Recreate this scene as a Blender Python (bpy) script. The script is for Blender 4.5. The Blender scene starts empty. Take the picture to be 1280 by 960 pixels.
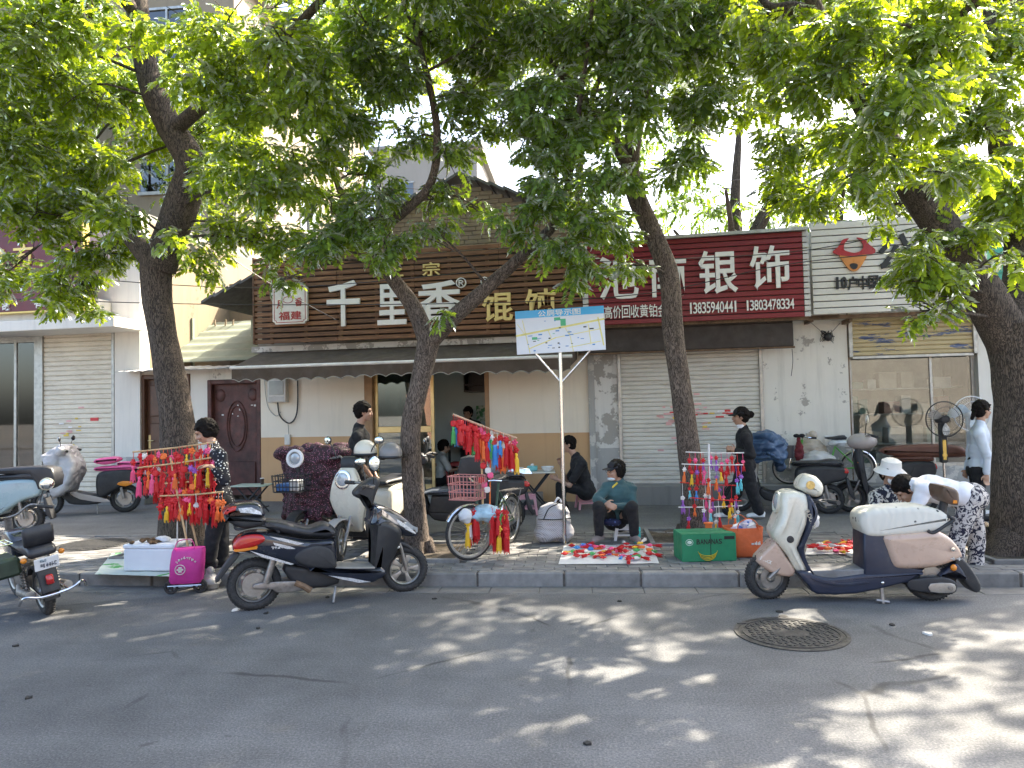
import bpy, bmesh, math, random
import numpy as np
from mathutils import Vector, Matrix, Euler, noise
V = Vector
rnd = random.Random(7)
SC = bpy.context.scene
COL = SC.collection
rad = math.radians

# ------------------------------------------------------------------ camera, sky, sun, exposure
FPX = 900.0
CAM_H = 1.68
cam_d = bpy.data.cameras.new('camera')
cam_d.sensor_width = 36.0
cam_d.lens = 36.0 * FPX / 1280.0
cam_d.clip_end = 2000
cam_o = bpy.data.objects.new('camera', cam_d)
COL.objects.link(cam_o)
CAMM = Matrix.Translation((0, 0, CAM_H)) @ Matrix.Rotation(rad(5.5), 4, 'Z') @ Matrix.Rotation(rad(90 + 2.1), 4, 'X') @ Matrix.Rotation(rad(-1.25), 4, 'Z')
cam_o.matrix_world = CAMM
SC.camera = cam_o

SUN_EL, SUN_AZ = 47.0, 44.0          # azimuth from +Y towards +X
SUN_DIR = V((math.sin(rad(SUN_AZ)) * math.cos(rad(SUN_EL)), math.cos(rad(SUN_AZ)) * math.cos(rad(SUN_EL)), math.sin(rad(SUN_EL))))
w = bpy.data.worlds.new('World')
SC.world = w
w.use_nodes = True
nt = w.node_tree
sky = nt.nodes.new('ShaderNodeTexSky')
sky.sky_type = 'NISHITA'
sky.sun_disc = False
sky.sun_elevation = rad(SUN_EL)
sky.sun_rotation = rad(SUN_AZ)
sky.air_density = 1.0
sky.dust_density = 4.0
sky.ozone_density = 0.2
nt.nodes['Background'].inputs[1].default_value = 0.15
nt.links.new(sky.outputs[0], nt.nodes['Background'].inputs[0])
sl = bpy.data.lights.new('sun', 'SUN')
sl.energy = 4.3
sl.angle = rad(0.6)
sl.color = (1.0, 0.90, 0.74)
so = bpy.data.objects.new('sun', sl)
COL.objects.link(so)
so.rotation_euler = SUN_DIR.to_track_quat('Z', 'Y').to_euler()
so.location = (10, 10, 20)
SC.view_settings.view_transform = 'Standard'
SC.view_settings.look = 'None'
SC.view_settings.gamma = 1
SC.view_settings.use_curve_mapping = False
SC.view_settings.exposure = 2.3
SC.cycles.max_bounces = 8
SC.cycles.transparent_max_bounces = 24
SC.cycles.caustics_reflective = False
SC.cycles.caustics_refractive = False
SC.cycles.sample_clamp_indirect = 6
SC.cycles.use_denoising = True

# ------------------------------------------------------------------ photo geometry helpers (where things stand)
def ray(px, py):
    d = V(((px - 640) / FPX, -(py - 480) / FPX, -1.0))
    return CAMM.to_3x3() @ d
O = V((0, 0, CAM_H))
def P(px, py, Y):
    d = ray(px, py)
    return O + d * (Y / d.y)
def G(px, py, z=0.0):
    d = ray(px, py)
    return O + d * ((z - CAM_H) / d.z)
def pxm(Y):           # metres per photo pixel at depth Y
    return Y / FPX
SWZ = 0.13            # pavement height

# ------------------------------------------------------------------ mesh collector
def frame_from(d):
    d = V(d).normalized()
    a = V((0, 0, 1)) if abs(d.z) < 0.95 else V((1, 0, 0))
    x = d.cross(a).normalized()
    y = x.cross(d).normalized()
    return x, y, d
def catmull(pts, n=6, closed=False):
    pts = [V(p) for p in pts]
    L = len(pts)
    out = []
    rng = range(L) if closed else range(L - 1)
    for i in rng:
        if closed:
            p0, p1, p2, p3 = pts[(i - 1) % L], pts[i], pts[(i + 1) % L], pts[(i + 2) % L]
        else:
            p0, p1, p2, p3 = pts[max(i - 1, 0)], pts[i], pts[i + 1], pts[min(i + 2, L - 1)]
        for k in range(n):
            t = k / n
            out.append(0.5 * ((2 * p1) + (p2 - p0) * t + (2 * p0 - 5 * p1 + 4 * p2 - p3) * t * t + (3 * p1 - p0 - 3 * p2 + p3) * t ** 3))
    if not closed:
        out.append(pts[-1].copy())
    return out
class MB:
    def __init__(s):
        s.v = []
        s.f = []
    def add(s, vs, fs):
        o = len(s.v)
        s.v += [tuple(p) for p in vs]
        s.f += [tuple(i + o for i in f) for f in fs]
        return s
    def box(s, c, d, R=None, ch=0.0):
        hx, hy, hz = d[0] / 2, d[1] / 2, d[2] / 2
        c = V(c)
        if ch <= 0:
            vs = [V((x, y, z)) for x in (-hx, hx) for y in (-hy, hy) for z in (-hz, hz)]
            fs = [(0, 1, 3, 2), (4, 6, 7, 5), (0, 4, 5, 1), (2, 3, 7, 6), (0, 2, 6, 4), (1, 5, 7, 3)]
        else:
            ch = min(ch, hx * .9, hy * .9, hz * .9)
            vs = []
            idx = {}
            for sx in (-1, 1):
                for sy in (-1, 1):
                    for sz in (-1, 1):
                        for a in range(3):
                            e = [hx, hy, hz]
                            for b in range(3):
                                if b != a:
                                    e[b] -= ch
                            idx[(sx, sy, sz, a)] = len(vs)
                            vs.append(V((sx * e[0], sy * e[1], sz * e[2])))
            fs = []
            sg = (-1, 1)
            for q in sg:
                fs.append([idx[(q, a, b, 0)] for a, b in ((-1, -1), (1, -1), (1, 1), (-1, 1))][::q])
                fs.append([idx[(b, q, a, 1)] for a, b in ((-1, -1), (1, -1), (1, 1), (-1, 1))][::q])
                fs.append([idx[(a, b, q, 2)] for a, b in ((-1, -1), (1, -1), (1, 1), (-1, 1))][::q])
            for p in sg:
                for q in sg:
                    m = p * q
                    fs.append([idx[(-1, p, q, 1)], idx[(1, p, q, 1)], idx[(1, p, q, 2)], idx[(-1, p, q, 2)]][::m])
                    fs.append([idx[(p, -1, q, 2)], idx[(p, 1, q, 2)], idx[(p, 1, q, 0)], idx[(p, -1, q, 0)]][::m])
                    fs.append([idx[(p, q, -1, 0)], idx[(p, q, 1, 0)], idx[(p, q, 1, 1)], idx[(p, q, -1, 1)]][::m])
            for sx in sg:
                for sy in sg:
                    for sz in sg:
                        m = sx * sy * sz
                        fs.append([idx[(sx, sy, sz, a)] for a in range(3)][::m])
        if R is not None:
            vs = [R @ p for p in vs]
        return s.add([p + c for p in vs], fs)
    def bb(s, x0, x1, y0, y1, z0, z1, ch=0.0):
        return s.box(((x0 + x1) / 2, (y0 + y1) / 2, (z0 + z1) / 2), (abs(x1 - x0), abs(y1 - y0), abs(z1 - z0)), None, ch)
    def loft(s, rings, cap=True, closed=True):
        n = len(rings[0])
        vs = [p for r in rings for p in r]
        fs = []
        for i in range(len(rings) - 1):
            for j in range(n if closed else n - 1):
                k = (j + 1) % n
                fs.append((i * n + j, i * n + k, (i + 1) * n + k, (i + 1) * n + j))
        if cap and closed:
            fs.append(tuple(range(n))[::-1])
            fs.append(tuple((len(rings) - 1) * n + j for j in range(n)))
        return s.add(vs, fs)
    def tube(s, pts, r, n=8, cap=True, flat=1.0):
        pts = [V(p) for p in pts]
        if not isinstance(r, (list, tuple)):
            r = [r] * len(pts)
        rings = []
        X = None
        for i, p in enumerate(pts):
            d = (pts[min(i + 1, len(pts) - 1)] - pts[max(i - 1, 0)])
            if d.length < 1e-9:
                d = V((0, 0, 1))
            d.normalize()
            if X is None:
                X, Y, _ = frame_from(d)
            else:
                X = (X - d * X.dot(d)).normalized()
                Y = d.cross(X)
            if i == 0:
                Y = d.cross(X)
            rings.append([p + (X * math.cos(2 * math.pi * k / n) + Y * math.sin(2 * math.pi * k / n) * flat) * r[i] for k in range(n)])
        return s.loft(rings, cap)
    def curve(s, pts, r, n=8, sub=5, flat=1.0):
        q = catmull(pts, sub)
        if isinstance(r, (list, tuple)):
            rr = []
            for i in range(len(r) - 1):
                rr += [r[i] + (r[i + 1] - r[i]) * k / sub for k in range(sub)]
            rr.append(r[-1])
        else:
            rr = r
        return s.tube(q, rr, n, True, flat)
    def lathe(s, prof, n=24, M=None, closed=False):
        M = M or Matrix.Identity(4)
        m = len(prof)
        vs = [M @ V((r * math.cos(2 * math.pi * k / n), r * math.sin(2 * math.pi * k / n), z)) for k in range(n) for r, z in prof]
        fs = []
        for k in range(n):
            k2 = (k + 1) % n
            for j in range(m if closed else m - 1):
                j2 = (j + 1) % m
                fs.append((k * m + j, k2 * m + j, k2 * m + j2, k * m + j2))
        if not closed:
            if prof[0][0] > 1e-6:
                fs.append(tuple(k * m for k in range(n))[::-1])
            if prof[-1][0] > 1e-6:
                fs.append(tuple(k * m + m - 1 for k in range(n)))
        return s.add(vs, fs)
    def ell(s, c, r, n=14, m=8, R=None, zmin=-1.0):
        if not isinstance(r, (list, tuple)):
            r = (r, r, r)
        c = V(c)
        rings = []
        a0 = math.asin(max(-1, zmin)) if zmin > -1 else -math.pi / 2 + 0.06
        for i in range(m + 1):
            a = a0 + (math.pi / 2 - 0.06 - a0) * i / m
            ring = []
            for k in range(n):
                p = V((r[0] * math.cos(a) * math.cos(2 * math.pi * k / n), r[1] * math.cos(a) * math.sin(2 * math.pi * k / n), r[2] * math.sin(a)))
                ring.append(c + (R @ p if R else p))
            rings.append(ring)
        return s.loft(rings, True)
    def capsule(s, a, b, ra, rb, n=12):
        a, b = V(a), V(b)
        x, y, d = frame_from(b - a if (b - a).length > 1e-6 else (0, 0, 1))
        rings = []
        for t in (-80, -50, -20):
            q = rad(t)
            rings.append([a + d * ra * math.sin(q) + (x * math.cos(2 * math.pi * k / n) + y * math.sin(2 * math.pi * k / n)) * ra * math.cos(q) for k in range(n)])
        for t in (20, 50, 80):
            q = rad(t)
            rings.append([b + d * rb * math.sin(q) + (x * math.cos(2 * math.pi * k / n) + y * math.sin(2 * math.pi * k / n)) * rb * math.cos(q) for k in range(n)])
        return s.loft(rings[::-1], True)
    def prism(s, poly, y0, y1):          # poly in (x,z), extruded along y
        n = len(poly)
        vs = [V((p[0], y0, p[1])) for p in poly] + [V((p[0], y1, p[1])) for p in poly]
        fs = [tuple(range(n)), tuple(range(2 * n - 1, n - 1, -1))]
        fs += [(i, i + n, (i + 1) % n + n, (i + 1) % n) for i in range(n)]
        return s.add(vs, fs)
    def puff(s, poly, w, r=0.03, smooth=4, wf=None, yc=0.0, ring=5):
        """side outline (x,z) blown up to a rounded body of half width w about y=yc"""
        pts = [V((p[0], 0, p[1])) for p in poly]
        if smooth:
            pts = catmull(pts, smooth, True)
        n = len(pts)
        area = sum(pts[i].x * pts[(i + 1) % n].z - pts[(i + 1) % n].x * pts[i].z for i in range(n))
        if area < 0:
            pts = pts[::-1]
        nor = []
        for i in range(n):
            t = (pts[(i + 1) % n] - pts[i - 1]).normalized()
            nor.append(V((-t.z, 0, t.x)))
        rr = min(r, w)
        rings = []
        lay = [(-1, a) for a in range(ring)] + [(1, a) for a in range(ring - 1, -1, -1)]
        for sg, a in lay:
            q = math.pi / 2 * a / (ring - 1)
            ins = rr * (1 - math.sin(q))
            yy = (w - rr) + rr * math.cos(q)
            rr_ = []
            for p, m in zip(pts, nor):
                k = wf(p.x, p.z) if wf else 1.0
                rr_.append(p + m * ins + V((0, yc + sg * yy * k, 0)))
            rings.append(rr_)
        return s.loft(rings, True)
    def disc(s, c, r, d, h, n=20):
        x, y, dd = frame_from(d)
        c = V(c)
        M = Matrix((x, y, dd)).transposed().to_4x4()
        M.translation = c
        return s.lathe([(0, -h / 2), (r, -h / 2), (r, h / 2), (0, h / 2)], n, M)
    def xf(s, M):
        s.v = [tuple(M @ V(p)) for p in s.v]
        return s
    def mesh(s, name='m', smooth=40):
        me = bpy.data.meshes.new(name)
        me.from_pydata(s.v, [], s.f)
        me.validate()
        bm = bmesh.new()
        bm.from_mesh(me)
        bmesh.ops.recalc_face_normals(bm, faces=bm.faces)
        bm.to_mesh(me)
        bm.free()
        if smooth:
            me.polygons.foreach_set('use_smooth', [True] * len(me.polygons))
            me.set_sharp_from_angle(angle=rad(smooth))
        return me
    def build(s, name, mat, parent=None, smooth=40):
        return ob(name, s.mesh(name, smooth), mat, parent)
def ob(name, me, mat, parent=None):
    o = bpy.data.objects.new(name, me)
    COL.objects.link(o)
    if mat is not None and len(me.materials) == 0:
        me.materials.append(mat)
    if parent is not None:
        o.parent = parent
    return o
def tag(o, label=None, cat=None, group=None, kind=None):
    if label:
        o['label'] = label
    if cat:
        o['category'] = cat
    if group:
        o['group'] = group
    if kind:
        o['kind'] = kind
    return o
def thing(name, label, cat, loc=(0, 0, 0), rz=0.0, group=None, rx=0.0, ry=0.0):
    o = bpy.data.objects.new(name, None)
    o.empty_display_size = 0.1
    COL.objects.link(o)
    o.location = loc
    o.rotation_euler = (rx, ry, rz)
    return tag(o, label, cat, group)
def clone(o, parent=None):
    c = o.copy()
    COL.objects.link(c)
    c.parent = parent
    for ch in o.children:
        clone(ch, c)
    return c
def struct(o):
    o['kind'] = 'structure'
    return o
def remesh(mb, name, mat, parent=None, vox=0.012, it=6, wrinkle=0.0, wscale=9.0, fac=0.6):
    me = bpy.data.meshes.new(name)
    me.from_pydata(mb.v, [], mb.f)
    bm = bmesh.new(); bm.from_mesh(me)
    bmesh.ops.recalc_face_normals(bm, faces=bm.faces)
    bm.to_mesh(me); bm.free()
    o = bpy.data.objects.new('tmp', me)
    COL.objects.link(o)
    m = o.modifiers.new('r', 'REMESH')
    m.mode = 'VOXEL'
    m.voxel_size = vox
    m.use_smooth_shade = True
    if it:
        k = o.modifiers.new('s', 'SMOOTH')
        k.iterations = it
        k.factor = fac
    dg = bpy.context.evaluated_depsgraph_get()
    r = bpy.data.meshes.new_from_object(o.evaluated_get(dg))
    bpy.data.objects.remove(o)
    if wrinkle:
        n = len(r.vertices)
        co = np.empty(n * 3); r.vertices.foreach_get('co', co); co = co.reshape(-1, 3)
        no = np.array([v.normal for v in r.vertices])
        d = np.array([noise.noise(V(c) * wscale + V((3.1, 1.7, len(mb.v) * .37))) * .6 + (0.35 - abs(noise.noise(V((c[0] * wscale * .7, c[1] * wscale * .7, c[2] * wscale * 1.6))))) for c in co])
        co += no * (d * wrinkle)[:, None]
        r.vertices.foreach_set('co', co.ravel())
    r.name = name
    r.polygons.foreach_set('use_smooth', [True] * len(r.polygons))
    r.materials.clear()
    return ob(name, r, mat, parent)

# ------------------------------------------------------------------ materials
_M = {}
def hexc(h):
    h = h.lstrip('#')
    return tuple((c / 12.92 if c <= .04045 else ((c + .055) / 1.055) ** 2.4) for c in (int(h[i:i + 2], 16) / 255 for i in (0, 2, 4)))
class NT:
    def __init__(s, name):
        s.m = bpy.data.materials.new(name)
        s.m.use_nodes = True
        s.t = s.m.node_tree
        s.b = s.t.nodes['Principled BSDF']
        s.out = s.t.nodes['Material Output']
    def n(s, typ, **kw):
        nd = s.t.nodes.new('ShaderNode' + typ)
        for k, v in kw.items():
            if k.startswith('i_'):
                key = k[2:].replace('_', ' ')
                nd.inputs[key].default_value = v
            else:
                setattr(nd, k, v)
        return nd
    def l(s, a, b):
        s.t.links.new(a, b)
    def pos(s, obj=True):
        return s.n('TexCoord').outputs['Object'] if obj else s.n('NewGeometry').outputs['Position']
    def noise(s, vec, scale, detail=4, rough=.6):
        nd = s.n('TexNoise', i_Scale=scale, i_Detail=detail, i_Roughness=rough)
        s.l(vec, nd.inputs['Vector'])
        return nd.outputs['Fac']
    def ramp(s, fac, stops):
        r = s.n('ValToRGB')
        s.l(fac, r.inputs[0])
        e = r.color_ramp.elements
        while len(e) < len(stops):
            e.new(0.5)
        for q, (p, c) in zip(e, stops):
            q.position = p
            q.color = (*c, 1) if len(c) == 3 else c
        return r.outputs[0]
    def mix(s, fac, a, b, typ='MIX'):
        x = s.n('Mix', data_type='RGBA', blend_type=typ)
        for sock, val in ((x.inputs[0], fac), (x.inputs[6], a), (x.inputs[7], b)):
            if isinstance(val, (int, float)):
                sock.default_value = val
            elif isinstance(val, tuple):
                sock.default_value = (*val, 1)
            else:
                s.l(val, sock)
        return x.outputs[2]
    def math(s, op, a, b=0.0):
        x = s.n('Math', operation=op)
        for sock, val in ((x.inputs[0], a), (x.inputs[1], b)):
            if isinstance(val, (int, float)):
                sock.default_value = val
            else:
                s.l(val, sock)
        return x.outputs[0]
    def bump(s, h, strength=.3, dist=.01):
        b = s.n('Bump', i_Strength=strength, i_Distance=dist)
        s.l(h, b.inputs['Height'])
        s.l(b.outputs[0], s.b.inputs['Normal'])
    def col(s, c):
        s.l(c, s.b.inputs['Base Color'])
def mat(name, col=None, rough=.5, metal=0.0, var=.15, scale=5.0, bump=0.0, bscale=80.0, dirt=0.0, dcol=(.12, .10, .08), objvar=0.0, coat=0.0, emit=None, spec=None, sheen=0.0, bdist=.004):
    if name in _M:
        return _M[name]
    if isinstance(col, str):
        col = hexc(col)
    k = NT(name)
    p = k.pos()
    f = k.noise(p, scale, 5)
    c = k.ramp(f, [(.3, tuple(x * (1 - var) for x in col)), (.7, tuple(min(1, x * (1 + var)) for x in col))])
    if objvar:
        oi = k.n('ObjectInfo')
        v = k.math('ADD', k.math('MULTIPLY', oi.outputs['Random'], 2 * objvar), 1 - objvar)
        h = k.n('HueSaturation')
        k.l(v, h.inputs['Value']); k.l(c, h.inputs['Color'])
        c = h.outputs[0]
    if dirt:
        df = k.noise(p, scale * 1.7 + 1.3, 8, .7)
        df = k.ramp(df, [(.62 - .3 * dirt, (0, 0, 0)), (.75, (1, 1, 1))])
        c = k.mix(k.math('MULTIPLY', df, min(1, .3 + dirt * .5)), c, dcol)
    k.col(c)
    rf = k.ramp(k.noise(p, scale * 2.3, 3), [(.3, (max(0.02, rough * .8),) * 3), (.7, (min(1, rough * 1.2),) * 3)])
    k.l(rf, k.b.inputs['Roughness'])
    k.b.inputs['Metallic'].default_value = metal
    if coat:
        k.b.inputs['Coat Weight'].default_value = coat
        k.b.inputs['Coat Roughness'].default_value = .08
    if sheen:
        k.b.inputs['Sheen Weight'].default_value = sheen
    if spec is not None:
        k.b.inputs['Specular IOR Level'].default_value = spec
    if bump:
        k.bump(k.noise(p, bscale, 4), bump, bdist)
    _M[name] = k.m
    return k.m
def pattern(name, base, spot, scale, size, rough=.8, jitter=.9, stretch=(1, 1, 1)):
    if name in _M:
        return _M[name]
    k = NT(name)
    mp = k.n('Mapping'); mp.inputs['Scale'].default_value = stretch
    k.l(k.pos(), mp.inputs[0])
    vo = k.n('TexVoronoi', i_Scale=scale, i_Randomness=jitter)
    k.l(mp.outputs[0], vo.inputs['Vector'])
    m = k.ramp(vo.outputs['Distance'], [(size - .03, (1, 1, 1)), (size + .03, (0, 0, 0))])
    k.col(k.mix(m, hexc(base), hexc(spot)))
    k.b.inputs['Roughness'].default_value = rough
    k.bump(k.noise(k.pos(), 40, 3), .3, .004)
    _M[name] = k.m
    return k.m
def blotch(name, a, b, scale, thr=.5, w=.03, rough=.85, detail=5):
    if name in _M:
        return _M[name]
    k = NT(name)
    f = k.noise(k.pos(), scale, detail, .55)
    nd = f.node
    nd.inputs['Distortion'].default_value = 1.2
    k.col(k.ramp(f, [(thr - w, hexc(a)), (thr + w, hexc(b))]))
    k.b.inputs['Roughness'].default_value = rough
    _M[name] = k.m
    return k.m
def glass(name='glass', tint=(1, 1, 1), refl=1.0):
    if name in _M:
        return _M[name]
    k = NT(name)
    k.t.nodes.remove(k.b)
    tr = k.n('BsdfTransparent'); tr.inputs[0].default_value = (*tint, 1)
    gl = k.n('BsdfGlossy'); gl.inputs['Roughness'].default_value = .02
    fr = k.n('Fresnel'); fr.inputs[0].default_value = 1.5
    ms = k.n('MixShader')
    k.l(k.math('ADD', k.math('MULTIPLY', fr.outputs[0], refl), .04), ms.inputs[0])
    k.l(tr.outputs[0], ms.inputs[1]); k.l(gl.outputs[0], ms.inputs[2])
    k.l(ms.outputs[0], k.out.inputs[0])
    _M[name] = k.m
    return k.m
# ------------------------------------------------------------------ lettering: solid letters standing in the XZ plane, front towards -Y
_F = {}
def scribble(x0, x1, z0, z1, y, depth, mat_, parent, n, seed, name='print_mark', arc=0.0):
    """worn print that cannot be read: a row of small solid marks"""
    R = random.Random(seed)
    q = MB()
    for i in range(n):
        a = x0 + (x1 - x0) * i / n
        wd, h = (x1 - x0) / n * .8, z1 - z0
        zz = z0 + arc * math.sin(math.pi * (i + .5) / n)
        for k in range(3):
            if R.random() < .5:
                u = R.uniform(0, .75)
                q.bb(a, a + wd, y - depth, y, zz + h * u, zz + h * (u + .2))
            else:
                u = R.uniform(0, .75)
                q.bb(a + wd * u, a + wd * (u + .25), y - depth * 1.1, y, zz, zz + h * R.uniform(.6, 1))
    return q.build(name, mat_, parent, 0)
def letters(txt, x0, x1, z0, z1, y, depth, mat_, parent, name='character', bold=0.0, skew=0.0, each=True):
    """fit txt into the rectangle; every character its own mesh"""
    out = []
    chars = [c for c in txt]
    n = len(chars)
    wd = (x1 - x0)
    if each:
        adv = wd / (n - 0.08) if n > 1 else wd
        for i, c in enumerate(chars):
            if c == ' ':
                continue
            a = x0 + i * adv
            if c in '1.':
                out.append(_glyph(c, a + adv * .28, a + adv * .66, z0, z1 if c == '1' else z0 + (z1 - z0) * .15, y, depth, mat_, parent, name, bold, skew))
                continue
            out.append(_glyph(c, a, a + adv * (.92 if n > 1 else 1), z0, z1, y, depth, mat_, parent, name, bold, skew, c in '.·:-'))
    else:
        out.append(_glyph(txt, x0, x1, z0, z1, y, depth, mat_, parent, name, bold, skew))
    return out
def _glyph(c, x0, x1, z0, z1, y, depth, mat_, parent, name, bold, skew, small=False):
    key = (c, round(bold, 4))
    if key not in _F:
        cu = bpy.data.curves.new('t', 'FONT')
        cu.body = c
        cu.size = 1
        cu.offset = bold
        cu.extrude = .5
        cu.resolution_u = 3
        o = bpy.data.objects.new('t', cu)
        COL.objects.link(o)
        dg = bpy.context.evaluated_depsgraph_get()
        dg.update()
        me = bpy.data.meshes.new_from_object(o.evaluated_get(dg))
        bpy.data.objects.remove(o)
        n = len(me.vertices)
        co = np.empty(n * 3); me.vertices.foreach_get('co', co); co = co.reshape(-1, 3)
        mn, mx = co.min(0), co.max(0)
        co = (co - mn) / np.maximum(mx - mn, 1e-6)
        _F[key] = (me, co)
    me0, co = _F[key]
    me = me0.copy()
    q = np.empty_like(co)
    q[:, 0] = x0 + co[:, 0] * (x1 - x0) + skew * (co[:, 1] - .5) * (z1 - z0)
    q[:, 1] = y - co[:, 2] * depth
    q[:, 2] = z0 + co[:, 1] * (z1 - z0)
    me.vertices.foreach_set('co', q.ravel())
    me.materials.clear()
    me.update()
    return ob(name, me, mat_, parent)
# ================================================================== THE SETTING
YK = G(640, 733).y                    # kerb face
YP1 = 9.05                            # pavers end, apron starts
# facade line: turned a little against the kerb
_cf = CAMM.to_3x3() @ V((0, 0, -1))
_rt = CAMM.to_3x3() @ V((1, 0, 0))
_fo = O + (CAMM.to_3x3() @ V(((865 - 640) / FPX, 0, -1))) * 11.8
FROT = rad(-4.7)
FM = Matrix.Translation((_fo.x, _fo.y, 0)) @ Matrix.Rotation(FROT, 4, 'Z')
FMi = FM.inverted()
def FP(px, py, dep=0.0):              # facade-local point on the plane y=dep
    o = FMi @ O
    d = FMi.to_3x3() @ ray(px, py)
    return o + d * ((dep - o.y) / d.y)
def FR(px0, py0, px1, py1, dep=0.0):
    ym, xm = (py0 + py1) / 2, (px0 + px1) / 2
    return FP(px0, ym, dep).x, FP(px1, ym, dep).x, FP(xm, py1, dep).z, FP(xm, py0, dep).z
def fthing(name, label, cat, group=None):
    o = thing(name, label, cat, FM.translation, FROT, group)
    return o
def fbox(px0, py0, px1, py1, d0, d1, ch=0.0, ref=None):
    x0, x1, z0, z1 = FR(px0, py0, px1, py1, d0 if ref is None else ref)
    return MB().bb(x0, x1, d0, d1, z0, z1, ch)

# ---- materials of the ground
def asphalt(name, base, tint=(1, 1, 1), patch=.25, cracks=False):
    k = NT(name)
    p = k.pos(False)
    big = k.noise(p, .35, 5, .6)
    mid = k.noise(p, 2.2, 6, .65)
    fine = k.noise(p, 75, 4, .75)
    c = k.ramp(big, [(.3, tuple(base * t * (1 - patch) for t in tint)), (.7, tuple(base * t * (1 + patch) for t in tint))])
    c2 = k.ramp(mid, [(.3, (.80,) * 3), (.7, (1.15,) * 3)])
    c = k.mix(1.0, c, c2, 'MULTIPLY')
    c3 = k.ramp(fine, [(.30, (.45,) * 3), (.5, (1,) * 3), (.68, (1.9, 1.85, 1.75))])
    c = k.mix(.85, c, c3, 'MULTIPLY')
    # tyre-polished streaks along the street
    mp = k.n('Mapping'); mp.inputs['Scale'].default_value = (.12, 2.6, 1)
    k.l(p, mp.inputs[0])
    st = k.noise(mp.outputs[0], 1.0, 4, .6)
    c = k.mix(.6, c, k.ramp(st, [(.35, (.82,) * 3), (.65, (1.12,) * 3)]), 'MULTIPLY')
    # tar stains
    sp = k.noise(p, 5.5, 3, .5)
    c = k.mix(k.ramp(sp, [(.70, (0, 0, 0)), (.76, (.55,) * 3)]), c, (.035, .034, .033))
    if cracks:
        # old repair patches, hairline cracks and scuffs
        pv = k.n('TexVoronoi', i_Scale=.42); k.l(p, pv.inputs['Vector'])
        c = k.mix(.5, c, k.ramp(pv.outputs['Color'], [(.2, (.80,) * 3), (.8, (1.16,) * 3)]), 'MULTIPLY')
        ds = k.n('Mix', data_type='VECTOR'); ds.inputs[0].default_value = .12
        nz = k.n('TexNoise', i_Scale=2.3, i_Detail=6.0); k.l(p, nz.inputs['Vector'])
        k.l(p, ds.inputs[4]); k.l(nz.outputs['Color'], ds.inputs[5])
        cv = k.n('TexVoronoi', i_Scale=.62); cv.feature = 'DISTANCE_TO_EDGE'; k.l(ds.outputs[1], cv.inputs['Vector'])
        cm = k.math('MULTIPLY', k.ramp(cv.outputs['Distance'], [(.004, (1, 1, 1)), (.010, (0, 0, 0))]), k.ramp(k.noise(p, .8, 3), [(.5, (0, 0, 0)), (.6, (.8,) * 3)]))
        c = k.mix(cm, c, (.03, .03, .03))
        mq = k.n('Mapping'); mq.inputs['Scale'].default_value = (1.0, 6.0, 1); k.l(p, mq.inputs[0])
        c = k.mix(k.ramp(k.noise(mq.outputs[0], 3.0, 6, .7), [(.64, (0, 0, 0)), (.76, (.5,) * 3)]), c, (.24, .235, .22))
    k.col(c)
    k.b.inputs['Roughness'].default_value = .82
    h = k.math('ADD', fine, k.math('MULTIPLY', k.noise(p, 240, 2), .6))
    k.bump(h, .55, .006)
    return k.m
M_ASPH = asphalt('asphalt', .13, (.985, 1.0, 1.015), .3, True)
M_APRON = asphalt('worn apron concrete', .14, (1.0, .99, .97), .18)
def stone(name, base, tint, bumpd=.004, objv=.18, sc=9):
    return mat(name, tuple(base * t for t in tint), .85, 0, .22, sc, .5, 120, .25, (base * .45,) * 3, objv, bdist=bumpd)
M_KERB = stone('kerb granite', .19, (1, .985, .95))
M_PAVE = stone('paver grey', .17, (1, .985, .95), .003, .22, 12)
M_JOINT = mat('joint dirt', (.075, .068, .06), .95, 0, .3, 20, .5, 90)
M_GUT = stone('gutter concrete', .16, (1, .98, .94), .004, .1, 5)
M_SOIL = mat('pit soil', (.09, .07, .05), .95, 0, .4, 14, 1.0, 40, bdist=.02)

gd = MB().bb(-300, 300, -300, 300, -.5, -.012).build('ground', mat('far ground', (.16, .15, .13), .9, 0, .2, .05), None, 0); struct(gd)
road = MB().bb(-70, 70, -9.0, YK - .26, -.3, 0.0).build('road', M_ASPH, None, 0); struct(road)
far = MB().bb(-70, 70, -13.5, -9.0, -.3, .13).build('pavement_opposite', M_APRON, None, 0); struct(far)
# gutter slabs
gut = MB().bb(-70, 70, YK - .26, YK - .002, -.3, -.006).build('gutter', M_JOINT, None, 0); struct(gut)
x = -9.0
while x < 9:
    L = rnd.uniform(.46, .5)
    MB().bb(x, x + L - .006, YK - .255, YK - .008, -.05, rnd.uniform(.001, .004), .004).build('gutter_slab', M_GUT, gut, 0)
    x += L
# kerb
kerb = MB().bb(-70, 70, YK + .01, YK + .12, -.3, SWZ - .012).build('kerb', M_JOINT, None, 0); struct(kerb)
x = -8.6
while x < 8.5:
    L = rnd.choice((.72, .78, .84, .9))
    dy = rnd.uniform(-.008, .006)
    MB().bb(x, x + L - rnd.uniform(.008, .014), YK + dy, YK + .125, -.2, SWZ + rnd.uniform(-.006, .004), .014).build('kerb_stone', M_KERB, kerb, 0)
    x += L
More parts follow.
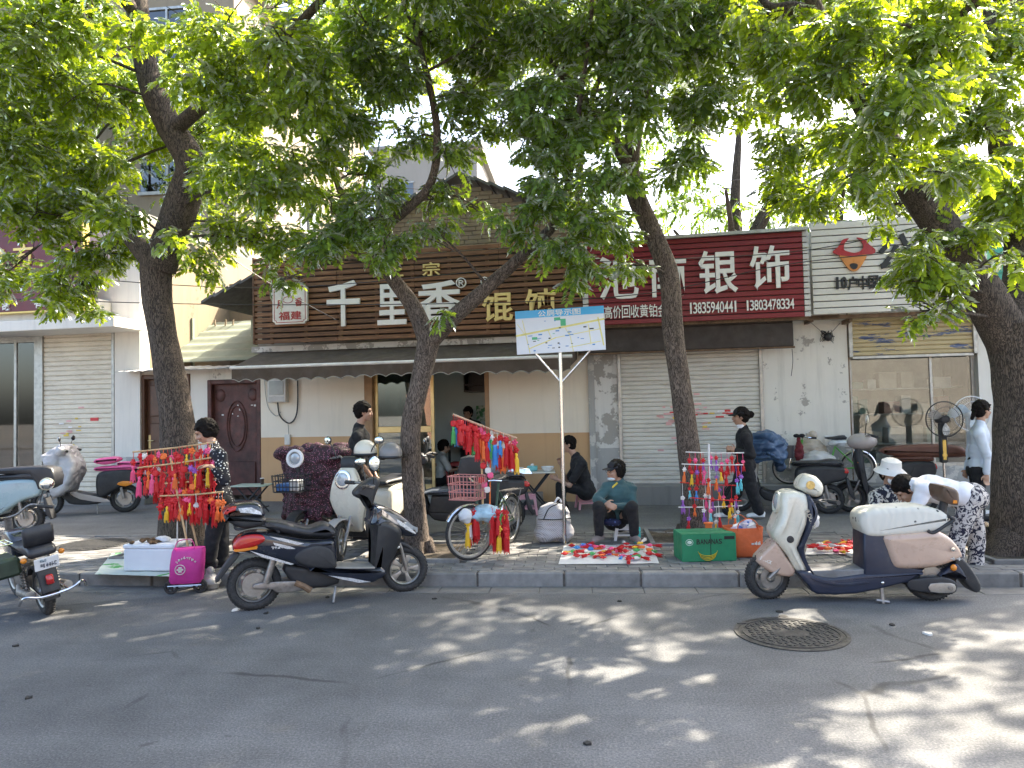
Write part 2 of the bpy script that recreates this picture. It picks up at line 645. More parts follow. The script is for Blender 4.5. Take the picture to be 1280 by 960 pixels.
# pavement of small pavers
pav = MB().bb(-70, 70, YK + .12, YP1, -.3, SWZ - .012).build('pavement', M_JOINT, None, 0); struct(pav)
PW, PD = .205, .104
rows = int((YP1 - YK - .13) / PD)
pms = []
for k in range(4):
    pms.append(MB().bb(-PW / 2 + .003, PW / 2 - .003, -PD / 2 + .003, PD / 2 - .003, -.03, 0, .004).mesh('paver', 0))
pits = []
def pit_at(px, py, w=1.0, d=.95):
    g = G(px, py, SWZ)
    pits.append((g.x, g.y, w, d))
    return g
T1B, T2B, T3B, T4B = pit_at(228, 688), pit_at(522, 690), pit_at(868, 672), pit_at(1292, 688, 1.3, 1.1)
T3B = G(868, 672, SWZ)
def in_pit(x, y, m=0.0):
    return any(abs(x - a) < w / 2 + m and abs(y - b) < d / 2 + m for a, b, w, d in pits)
stuffp = MB()
cnt = 0
for r in range(rows):
    y = YK + .135 + PD * (r + .5)
    n0 = -34 if r < 40 else 0
    for c in range(-36, 36):
        x = (c + (.5 if r % 2 else 0)) * PW
        if in_pit(x, y, .1):
            continue
        z = SWZ + rnd.uniform(-.003, .003)
        px_vis = -5.9 - (y - 6.9) * .8 < x < 4.6 + (y - 6.9) * .6
        if cnt < 300 and px_vis:
            o = ob('paver', pms[cnt % 4], M_PAVE, pav)
            o.location = (x, y, z)
            o.rotation_euler = (rnd.uniform(-.012, .012), rnd.uniform(-.01, .01), rnd.uniform(-.01, .01))
            cnt += 1
        else:
            t = rnd.uniform(-.003, .003)
            stuffp.bb(x - PW / 2 + .003, x + PW / 2 - .003, y - PD / 2 + .003, y + PD / 2 - .003, SWZ - .03, z + t)
M_PAVE2 = NT('paver field')
_p = M_PAVE2.pos(False)
_isl = M_PAVE2.n('NewGeometry').outputs['Random Per Island']
_c = M_PAVE2.ramp(_isl, [(0, (.125, .12, .115)), (1, (.21, .205, .20))])
_c = M_PAVE2.mix(.8, _c, M_PAVE2.ramp(M_PAVE2.noise(_p, 7, 5), [(.3, (.75,) * 3), (.7, (1.2,) * 3)]), 'MULTIPLY')
M_PAVE2.col(_c); M_PAVE2.b.inputs['Roughness'].default_value = .85
M_PAVE2.bump(M_PAVE2.noise(_p, 120, 3), .4, .003)
po = stuffp.build('paver_field', M_PAVE2.m, pav, 0); po['kind'] = 'stuff'
apron = MB().bb(-70, 70, YP1 + .10, 30, -.3, SWZ).build('apron', M_APRON, None, 0); struct(apron)
edge = MB().bb(-70, 70, YP1 + .0, YP1 + .1, -.3, SWZ - .01).build('edging', M_JOINT, None, 0); struct(edge)
x = -9
while x < 9:
    MB().bb(x, x + .49, YP1 + .005, YP1 + .095, -.1, SWZ + .006, .006).build('edging_stone', M_KERB, edge, 0)
    x += .5
# tree pits
for i, (a, b, w_, d_) in enumerate(pits):
    pt = MB()
    n = 14
    vs = []
    for iy in range(n + 1):
        for ix in range(n + 1):
            xx, yy = a - w_ / 2 + w_ * ix / n, b - d_ / 2 + d_ * iy / n
            vs.append((xx, yy, SWZ + .006 + .02 * noise.noise(V((xx * 5, yy * 5, i)))))
    pt.add(vs, [(iy * (n + 1) + ix, iy * (n + 1) + ix + 1, (iy + 1) * (n + 1) + ix + 1, (iy + 1) * (n + 1) + ix) for iy in range(n) for ix in range(n)])
    po = pt.build('tree_pit', M_SOIL); struct(po)
    t = .055
    for (x0, x1, y0, y1) in ((a - w_ / 2 - t, a + w_ / 2 + t, b - d_ / 2 - t, b - d_ / 2), (a - w_ / 2 - t, a + w_ / 2 + t, b + d_ / 2, b + d_ / 2 + t), (a - w_ / 2 - t, a - w_ / 2, b - d_ / 2 + .002, b + d_ / 2 - .002), (a + w_ / 2, a + w_ / 2 + t, b - d_ / 2 + .002, b + d_ / 2 - .002)):
        MB().bb(x0, x1, y0, y1, -.05, SWZ + .03, .006).build('pit_edge_stone', M_KERB, po, 0)
# manhole covers
M_IRON = mat('cast iron', (.07, .068, .065), .6, .5, .35, 14, .4, 60, .3, (.10, .085, .07))
def manhole(loc, r, label, style, z):
    t = thing('manhole_cover', label, 'manhole cover', (loc.x, loc.y, z))
    m = MB().lathe([(r, -.02), (r, .004), (r * .93, .004), (r * .93, -.004)], 48)
    m.build('rim', M_IRON, t)
    MB().lathe([(r * .925, -.02), (r * .925, .001), (0, .001)], 48).build('lid', M_IRON, t)
    q = MB()
    if style == 0:
        for a in np.arange(-.9, .91, .085):
            L = math.sqrt(max(.0, .85 ** 2 - a * a)) * r
            if L > .04:
                q.bb(-L, L, a * r - .012, a * r + .012, 0, .007)
    else:
        for i in range(-7, 8):
            for j in range(-7, 8):
                xx, yy = i * .118 * r, j * .118 * r
                if xx * xx + yy * yy < (r * .82) ** 2 and (abs(i) > 2 or abs(j) > 1):
                    q.box((xx, yy, .003), (.085 * r, .03 * r, .008), Matrix.Rotation(rad(45 if (i + j) % 2 else -45), 3, 'Z'))
        q.lathe([(r * .86, 0), (r * .86, .007), (r * .83, .007), (r * .83, 0)], 40)
    q.build('tread', M_IRON, t)
    if style:
        for xs in (-.75, .72):
            MB().box((xs * r, .55 * r, .004), (.2 * r, .06 * r, .01)).build('lifting_slot', M_IRON, t)
    return t
g = G(989, 792); manhole(g, .40, 'round iron manhole cover sunk in the asphalt road', 1, .004)
g = G(117, 681, SWZ); manhole(g, .42, 'round ribbed manhole cover in the pavement near the pink seat scooter', 0, SWZ + .006)
# litter and leaves on the road
M_LIT = mat('dark litter', (.03, .028, .025), .9)
M_PAP = mat('paper scrap', (.7, .68, .64), .8)
for px, py, big, mm in ((332, 767, .04, M_LIT), (294, 763, .05, M_PAP), (1160, 793, .05, M_PAP), (323, 786, .02, M_LIT), (20, 808, .035, M_LIT), (980, 772, .05, M_LIT), (975, 765, .04, M_LIT), (1115, 782, .03, M_LIT), (36, 873, .03, M_LIT), (543, 749, .03, M_LIT), (775, 752, .03, M_LIT), (735, 930, .03, M_LIT), (410, 747, .03, M_LIT)):
    g = G(px, py)
    q = MB()
    n = 7
    ring = [V((g.x + big * math.cos(k * 6.28 / n) * rnd.uniform(.4, 1), g.y + big * math.sin(k * 6.28 / n) * rnd.uniform(.4, 1), .004 + rnd.random() * .012)) for k in range(n)]
    q.add(ring + [V((g.x, g.y, .014))] + [V((p.x, p.y, .001)) for p in ring], [(k, (k + 1) % n, n) for k in range(n)] + [(k, k + n + 1, (k + 1) % n + n + 1, (k + 1) % n) for k in range(n)])
    what = 'white paper scrap' if mm is M_PAP else 'dark bit of litter'
    wh = {332: 'behind the black scooter', 294: 'by the magenta trolley bag', 1160: 'right of the road manhole cover', 20: 'at the left edge of the road', 980: 'just behind the road manhole cover', 323: 'in front of the black scooter rear wheel'}.get(px, 'lying on the asphalt road')
    tag(q.build('litter', mm), '%s %s' % (what, wh), 'litter', 'litter scattered on the road')
# ================================================================== BUILDINGS (facade-local: x along, y into the house, z up)
def plaster(name, base, peel=(.42, .40, .37), amount=.0, grime=.35):
    k = NT(name)
    p = k.pos()
    c = k.ramp(k.noise(p, 1.1, 6, .6), [(.3, tuple(x * .90 for x in base)), (.7, base)])
    # rain streaks and grime
    mp = k.n('Mapping'); mp.inputs['Scale'].default_value = (6, 6, .45)
    k.l(p, mp.inputs[0])
    s = k.noise(mp.outputs[0], 1.0, 6, .65)
    c = k.mix(k.math('MULTIPLY', k.ramp(s, [(.52, (0, 0, 0)), (.75, (1, 1, 1))]), grime), c, tuple(x * .55 for x in base))
    h = k.noise(p, 60, 3)
    if amount:
        f = k.noise(p, 3.2, 9, .72)
        m = k.ramp(f, [(.70 - amount, (0, 0, 0)), (.71 - amount, (1, 1, 1))])
        c = k.mix(m, c, peel)
        h = k.math('SUBTRACT', h, k.math('MULTIPLY', m, 2.0))
    k.col(c)
    k.b.inputs['Roughness'].default_value = .9
    k.bump(h, .35, .004)
    return k.m
M_WHITE = plaster('white plaster', (.78, .74, .67))
M_PEEL = plaster('peeling white plaster', (.78, .74, .66), (.40, .37, .33), .10, .5)
M_PEEL2 = plaster('badly peeling plaster', (.70, .68, .64), (.36, .34, .31), .20, .5)
M_CREAM = plaster('cream plaster', (.84, .76, .63), grime=.25)
M_TAN = plaster('tan painted plaster', (.62, .385, .20), grime=.3)
M_GREY = plaster('grey skirting', (.42, .41, .39), (.60, .57, .52), .16, .5)
M_STEP = plaster('step concrete', (.24, .235, .22), (.16, .15, .14), .08, .5)
M_LITWALL = plaster('ochre plaster', (.27, .215, .14), (.20, .155, .10), .10, .5)
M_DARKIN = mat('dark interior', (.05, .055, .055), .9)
M_ALU = mat('dull aluminium', (.42, .41, .38), .45, .8, .2, 9, .1, 60, .3)
M_RUST = mat('rusty steel', (.20, .13, .08), .8, .3, .4, 9, .3, 60, .4, (.06, .04, .03))
M_GOLD = mat('gold aluminium', (.62, .47, .22), .35, .7, .12, 6)
M_BROWNF = mat('brown door frame', (.33, .19, .09), .55, 0, .2, 6)
def shuttermat(name, col, chips=None, rust=.3):
    k = NT(name)
    p = k.pos(False)
    c = k.ramp(k.noise(p, 2.0, 5), [(.3, tuple(x * .86 for x in col)), (.7, col)])
    mp = k.n('Mapping'); mp.inputs['Scale'].default_value = (1.2, 1, 9)
    k.l(p, mp.inputs[0])
    d = k.noise(mp.outputs[0], 2.2, 8, .75)
    c = k.mix(k.math('MULTIPLY', k.ramp(d, [(.50, (0, 0, 0)), (.72, (1, 1, 1))]), rust), c, (.30, .22, .15))
    if chips:
        mp2 = k.n('Mapping'); mp2.inputs['Scale'].default_value = (1.0, 1, 5)
        k.l(p, mp2.inputs[0])
        f = k.noise(mp2.outputs[0], 1.6, 7, .7)
        c = k.mix(k.ramp(f, [(.56, (0, 0, 0)), (.59, (1, 1, 1))]), c, chips)
    k.col(c)
    k.b.inputs['Roughness'].default_value = .5
    k.b.inputs['Metallic'].default_value = .0
    k.bump(k.noise(p, 50, 3), .1, .003)
    return k.m
M_SHUT = shuttermat('painted shutter', (.68, .65, .58), rust=.5)
M_SHUTL = shuttermat('cream shutter', (.76, .69, .56), rust=.55)
M_SHUTY = shuttermat('flaking yellow shutter', (.58, .47, .26), (.10, .13, .24), .6)
def slat_profile(h, t=.014):
    return [(0, 0), (-t, h * .2), (-t, h * .8), (0, h), (.006, h), (.006, 0)]     # (depth, z)
def shutter(name, label, x0, x1, z0, z1, n, m, d, rail=.05, parent=None):
    t = parent or fthing(name, label, 'roller shutter')
    h = (z1 - z0) / n
    q = MB()
    pr = slat_profile(h * .97)
    q.loft([[V((x0, d + a, b)) for a, b in pr], [V((x1, d + a, b)) for a, b in pr]])
    me = q.mesh('slat', 30)
    for i in range(n):
        o = ob('slat', me, m, t)
        o.location = (rnd.uniform(-.002, .002), rnd.uniform(-.003, .003), z0 + h * i)
    if rail:
        for a, b in ((x0 - rail, x0 + .01), (x1 - .01, x1 + rail)):
            MB().bb(a, b, d - .05, d + .04, z0 - .02, z1, .006).build('guide_rail', M_ALU, t)
        MB().bb(x0, x1, d - .025, d + .02, z0 - .05, z0 - .002, .006).build('bottom_bar', M_ALU, t)
    return t
def X(px, d=0.0, py=520):
    return FP(px, py, d).x
def Z(py, px=640, d=0.0):
    return FP(px, py, d).z
# ---------------------------------------------------------------- left shop
LZ0 = SWZ
ls = fthing('left_shop', 'white plastered shop house with red signboard beside the wooden doors', 'shop')
xw0, xw1, xs0, xs1, xe = X(-70), X(43), X(51), X(141), X(176)
zc = Z(409, 90)
zwin0, zwin1 = Z(590, 20), Z(425, 20)
ztop = Z(270, 90)
MB().bb(X(-420), xw0, 0, .25, 0, ztop).build('wall', M_WHITE, ls, 0)
MB().bb(xw0, xw1, .03, .25, 0, zwin0).build('wall', M_WHITE, ls, 0)
MB().bb(xw1, xs0, 0, .25, 0, zc).build('pillar', M_ALU, ls, 0)
MB().bb(xs1 + .055, xe, -.02, .25, 0, ztop - .02).build('wall', M_WHITE, ls, 0)
MB().bb(xw0, xs1 + .055, .001, .25, zc, ztop - .01).build('wall', M_WHITE, ls, 0)
MB().bb(xw0, xw1, .01, .25, zwin1, zc - .002).build('window_header', M_ALU, ls, 0)
MB().bb(xs1 + .06, xe + .02, -.04, .0, 0, Z(571, 160)).build('skirting', M_GREY, ls, 0)
MB().bb(X(-420), xe + .5, -.55, -.002, 0, SWZ + .12, .01).build('step', M_STEP, ls, 0)
MB().bb(X(-420), xe - .001, .26, 7, 0, ztop - .05).build('house_body', M_WHITE, ls, 0) if False else None
MB().bb(X(-420), xe, .25, 9, ztop - .15, ztop).build('roof', M_STEP, ls, 0)
MB().bb(xe - .2, xe, .251, 9, 0, ztop - .151).build('wall', M_LITWALL, ls, 0)
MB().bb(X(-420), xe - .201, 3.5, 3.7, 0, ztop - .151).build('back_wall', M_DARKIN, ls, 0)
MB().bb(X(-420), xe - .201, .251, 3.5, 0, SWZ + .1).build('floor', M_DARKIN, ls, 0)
wi = MB().bb(xw0, xw1, .06, .07, zwin0, zwin1).build('window', glass('shop glass', (.75, .8, .8), 1.6), ls, 0)
for a, b, c, d_ in ((xw0, xw1, zwin1 - .05, zwin1), (xw0, xw1, zwin0, zwin0 + .05), (xw1 - .05, xw1, zwin0 + .051, zwin1 - .051), (X(15), X(18), zwin0 + .051, zwin1 - .051)):
    MB().bb(a, b, .04, .09, c, d_).build('frame', M_ALU, wi, 0)
shutter('roller_shutter', 'cream roller shutter with stuck-on stickers behind the pink seat scooter', xs0 + .05, xs1, SWZ + .17, zc, 34, M_SHUTL, .02)
# stickers on the shutters
def stickers(parent, x0, x1, z0, z1, n, d, cols, seed):
    r = random.Random(seed)
    for i in range(n):
        w_, h_ = r.uniform(.04, .13), r.uniform(.02, .035)
        a, b = r.uniform(x0, x1), r.gauss((z0 + z1) / 2, (z1 - z0) * .28)
        tag(MB().bb(a, a + w_, d - .003, d, b, b + h_).build('sticker', r.choice(cols), parent, 0))
M_STK = [mat('sticker red', (.6, .05, .05), .6), mat('sticker yellow', (.7, .5, .08), .6), mat('sticker pink', (.7, .4, .38), .6), mat('sticker white', (.75, .73, .7), .6)]
sh1 = [o for o in COL.objects if o.name.startswith('roller_shutter')][0]
stickers(sh1, X(72), X(100), Z(550, 90), Z(512, 90), 14, .0, [M_STK[1], M_STK[2], M_STK[3], M_STK[1]], 3)
MB().bb(X(113), X(123), -.003, 0, Z(526, 118), Z(522, 118)).build('sticker', M_STK[0], sh1, 0)
# canopy box below the sign
cb = fthing('sign_canopy', 'white box canopy under the dark red signboard', 'canopy')
_x1 = X(147, -.75, 410)
MB().bb(X(-420), _x1, -.85, -.03, Z(412, 60, -.85), Z(399, 60, -.85), .01).build('soffit', M_WHITE, cb, 0)
MB().bb(X(-420), X(116, -.5, 390), -.5, -.03, Z(398.5, 60, -.85), Z(372, 110, -.5), .01).build('fascia', M_WHITE, cb, 0)
sg = fthing('red_signboard', 'dark red signboard with gold edge half hidden by leaves at left', 'sign')
M_DRED = mat('dark red board', (.13, .012, .018), .4, 0, .2, 3)
bx0, bx1, bz0, bz1 = FR(-330, 290, 104, 397, -.62)
MB().bb(bx0, bx1, -.62, -.52, bz0, bz1, .01).build('board', M_DRED, sg, 0)
M_GLET = mat('gold lettering', (.72, .52, .16), .4, .3, .1)
M_WLET = mat('white lettering', (.82, .80, .74), .5, 0, .05)
for a, b, c, d_ in ((bx0, bx1, bz0 - .03, bz0 - .001), (bx0, bx1, bz1 + .001, bz1 + .03)):
    MB().bb(a, b, -.66, -.5, c, d_).build('gold_trim', M_GLET, sg, 0)
MB().bb(bx1 + .001, bx1 + .03, -.66, -.5, bz0, bz1).build('gold_trim', M_GLET, sg, 0)
for c, p0, p1, y0, y1, m in (('方', 16, 42, 304, 334, M_GLET), ('故', 3, 13, 377, 388, M_WLET), ('有', 43, 53, 373, 385, M_WLET), ('约', -30, 5, 305, 345, M_GLET)):
    a, b, z0, z1 = FR(p0, y0, p1, y1, -.63)
    letters(c, a, b, z0, z1, -.62, .02, m, sg, bold=.015)
# goods seen through the left window
M_BOXC = [mat('goods %d' % i, c, .6, 0, .1) for i, c in enumerate(((.5, .05, .05), (.05, .15, .4), (.6, .55, .5), (.05, .3, .3), (.5, .25, .4), (.55, .45, .1)))]
for i in range(9):
    a = X(-10 + i * 6, .5)
    h = rnd.uniform(.2, .45)
    o = MB().bb(a, a + rnd.uniform(.06, .1), .45, .6, zwin0 - .05, zwin0 - .05 + h, .01).build('display_box', M_BOXC[i % 6])
    o.matrix_world = FM @ o.matrix_world
    tag(o, 'bright packaged goods standing inside the left shop window', 'goods', 'goods in the left shop window')
o = MB().bb(X(-80), X(45), .3, .8, zwin0 - .55, zwin0 - .06).build('window_counter', mat('counter wood', (.32, .22, .12), .6)); o.matrix_world = FM.copy()
tag(o, 'low wooden display counter inside the left shop window', 'counter')
# ---------------------------------------------------------------- gate building with two wooden doors
gt = fthing('gate_lodge', 'low white gate lodge with two brown doors and tin eave', 'building')
gx0, gx1 = xe + .001, X(326)
zg = Z(461, 250)
d1 = (X(174), X(236)); d2 = (X(258), X(325))
zd1, zd2 = Z(468, 205), Z(474, 290)
MB().bb(gx0, d1[0], .05, .3, 0, zg).build('wall', M_WHITE, gt, 0) if d1[0] > gx0 else None
MB().bb(d1[1], d2[0], .05, .3, 0, zg).build('wall', M_WHITE, gt, 0)
MB().bb(d1[0], d1[1], .06, .3, zd1, zg - .01).build('lintel', M_WHITE, gt, 0)
MB().bb(d2[0], gx1, .05, .3, zd2, zg).build('lintel', M_PEEL, gt, 0)
MB().bb(gx0, gx1, .3, 2.6, zg - .06, zg - .01).build('ceiling_slab', M_STEP, gt, 0)
ev = MB()
for i, (a, b) in enumerate(((X(160), X(205)), (X(198), X(252)), (X(244), X(300)), (X(286), X(330)))):
    zz = zg + .015 + .01 * (i % 2)
    n = 10
    ev = MB()
    r1 = [V((a + (b - a) * k / n, -.38, zz - .05 + .012 * (k % 2))) for k in range(n + 1)]
    r2 = [V((a + (b - a) * k / n, .35, zz + .05 + .012 * (k % 2))) for k in range(n + 1)]
    lo = [p - V((0, 0, .006)) for p in r1], [p - V((0, 0, .006)) for p in r2]
    ev.loft([r1, r2], False, False); ev.loft([lo[1], lo[0]], False, False)
    ev.loft([lo[0], r1], False, False)
    ev.build('eave_sheet', mat('weathered tin', (.42, .42, .41), .5, .3, .2, 5, 0, 60, .3), gt, 20)
M_DW = mat('brown carved door', (.10, .045, .025), .4, 0, .3, 4, .15, 30, .2, (.03, .02, .015))
M_DW2 = mat('old red brown door', (.10, .035, .028), .6, 0, .55, 3.2, .3, 30, .75, (.018, .014, .012))
def woodendoor(label, x0, x1, z1, m, style):
    t = fthing('wooden_door', label, 'door')
    z0 = SWZ + .1
    f = .085
    for a, b, c, e in ((x0, x0 + f, z0, z1), (x1 - f, x1, z0, z1), (x0 + f, x1 - f, z1 - f, z1)):
        MB().bb(a, b, .02, .3, c, e - .001, .012).build('door_frame', m, t, 0)
    lf = MB().bb(x0 + f, x1 - f, .13, .18, z0, z1 - f).build('leaf', m, t, 0)
    w_, h_ = x1 - x0 - 2 * f, z1 - z0 - f
    xm = (x0 + x1) / 2
    if style == 0:
        for col in (0, 1):
            for r0, r1 in ((.06, .30), (.36, .62), (.68, .95)):
                a = x0 + f + w_ * (.07 + .47 * col)
                MB().bb(a, a + w_ * .39, .105, .135, z0 + h_ * r0, z0 + h_ * r1, .02).build('raised_panel', m, lf, 0)
        hp = MB().bb(x0 + f + .03, x0 + f + .08, .10, .13, z0 + h_ * .40, z0 + h_ * .52, .006).build('handle_plate', M_GOLD, lf, 0)
        MB().tube([(x0 + f + .055, .10, z0 + h_ * .47), (x0 + f + .055, .06, z0 + h_ * .47), (x0 + f + .17, .06, z0 + h_ * .47)], .011, 8).build('lever', M_GOLD, lf)
    else:
        q = MB()
        for rr in (1.0, .8):
            q.tube([(xm + .2 * rr * math.cos(a), .12, z0 + h_ * .62 + .46 * rr * math.sin(a)) for a in np.linspace(0, 2 * math.pi, 41)], .014, 6, False)
        q.build('oval_moulding', m, lf)
        for sx in (-1, 1):
            MB().ell((xm + sx * w_ * .36, .13, z0 + h_ * .9), (.1, .03, .12), 12, 6).build('carved_boss', m, lf)
        MB().bb(xm - w_ * .42, xm + w_ * .42, .105, .135, z0 + h_ * .05, z0 + h_ * .30, .02).build('raised_panel', m, lf, 0)
        for i in range(9):
            a, b = rnd.uniform(x0 + .12, x1 - .12), z0 + h_ * rnd.uniform(.68, .93)
            MB().box((a, .121, b), (rnd.uniform(.015, .04), .012, rnd.uniform(.015, .05))).build('paper_scrap', M_PAP, lf, 0)
    return t
woodendoor('glossy brown panelled door with brass handle behind the left tree', d1[0], d1[1], zd1, M_DW, 0)
woodendoor('old flaking dark red door with carved oval left of the meter box', d2[0], d2[1], zd2, M_DW2, 1)
# corrugated sheets above the lodge
M_CORR = mat('pale green corrugated sheet', (.24, .265, .20), .6, .1, .15, 2, 0, 60, .3)
cs = fthing('corrugated_roof', 'pale green corrugated sheet roof behind the gate lodge', 'roof')
xa, xb = X(150, 1.0, 430), X(345, 1.0, 430)
for i in range(4):
    a, b = xa + (xb - xa) * i / 4, xa + (xb - xa) * (i + 1) / 4 - .004
    za, zb = Z(452, 250, .6), Z(404, 250, 2.4)
    n = 36
    prof = [V((0, .6 + 1.8 * k / n, za + (zb - za) * k / n + .022 * math.sin(k * 1.05) + i * .003)) for k in range(n + 1)]
    q = MB().loft([[p + V((a, 0, 0)) for p in prof], [p + V((b, 0, 0)) for p in prof]], False, False)
    q.loft([[p + V((b, 0, -.012)) for p in prof], [p + V((a, 0, -.012)) for p in prof]], False, False)
    q.build('roof_sheet', M_CORR, cs, 60)
for px in (222, 241, 317):
    a = X(px, 1.6, 420)
    MB().bb(a - .03, a + .03, 1.55, 1.62, Z(452, px, 1.6) - .2, Z(398, px, 1.6)).build('post', M_CORR, cs, 0)
for px, t in ((238, .2), (243, .15), (272, -.1), (280, .2), (291, .1)):
    a = X(px, 2.2, 410)
    MB().tube([(a, 2.2, Z(426, px, 2.2)), (a + t * .4, 2.15, Z(400, px, 2.2))], .018, 6).build('stick', mat('grey wood stick', (.28, .22, .15), .8), cs)
# low ochre wall behind, lit from the right
q = MB()
wx0, wx1 = X(238, 3.0, 380), X(345, 3.0, 380)
n = 24
ztops = [Z(352 + (k / n) * 6, 290, 3.0) + .06 * noise.noise(V((k * .6, 0, 0))) for k in range(n + 1)]
fr = [V((wx0 + (wx1 - wx0) * k / n, 3.0, 0)) for k in range(n + 1)]
q.loft([fr, [V((p.x, 3.0, zt)) for p, zt in zip(fr, ztops)], [V((p.x, 3.25, zt)) for p, zt in zip(fr, ztops)], [p + V((0, .25, 0)) for p in fr]], False, False)
o = q.build('ochre_wall', M_LITWALL, None, 0); o.matrix_world = FM.copy(); tag(o, 'broken-topped ochre yard wall behind the corrugated roof', 'wall')
# ---------------------------------------------------------------- restaurant house
rs = fthing('restaurant_house', 'cream and tan restaurant house with brick gable and tiled roof', 'restaurant')
rx0, rx1 = gx1 + .001, X(741)
zt = Z(546, 390)
zs = Z(432, 520)
do0, do1 = X(456), X(612)
zfl = SWZ + .17
zdh = Z(446, 535)
for a, b in ((rx0, do0), (do1, rx1)):
    MB().bb(a, b, 0, .25, zt, zs).build('wall', M_CREAM, rs, 0)
    MB().bb(a, b, -.004, .25, 0, zt - .001).build('dado', M_TAN, rs, 0)
MB().bb(do0, do1, 0, .25, zdh, zs).build('lintel', M_CREAM, rs, 0)
MB().bb(do0 - .4, do1 + .9, -.75, -.005, 0, zfl, .012).build('step', M_STEP, rs, 0)
# gable of real bricks
pk = FP(578, 226, .3)
el = FP(270, 378, .3)
slope = (pk.z - el.z) / (pk.x - el.x)
gxr = X(742, .3, 340)
zgb = zs
gab = MB()
bh, bw = .068, .245
M_BRICK = NT('old brick')
_i = M_BRICK.n('NewGeometry').outputs['Random Per Island']
_c = M_BRICK.ramp(_i, [(0, (.20, .14, .09)), (.5, (.30, .22, .14)), (1, (.36, .29, .20))])
_c = M_BRICK.mix(.7, _c, M_BRICK.ramp(M_BRICK.noise(M_BRICK.pos(), 3, 6), [(.3, (.7,) * 3), (.7, (1.2,) * 3)]), 'MULTIPLY')
M_BRICK.col(_c); M_BRICK.b.inputs['Roughness'].default_value = .9
zz = zgb + .25
r = 0
bricks = []
while zz < pk.z - .1:
    lx = max(pk.x - (pk.z - zz - bh) / slope + .02, X(322, .3, 400))
    rx = min(pk.x + (pk.z - zz - bh) / slope, gxr) - .02
    x = lx
    off = (r % 2) * .5
    x = lx - off * bw
    while x < rx:
        a, b = max(x, lx), min(x + bw - .01, rx)
        if b - a > .05:
            bricks.append((a, b, zz))
        x += bw
    zz += bh + .01
    r += 1
bricks.sort(key=lambda t: abs(t[0] - X(600, .3, 260)) + 3 * abs(t[2] - Z(262, 600, .3)))
for i, (a, b, zz) in enumerate(bricks):
    if i < 160:
        MB().bb(a, b, .28 + rnd.uniform(-.006, .006), .4, zz, zz + bh).build('brick', M_BRICK.m, rs, 0)
    else:
        gab.bb(a, b, .28 + rnd.uniform(-.006, .006), .4, zz, zz + bh)
o = gab.build('brick_courses', M_BRICK.m, rs, 0); o['kind'] = 'stuff'
gxl = X(322, .3, 400)
MB().prism([(gxl, zgb), (gxr, zgb), (gxr, pk.z - (gxr - pk.x) * slope - .03), (pk.x, pk.z - .06), (gxl, pk.z - (pk.x - gxl) * slope - .03)], .31, .5).build('gable_wall', mat('mortar', (.22, .18, .14), .95), rs, 0)
M_TILE = mat('grey roof tile', (.13, .125, .12), .8, 0, .3, 6, .3, 40, .3)
for sg_, xe_ in ((-1, el.x - .12), (1, X(765, .3, 340))):
    n = int(abs(xe_ - pk.x) / .26)
    for i in range(n):
        a, b = pk.x + sg_ * abs(xe_ - pk.x) * i / n, pk.x + sg_ * abs(xe_ - pk.x) * (i + 1.12) / n
        z0, z1 = pk.z + .10 - abs(a - pk.x) * slope, pk.z + .06 - abs(b - pk.x) * slope
        q = MB().loft([[V((a, .05, z0)), V((a, 6, z0)), V((a, 6, z0 - .05)), V((a, .05, z0 - .05))], [V((b, .05, z1)), V((b, 6, z1)), V((b, 6, z1 - .05)), V((b, .05, z1 - .05))]])
        q.build('roof_tile_course', M_TILE, rs, 0)
MB().bb(gxl, gxl + .2, .5, 6, 0, pk.z - (pk.x - gxl) * slope - .05).build('side_wall', M_LITWALL, rs, 0)
# interior
M_TEAL = mat('teal grey interior paint', (.62, .70, .69), .7, 0, .06, 2)
MB().bb(rx0, rx1, 1.8, 2.0, 0, zs).build('interior_wall', M_TEAL, rs, 0)
MB().bb(do0 - 1.4, do0 - 1.3, .26, 3.4, 0, zs).build('interior_wall', M_TEAL, rs, 0)
MB().bb(do1 + .5, do1 + .6, .26, 3.4, 0, zs).build('interior_wall', M_TEAL, rs, 0)
MB().bb(rx0, rx1, .26, 3.4, 0, zfl - .01).build('interior_floor', mat('dark floor tile', (.25, .23, .21), .35), rs, 0)
MB().bb(rx0, rx1, .26, 3.4, zs - .1, zs).build('ceiling', M_TEAL, rs, 0)
# door set
dr = fthing('restaurant_door', 'gold framed glass door of the restaurant behind the forked tree', 'door')
for a, b, m in ((do0, X(466), M_BROWNF), (X(606.5), do1, M_BROWNF)):
    MB().bb(a, b, -.02, .2, zfl, zdh - .001, .006).build('jamb', m, dr, 0)
gd0, gd1 = X(466) + .001, X(541)
lfz0, lfz1 = zfl + .02, zdh - .01
for a, b, c, d_ in ((gd0, gd0 + .06, lfz0, lfz1), (gd1 - .06, gd1, lfz0, lfz1), (gd0 + .061, gd1 - .061, lfz0, lfz0 + .1), (gd0 + .061, gd1 - .061, lfz1 - .08, lfz1), (gd0 + .061, gd1 - .061, Z(541, 500), Z(533, 500))):
    MB().bb(a, b, .08, .13, c, d_, .008).build('door_rail', M_GOLD, dr, 0)
for c, d_ in ((lfz0 + .1, Z(541, 500)), (Z(533, 500), lfz1 - .08)):
    MB().bb(gd0 + .06, gd1 - .06, .1, .108, c, d_).build('pane', glass('door glass', (.55, .62, .6), 3.0), dr, 0)
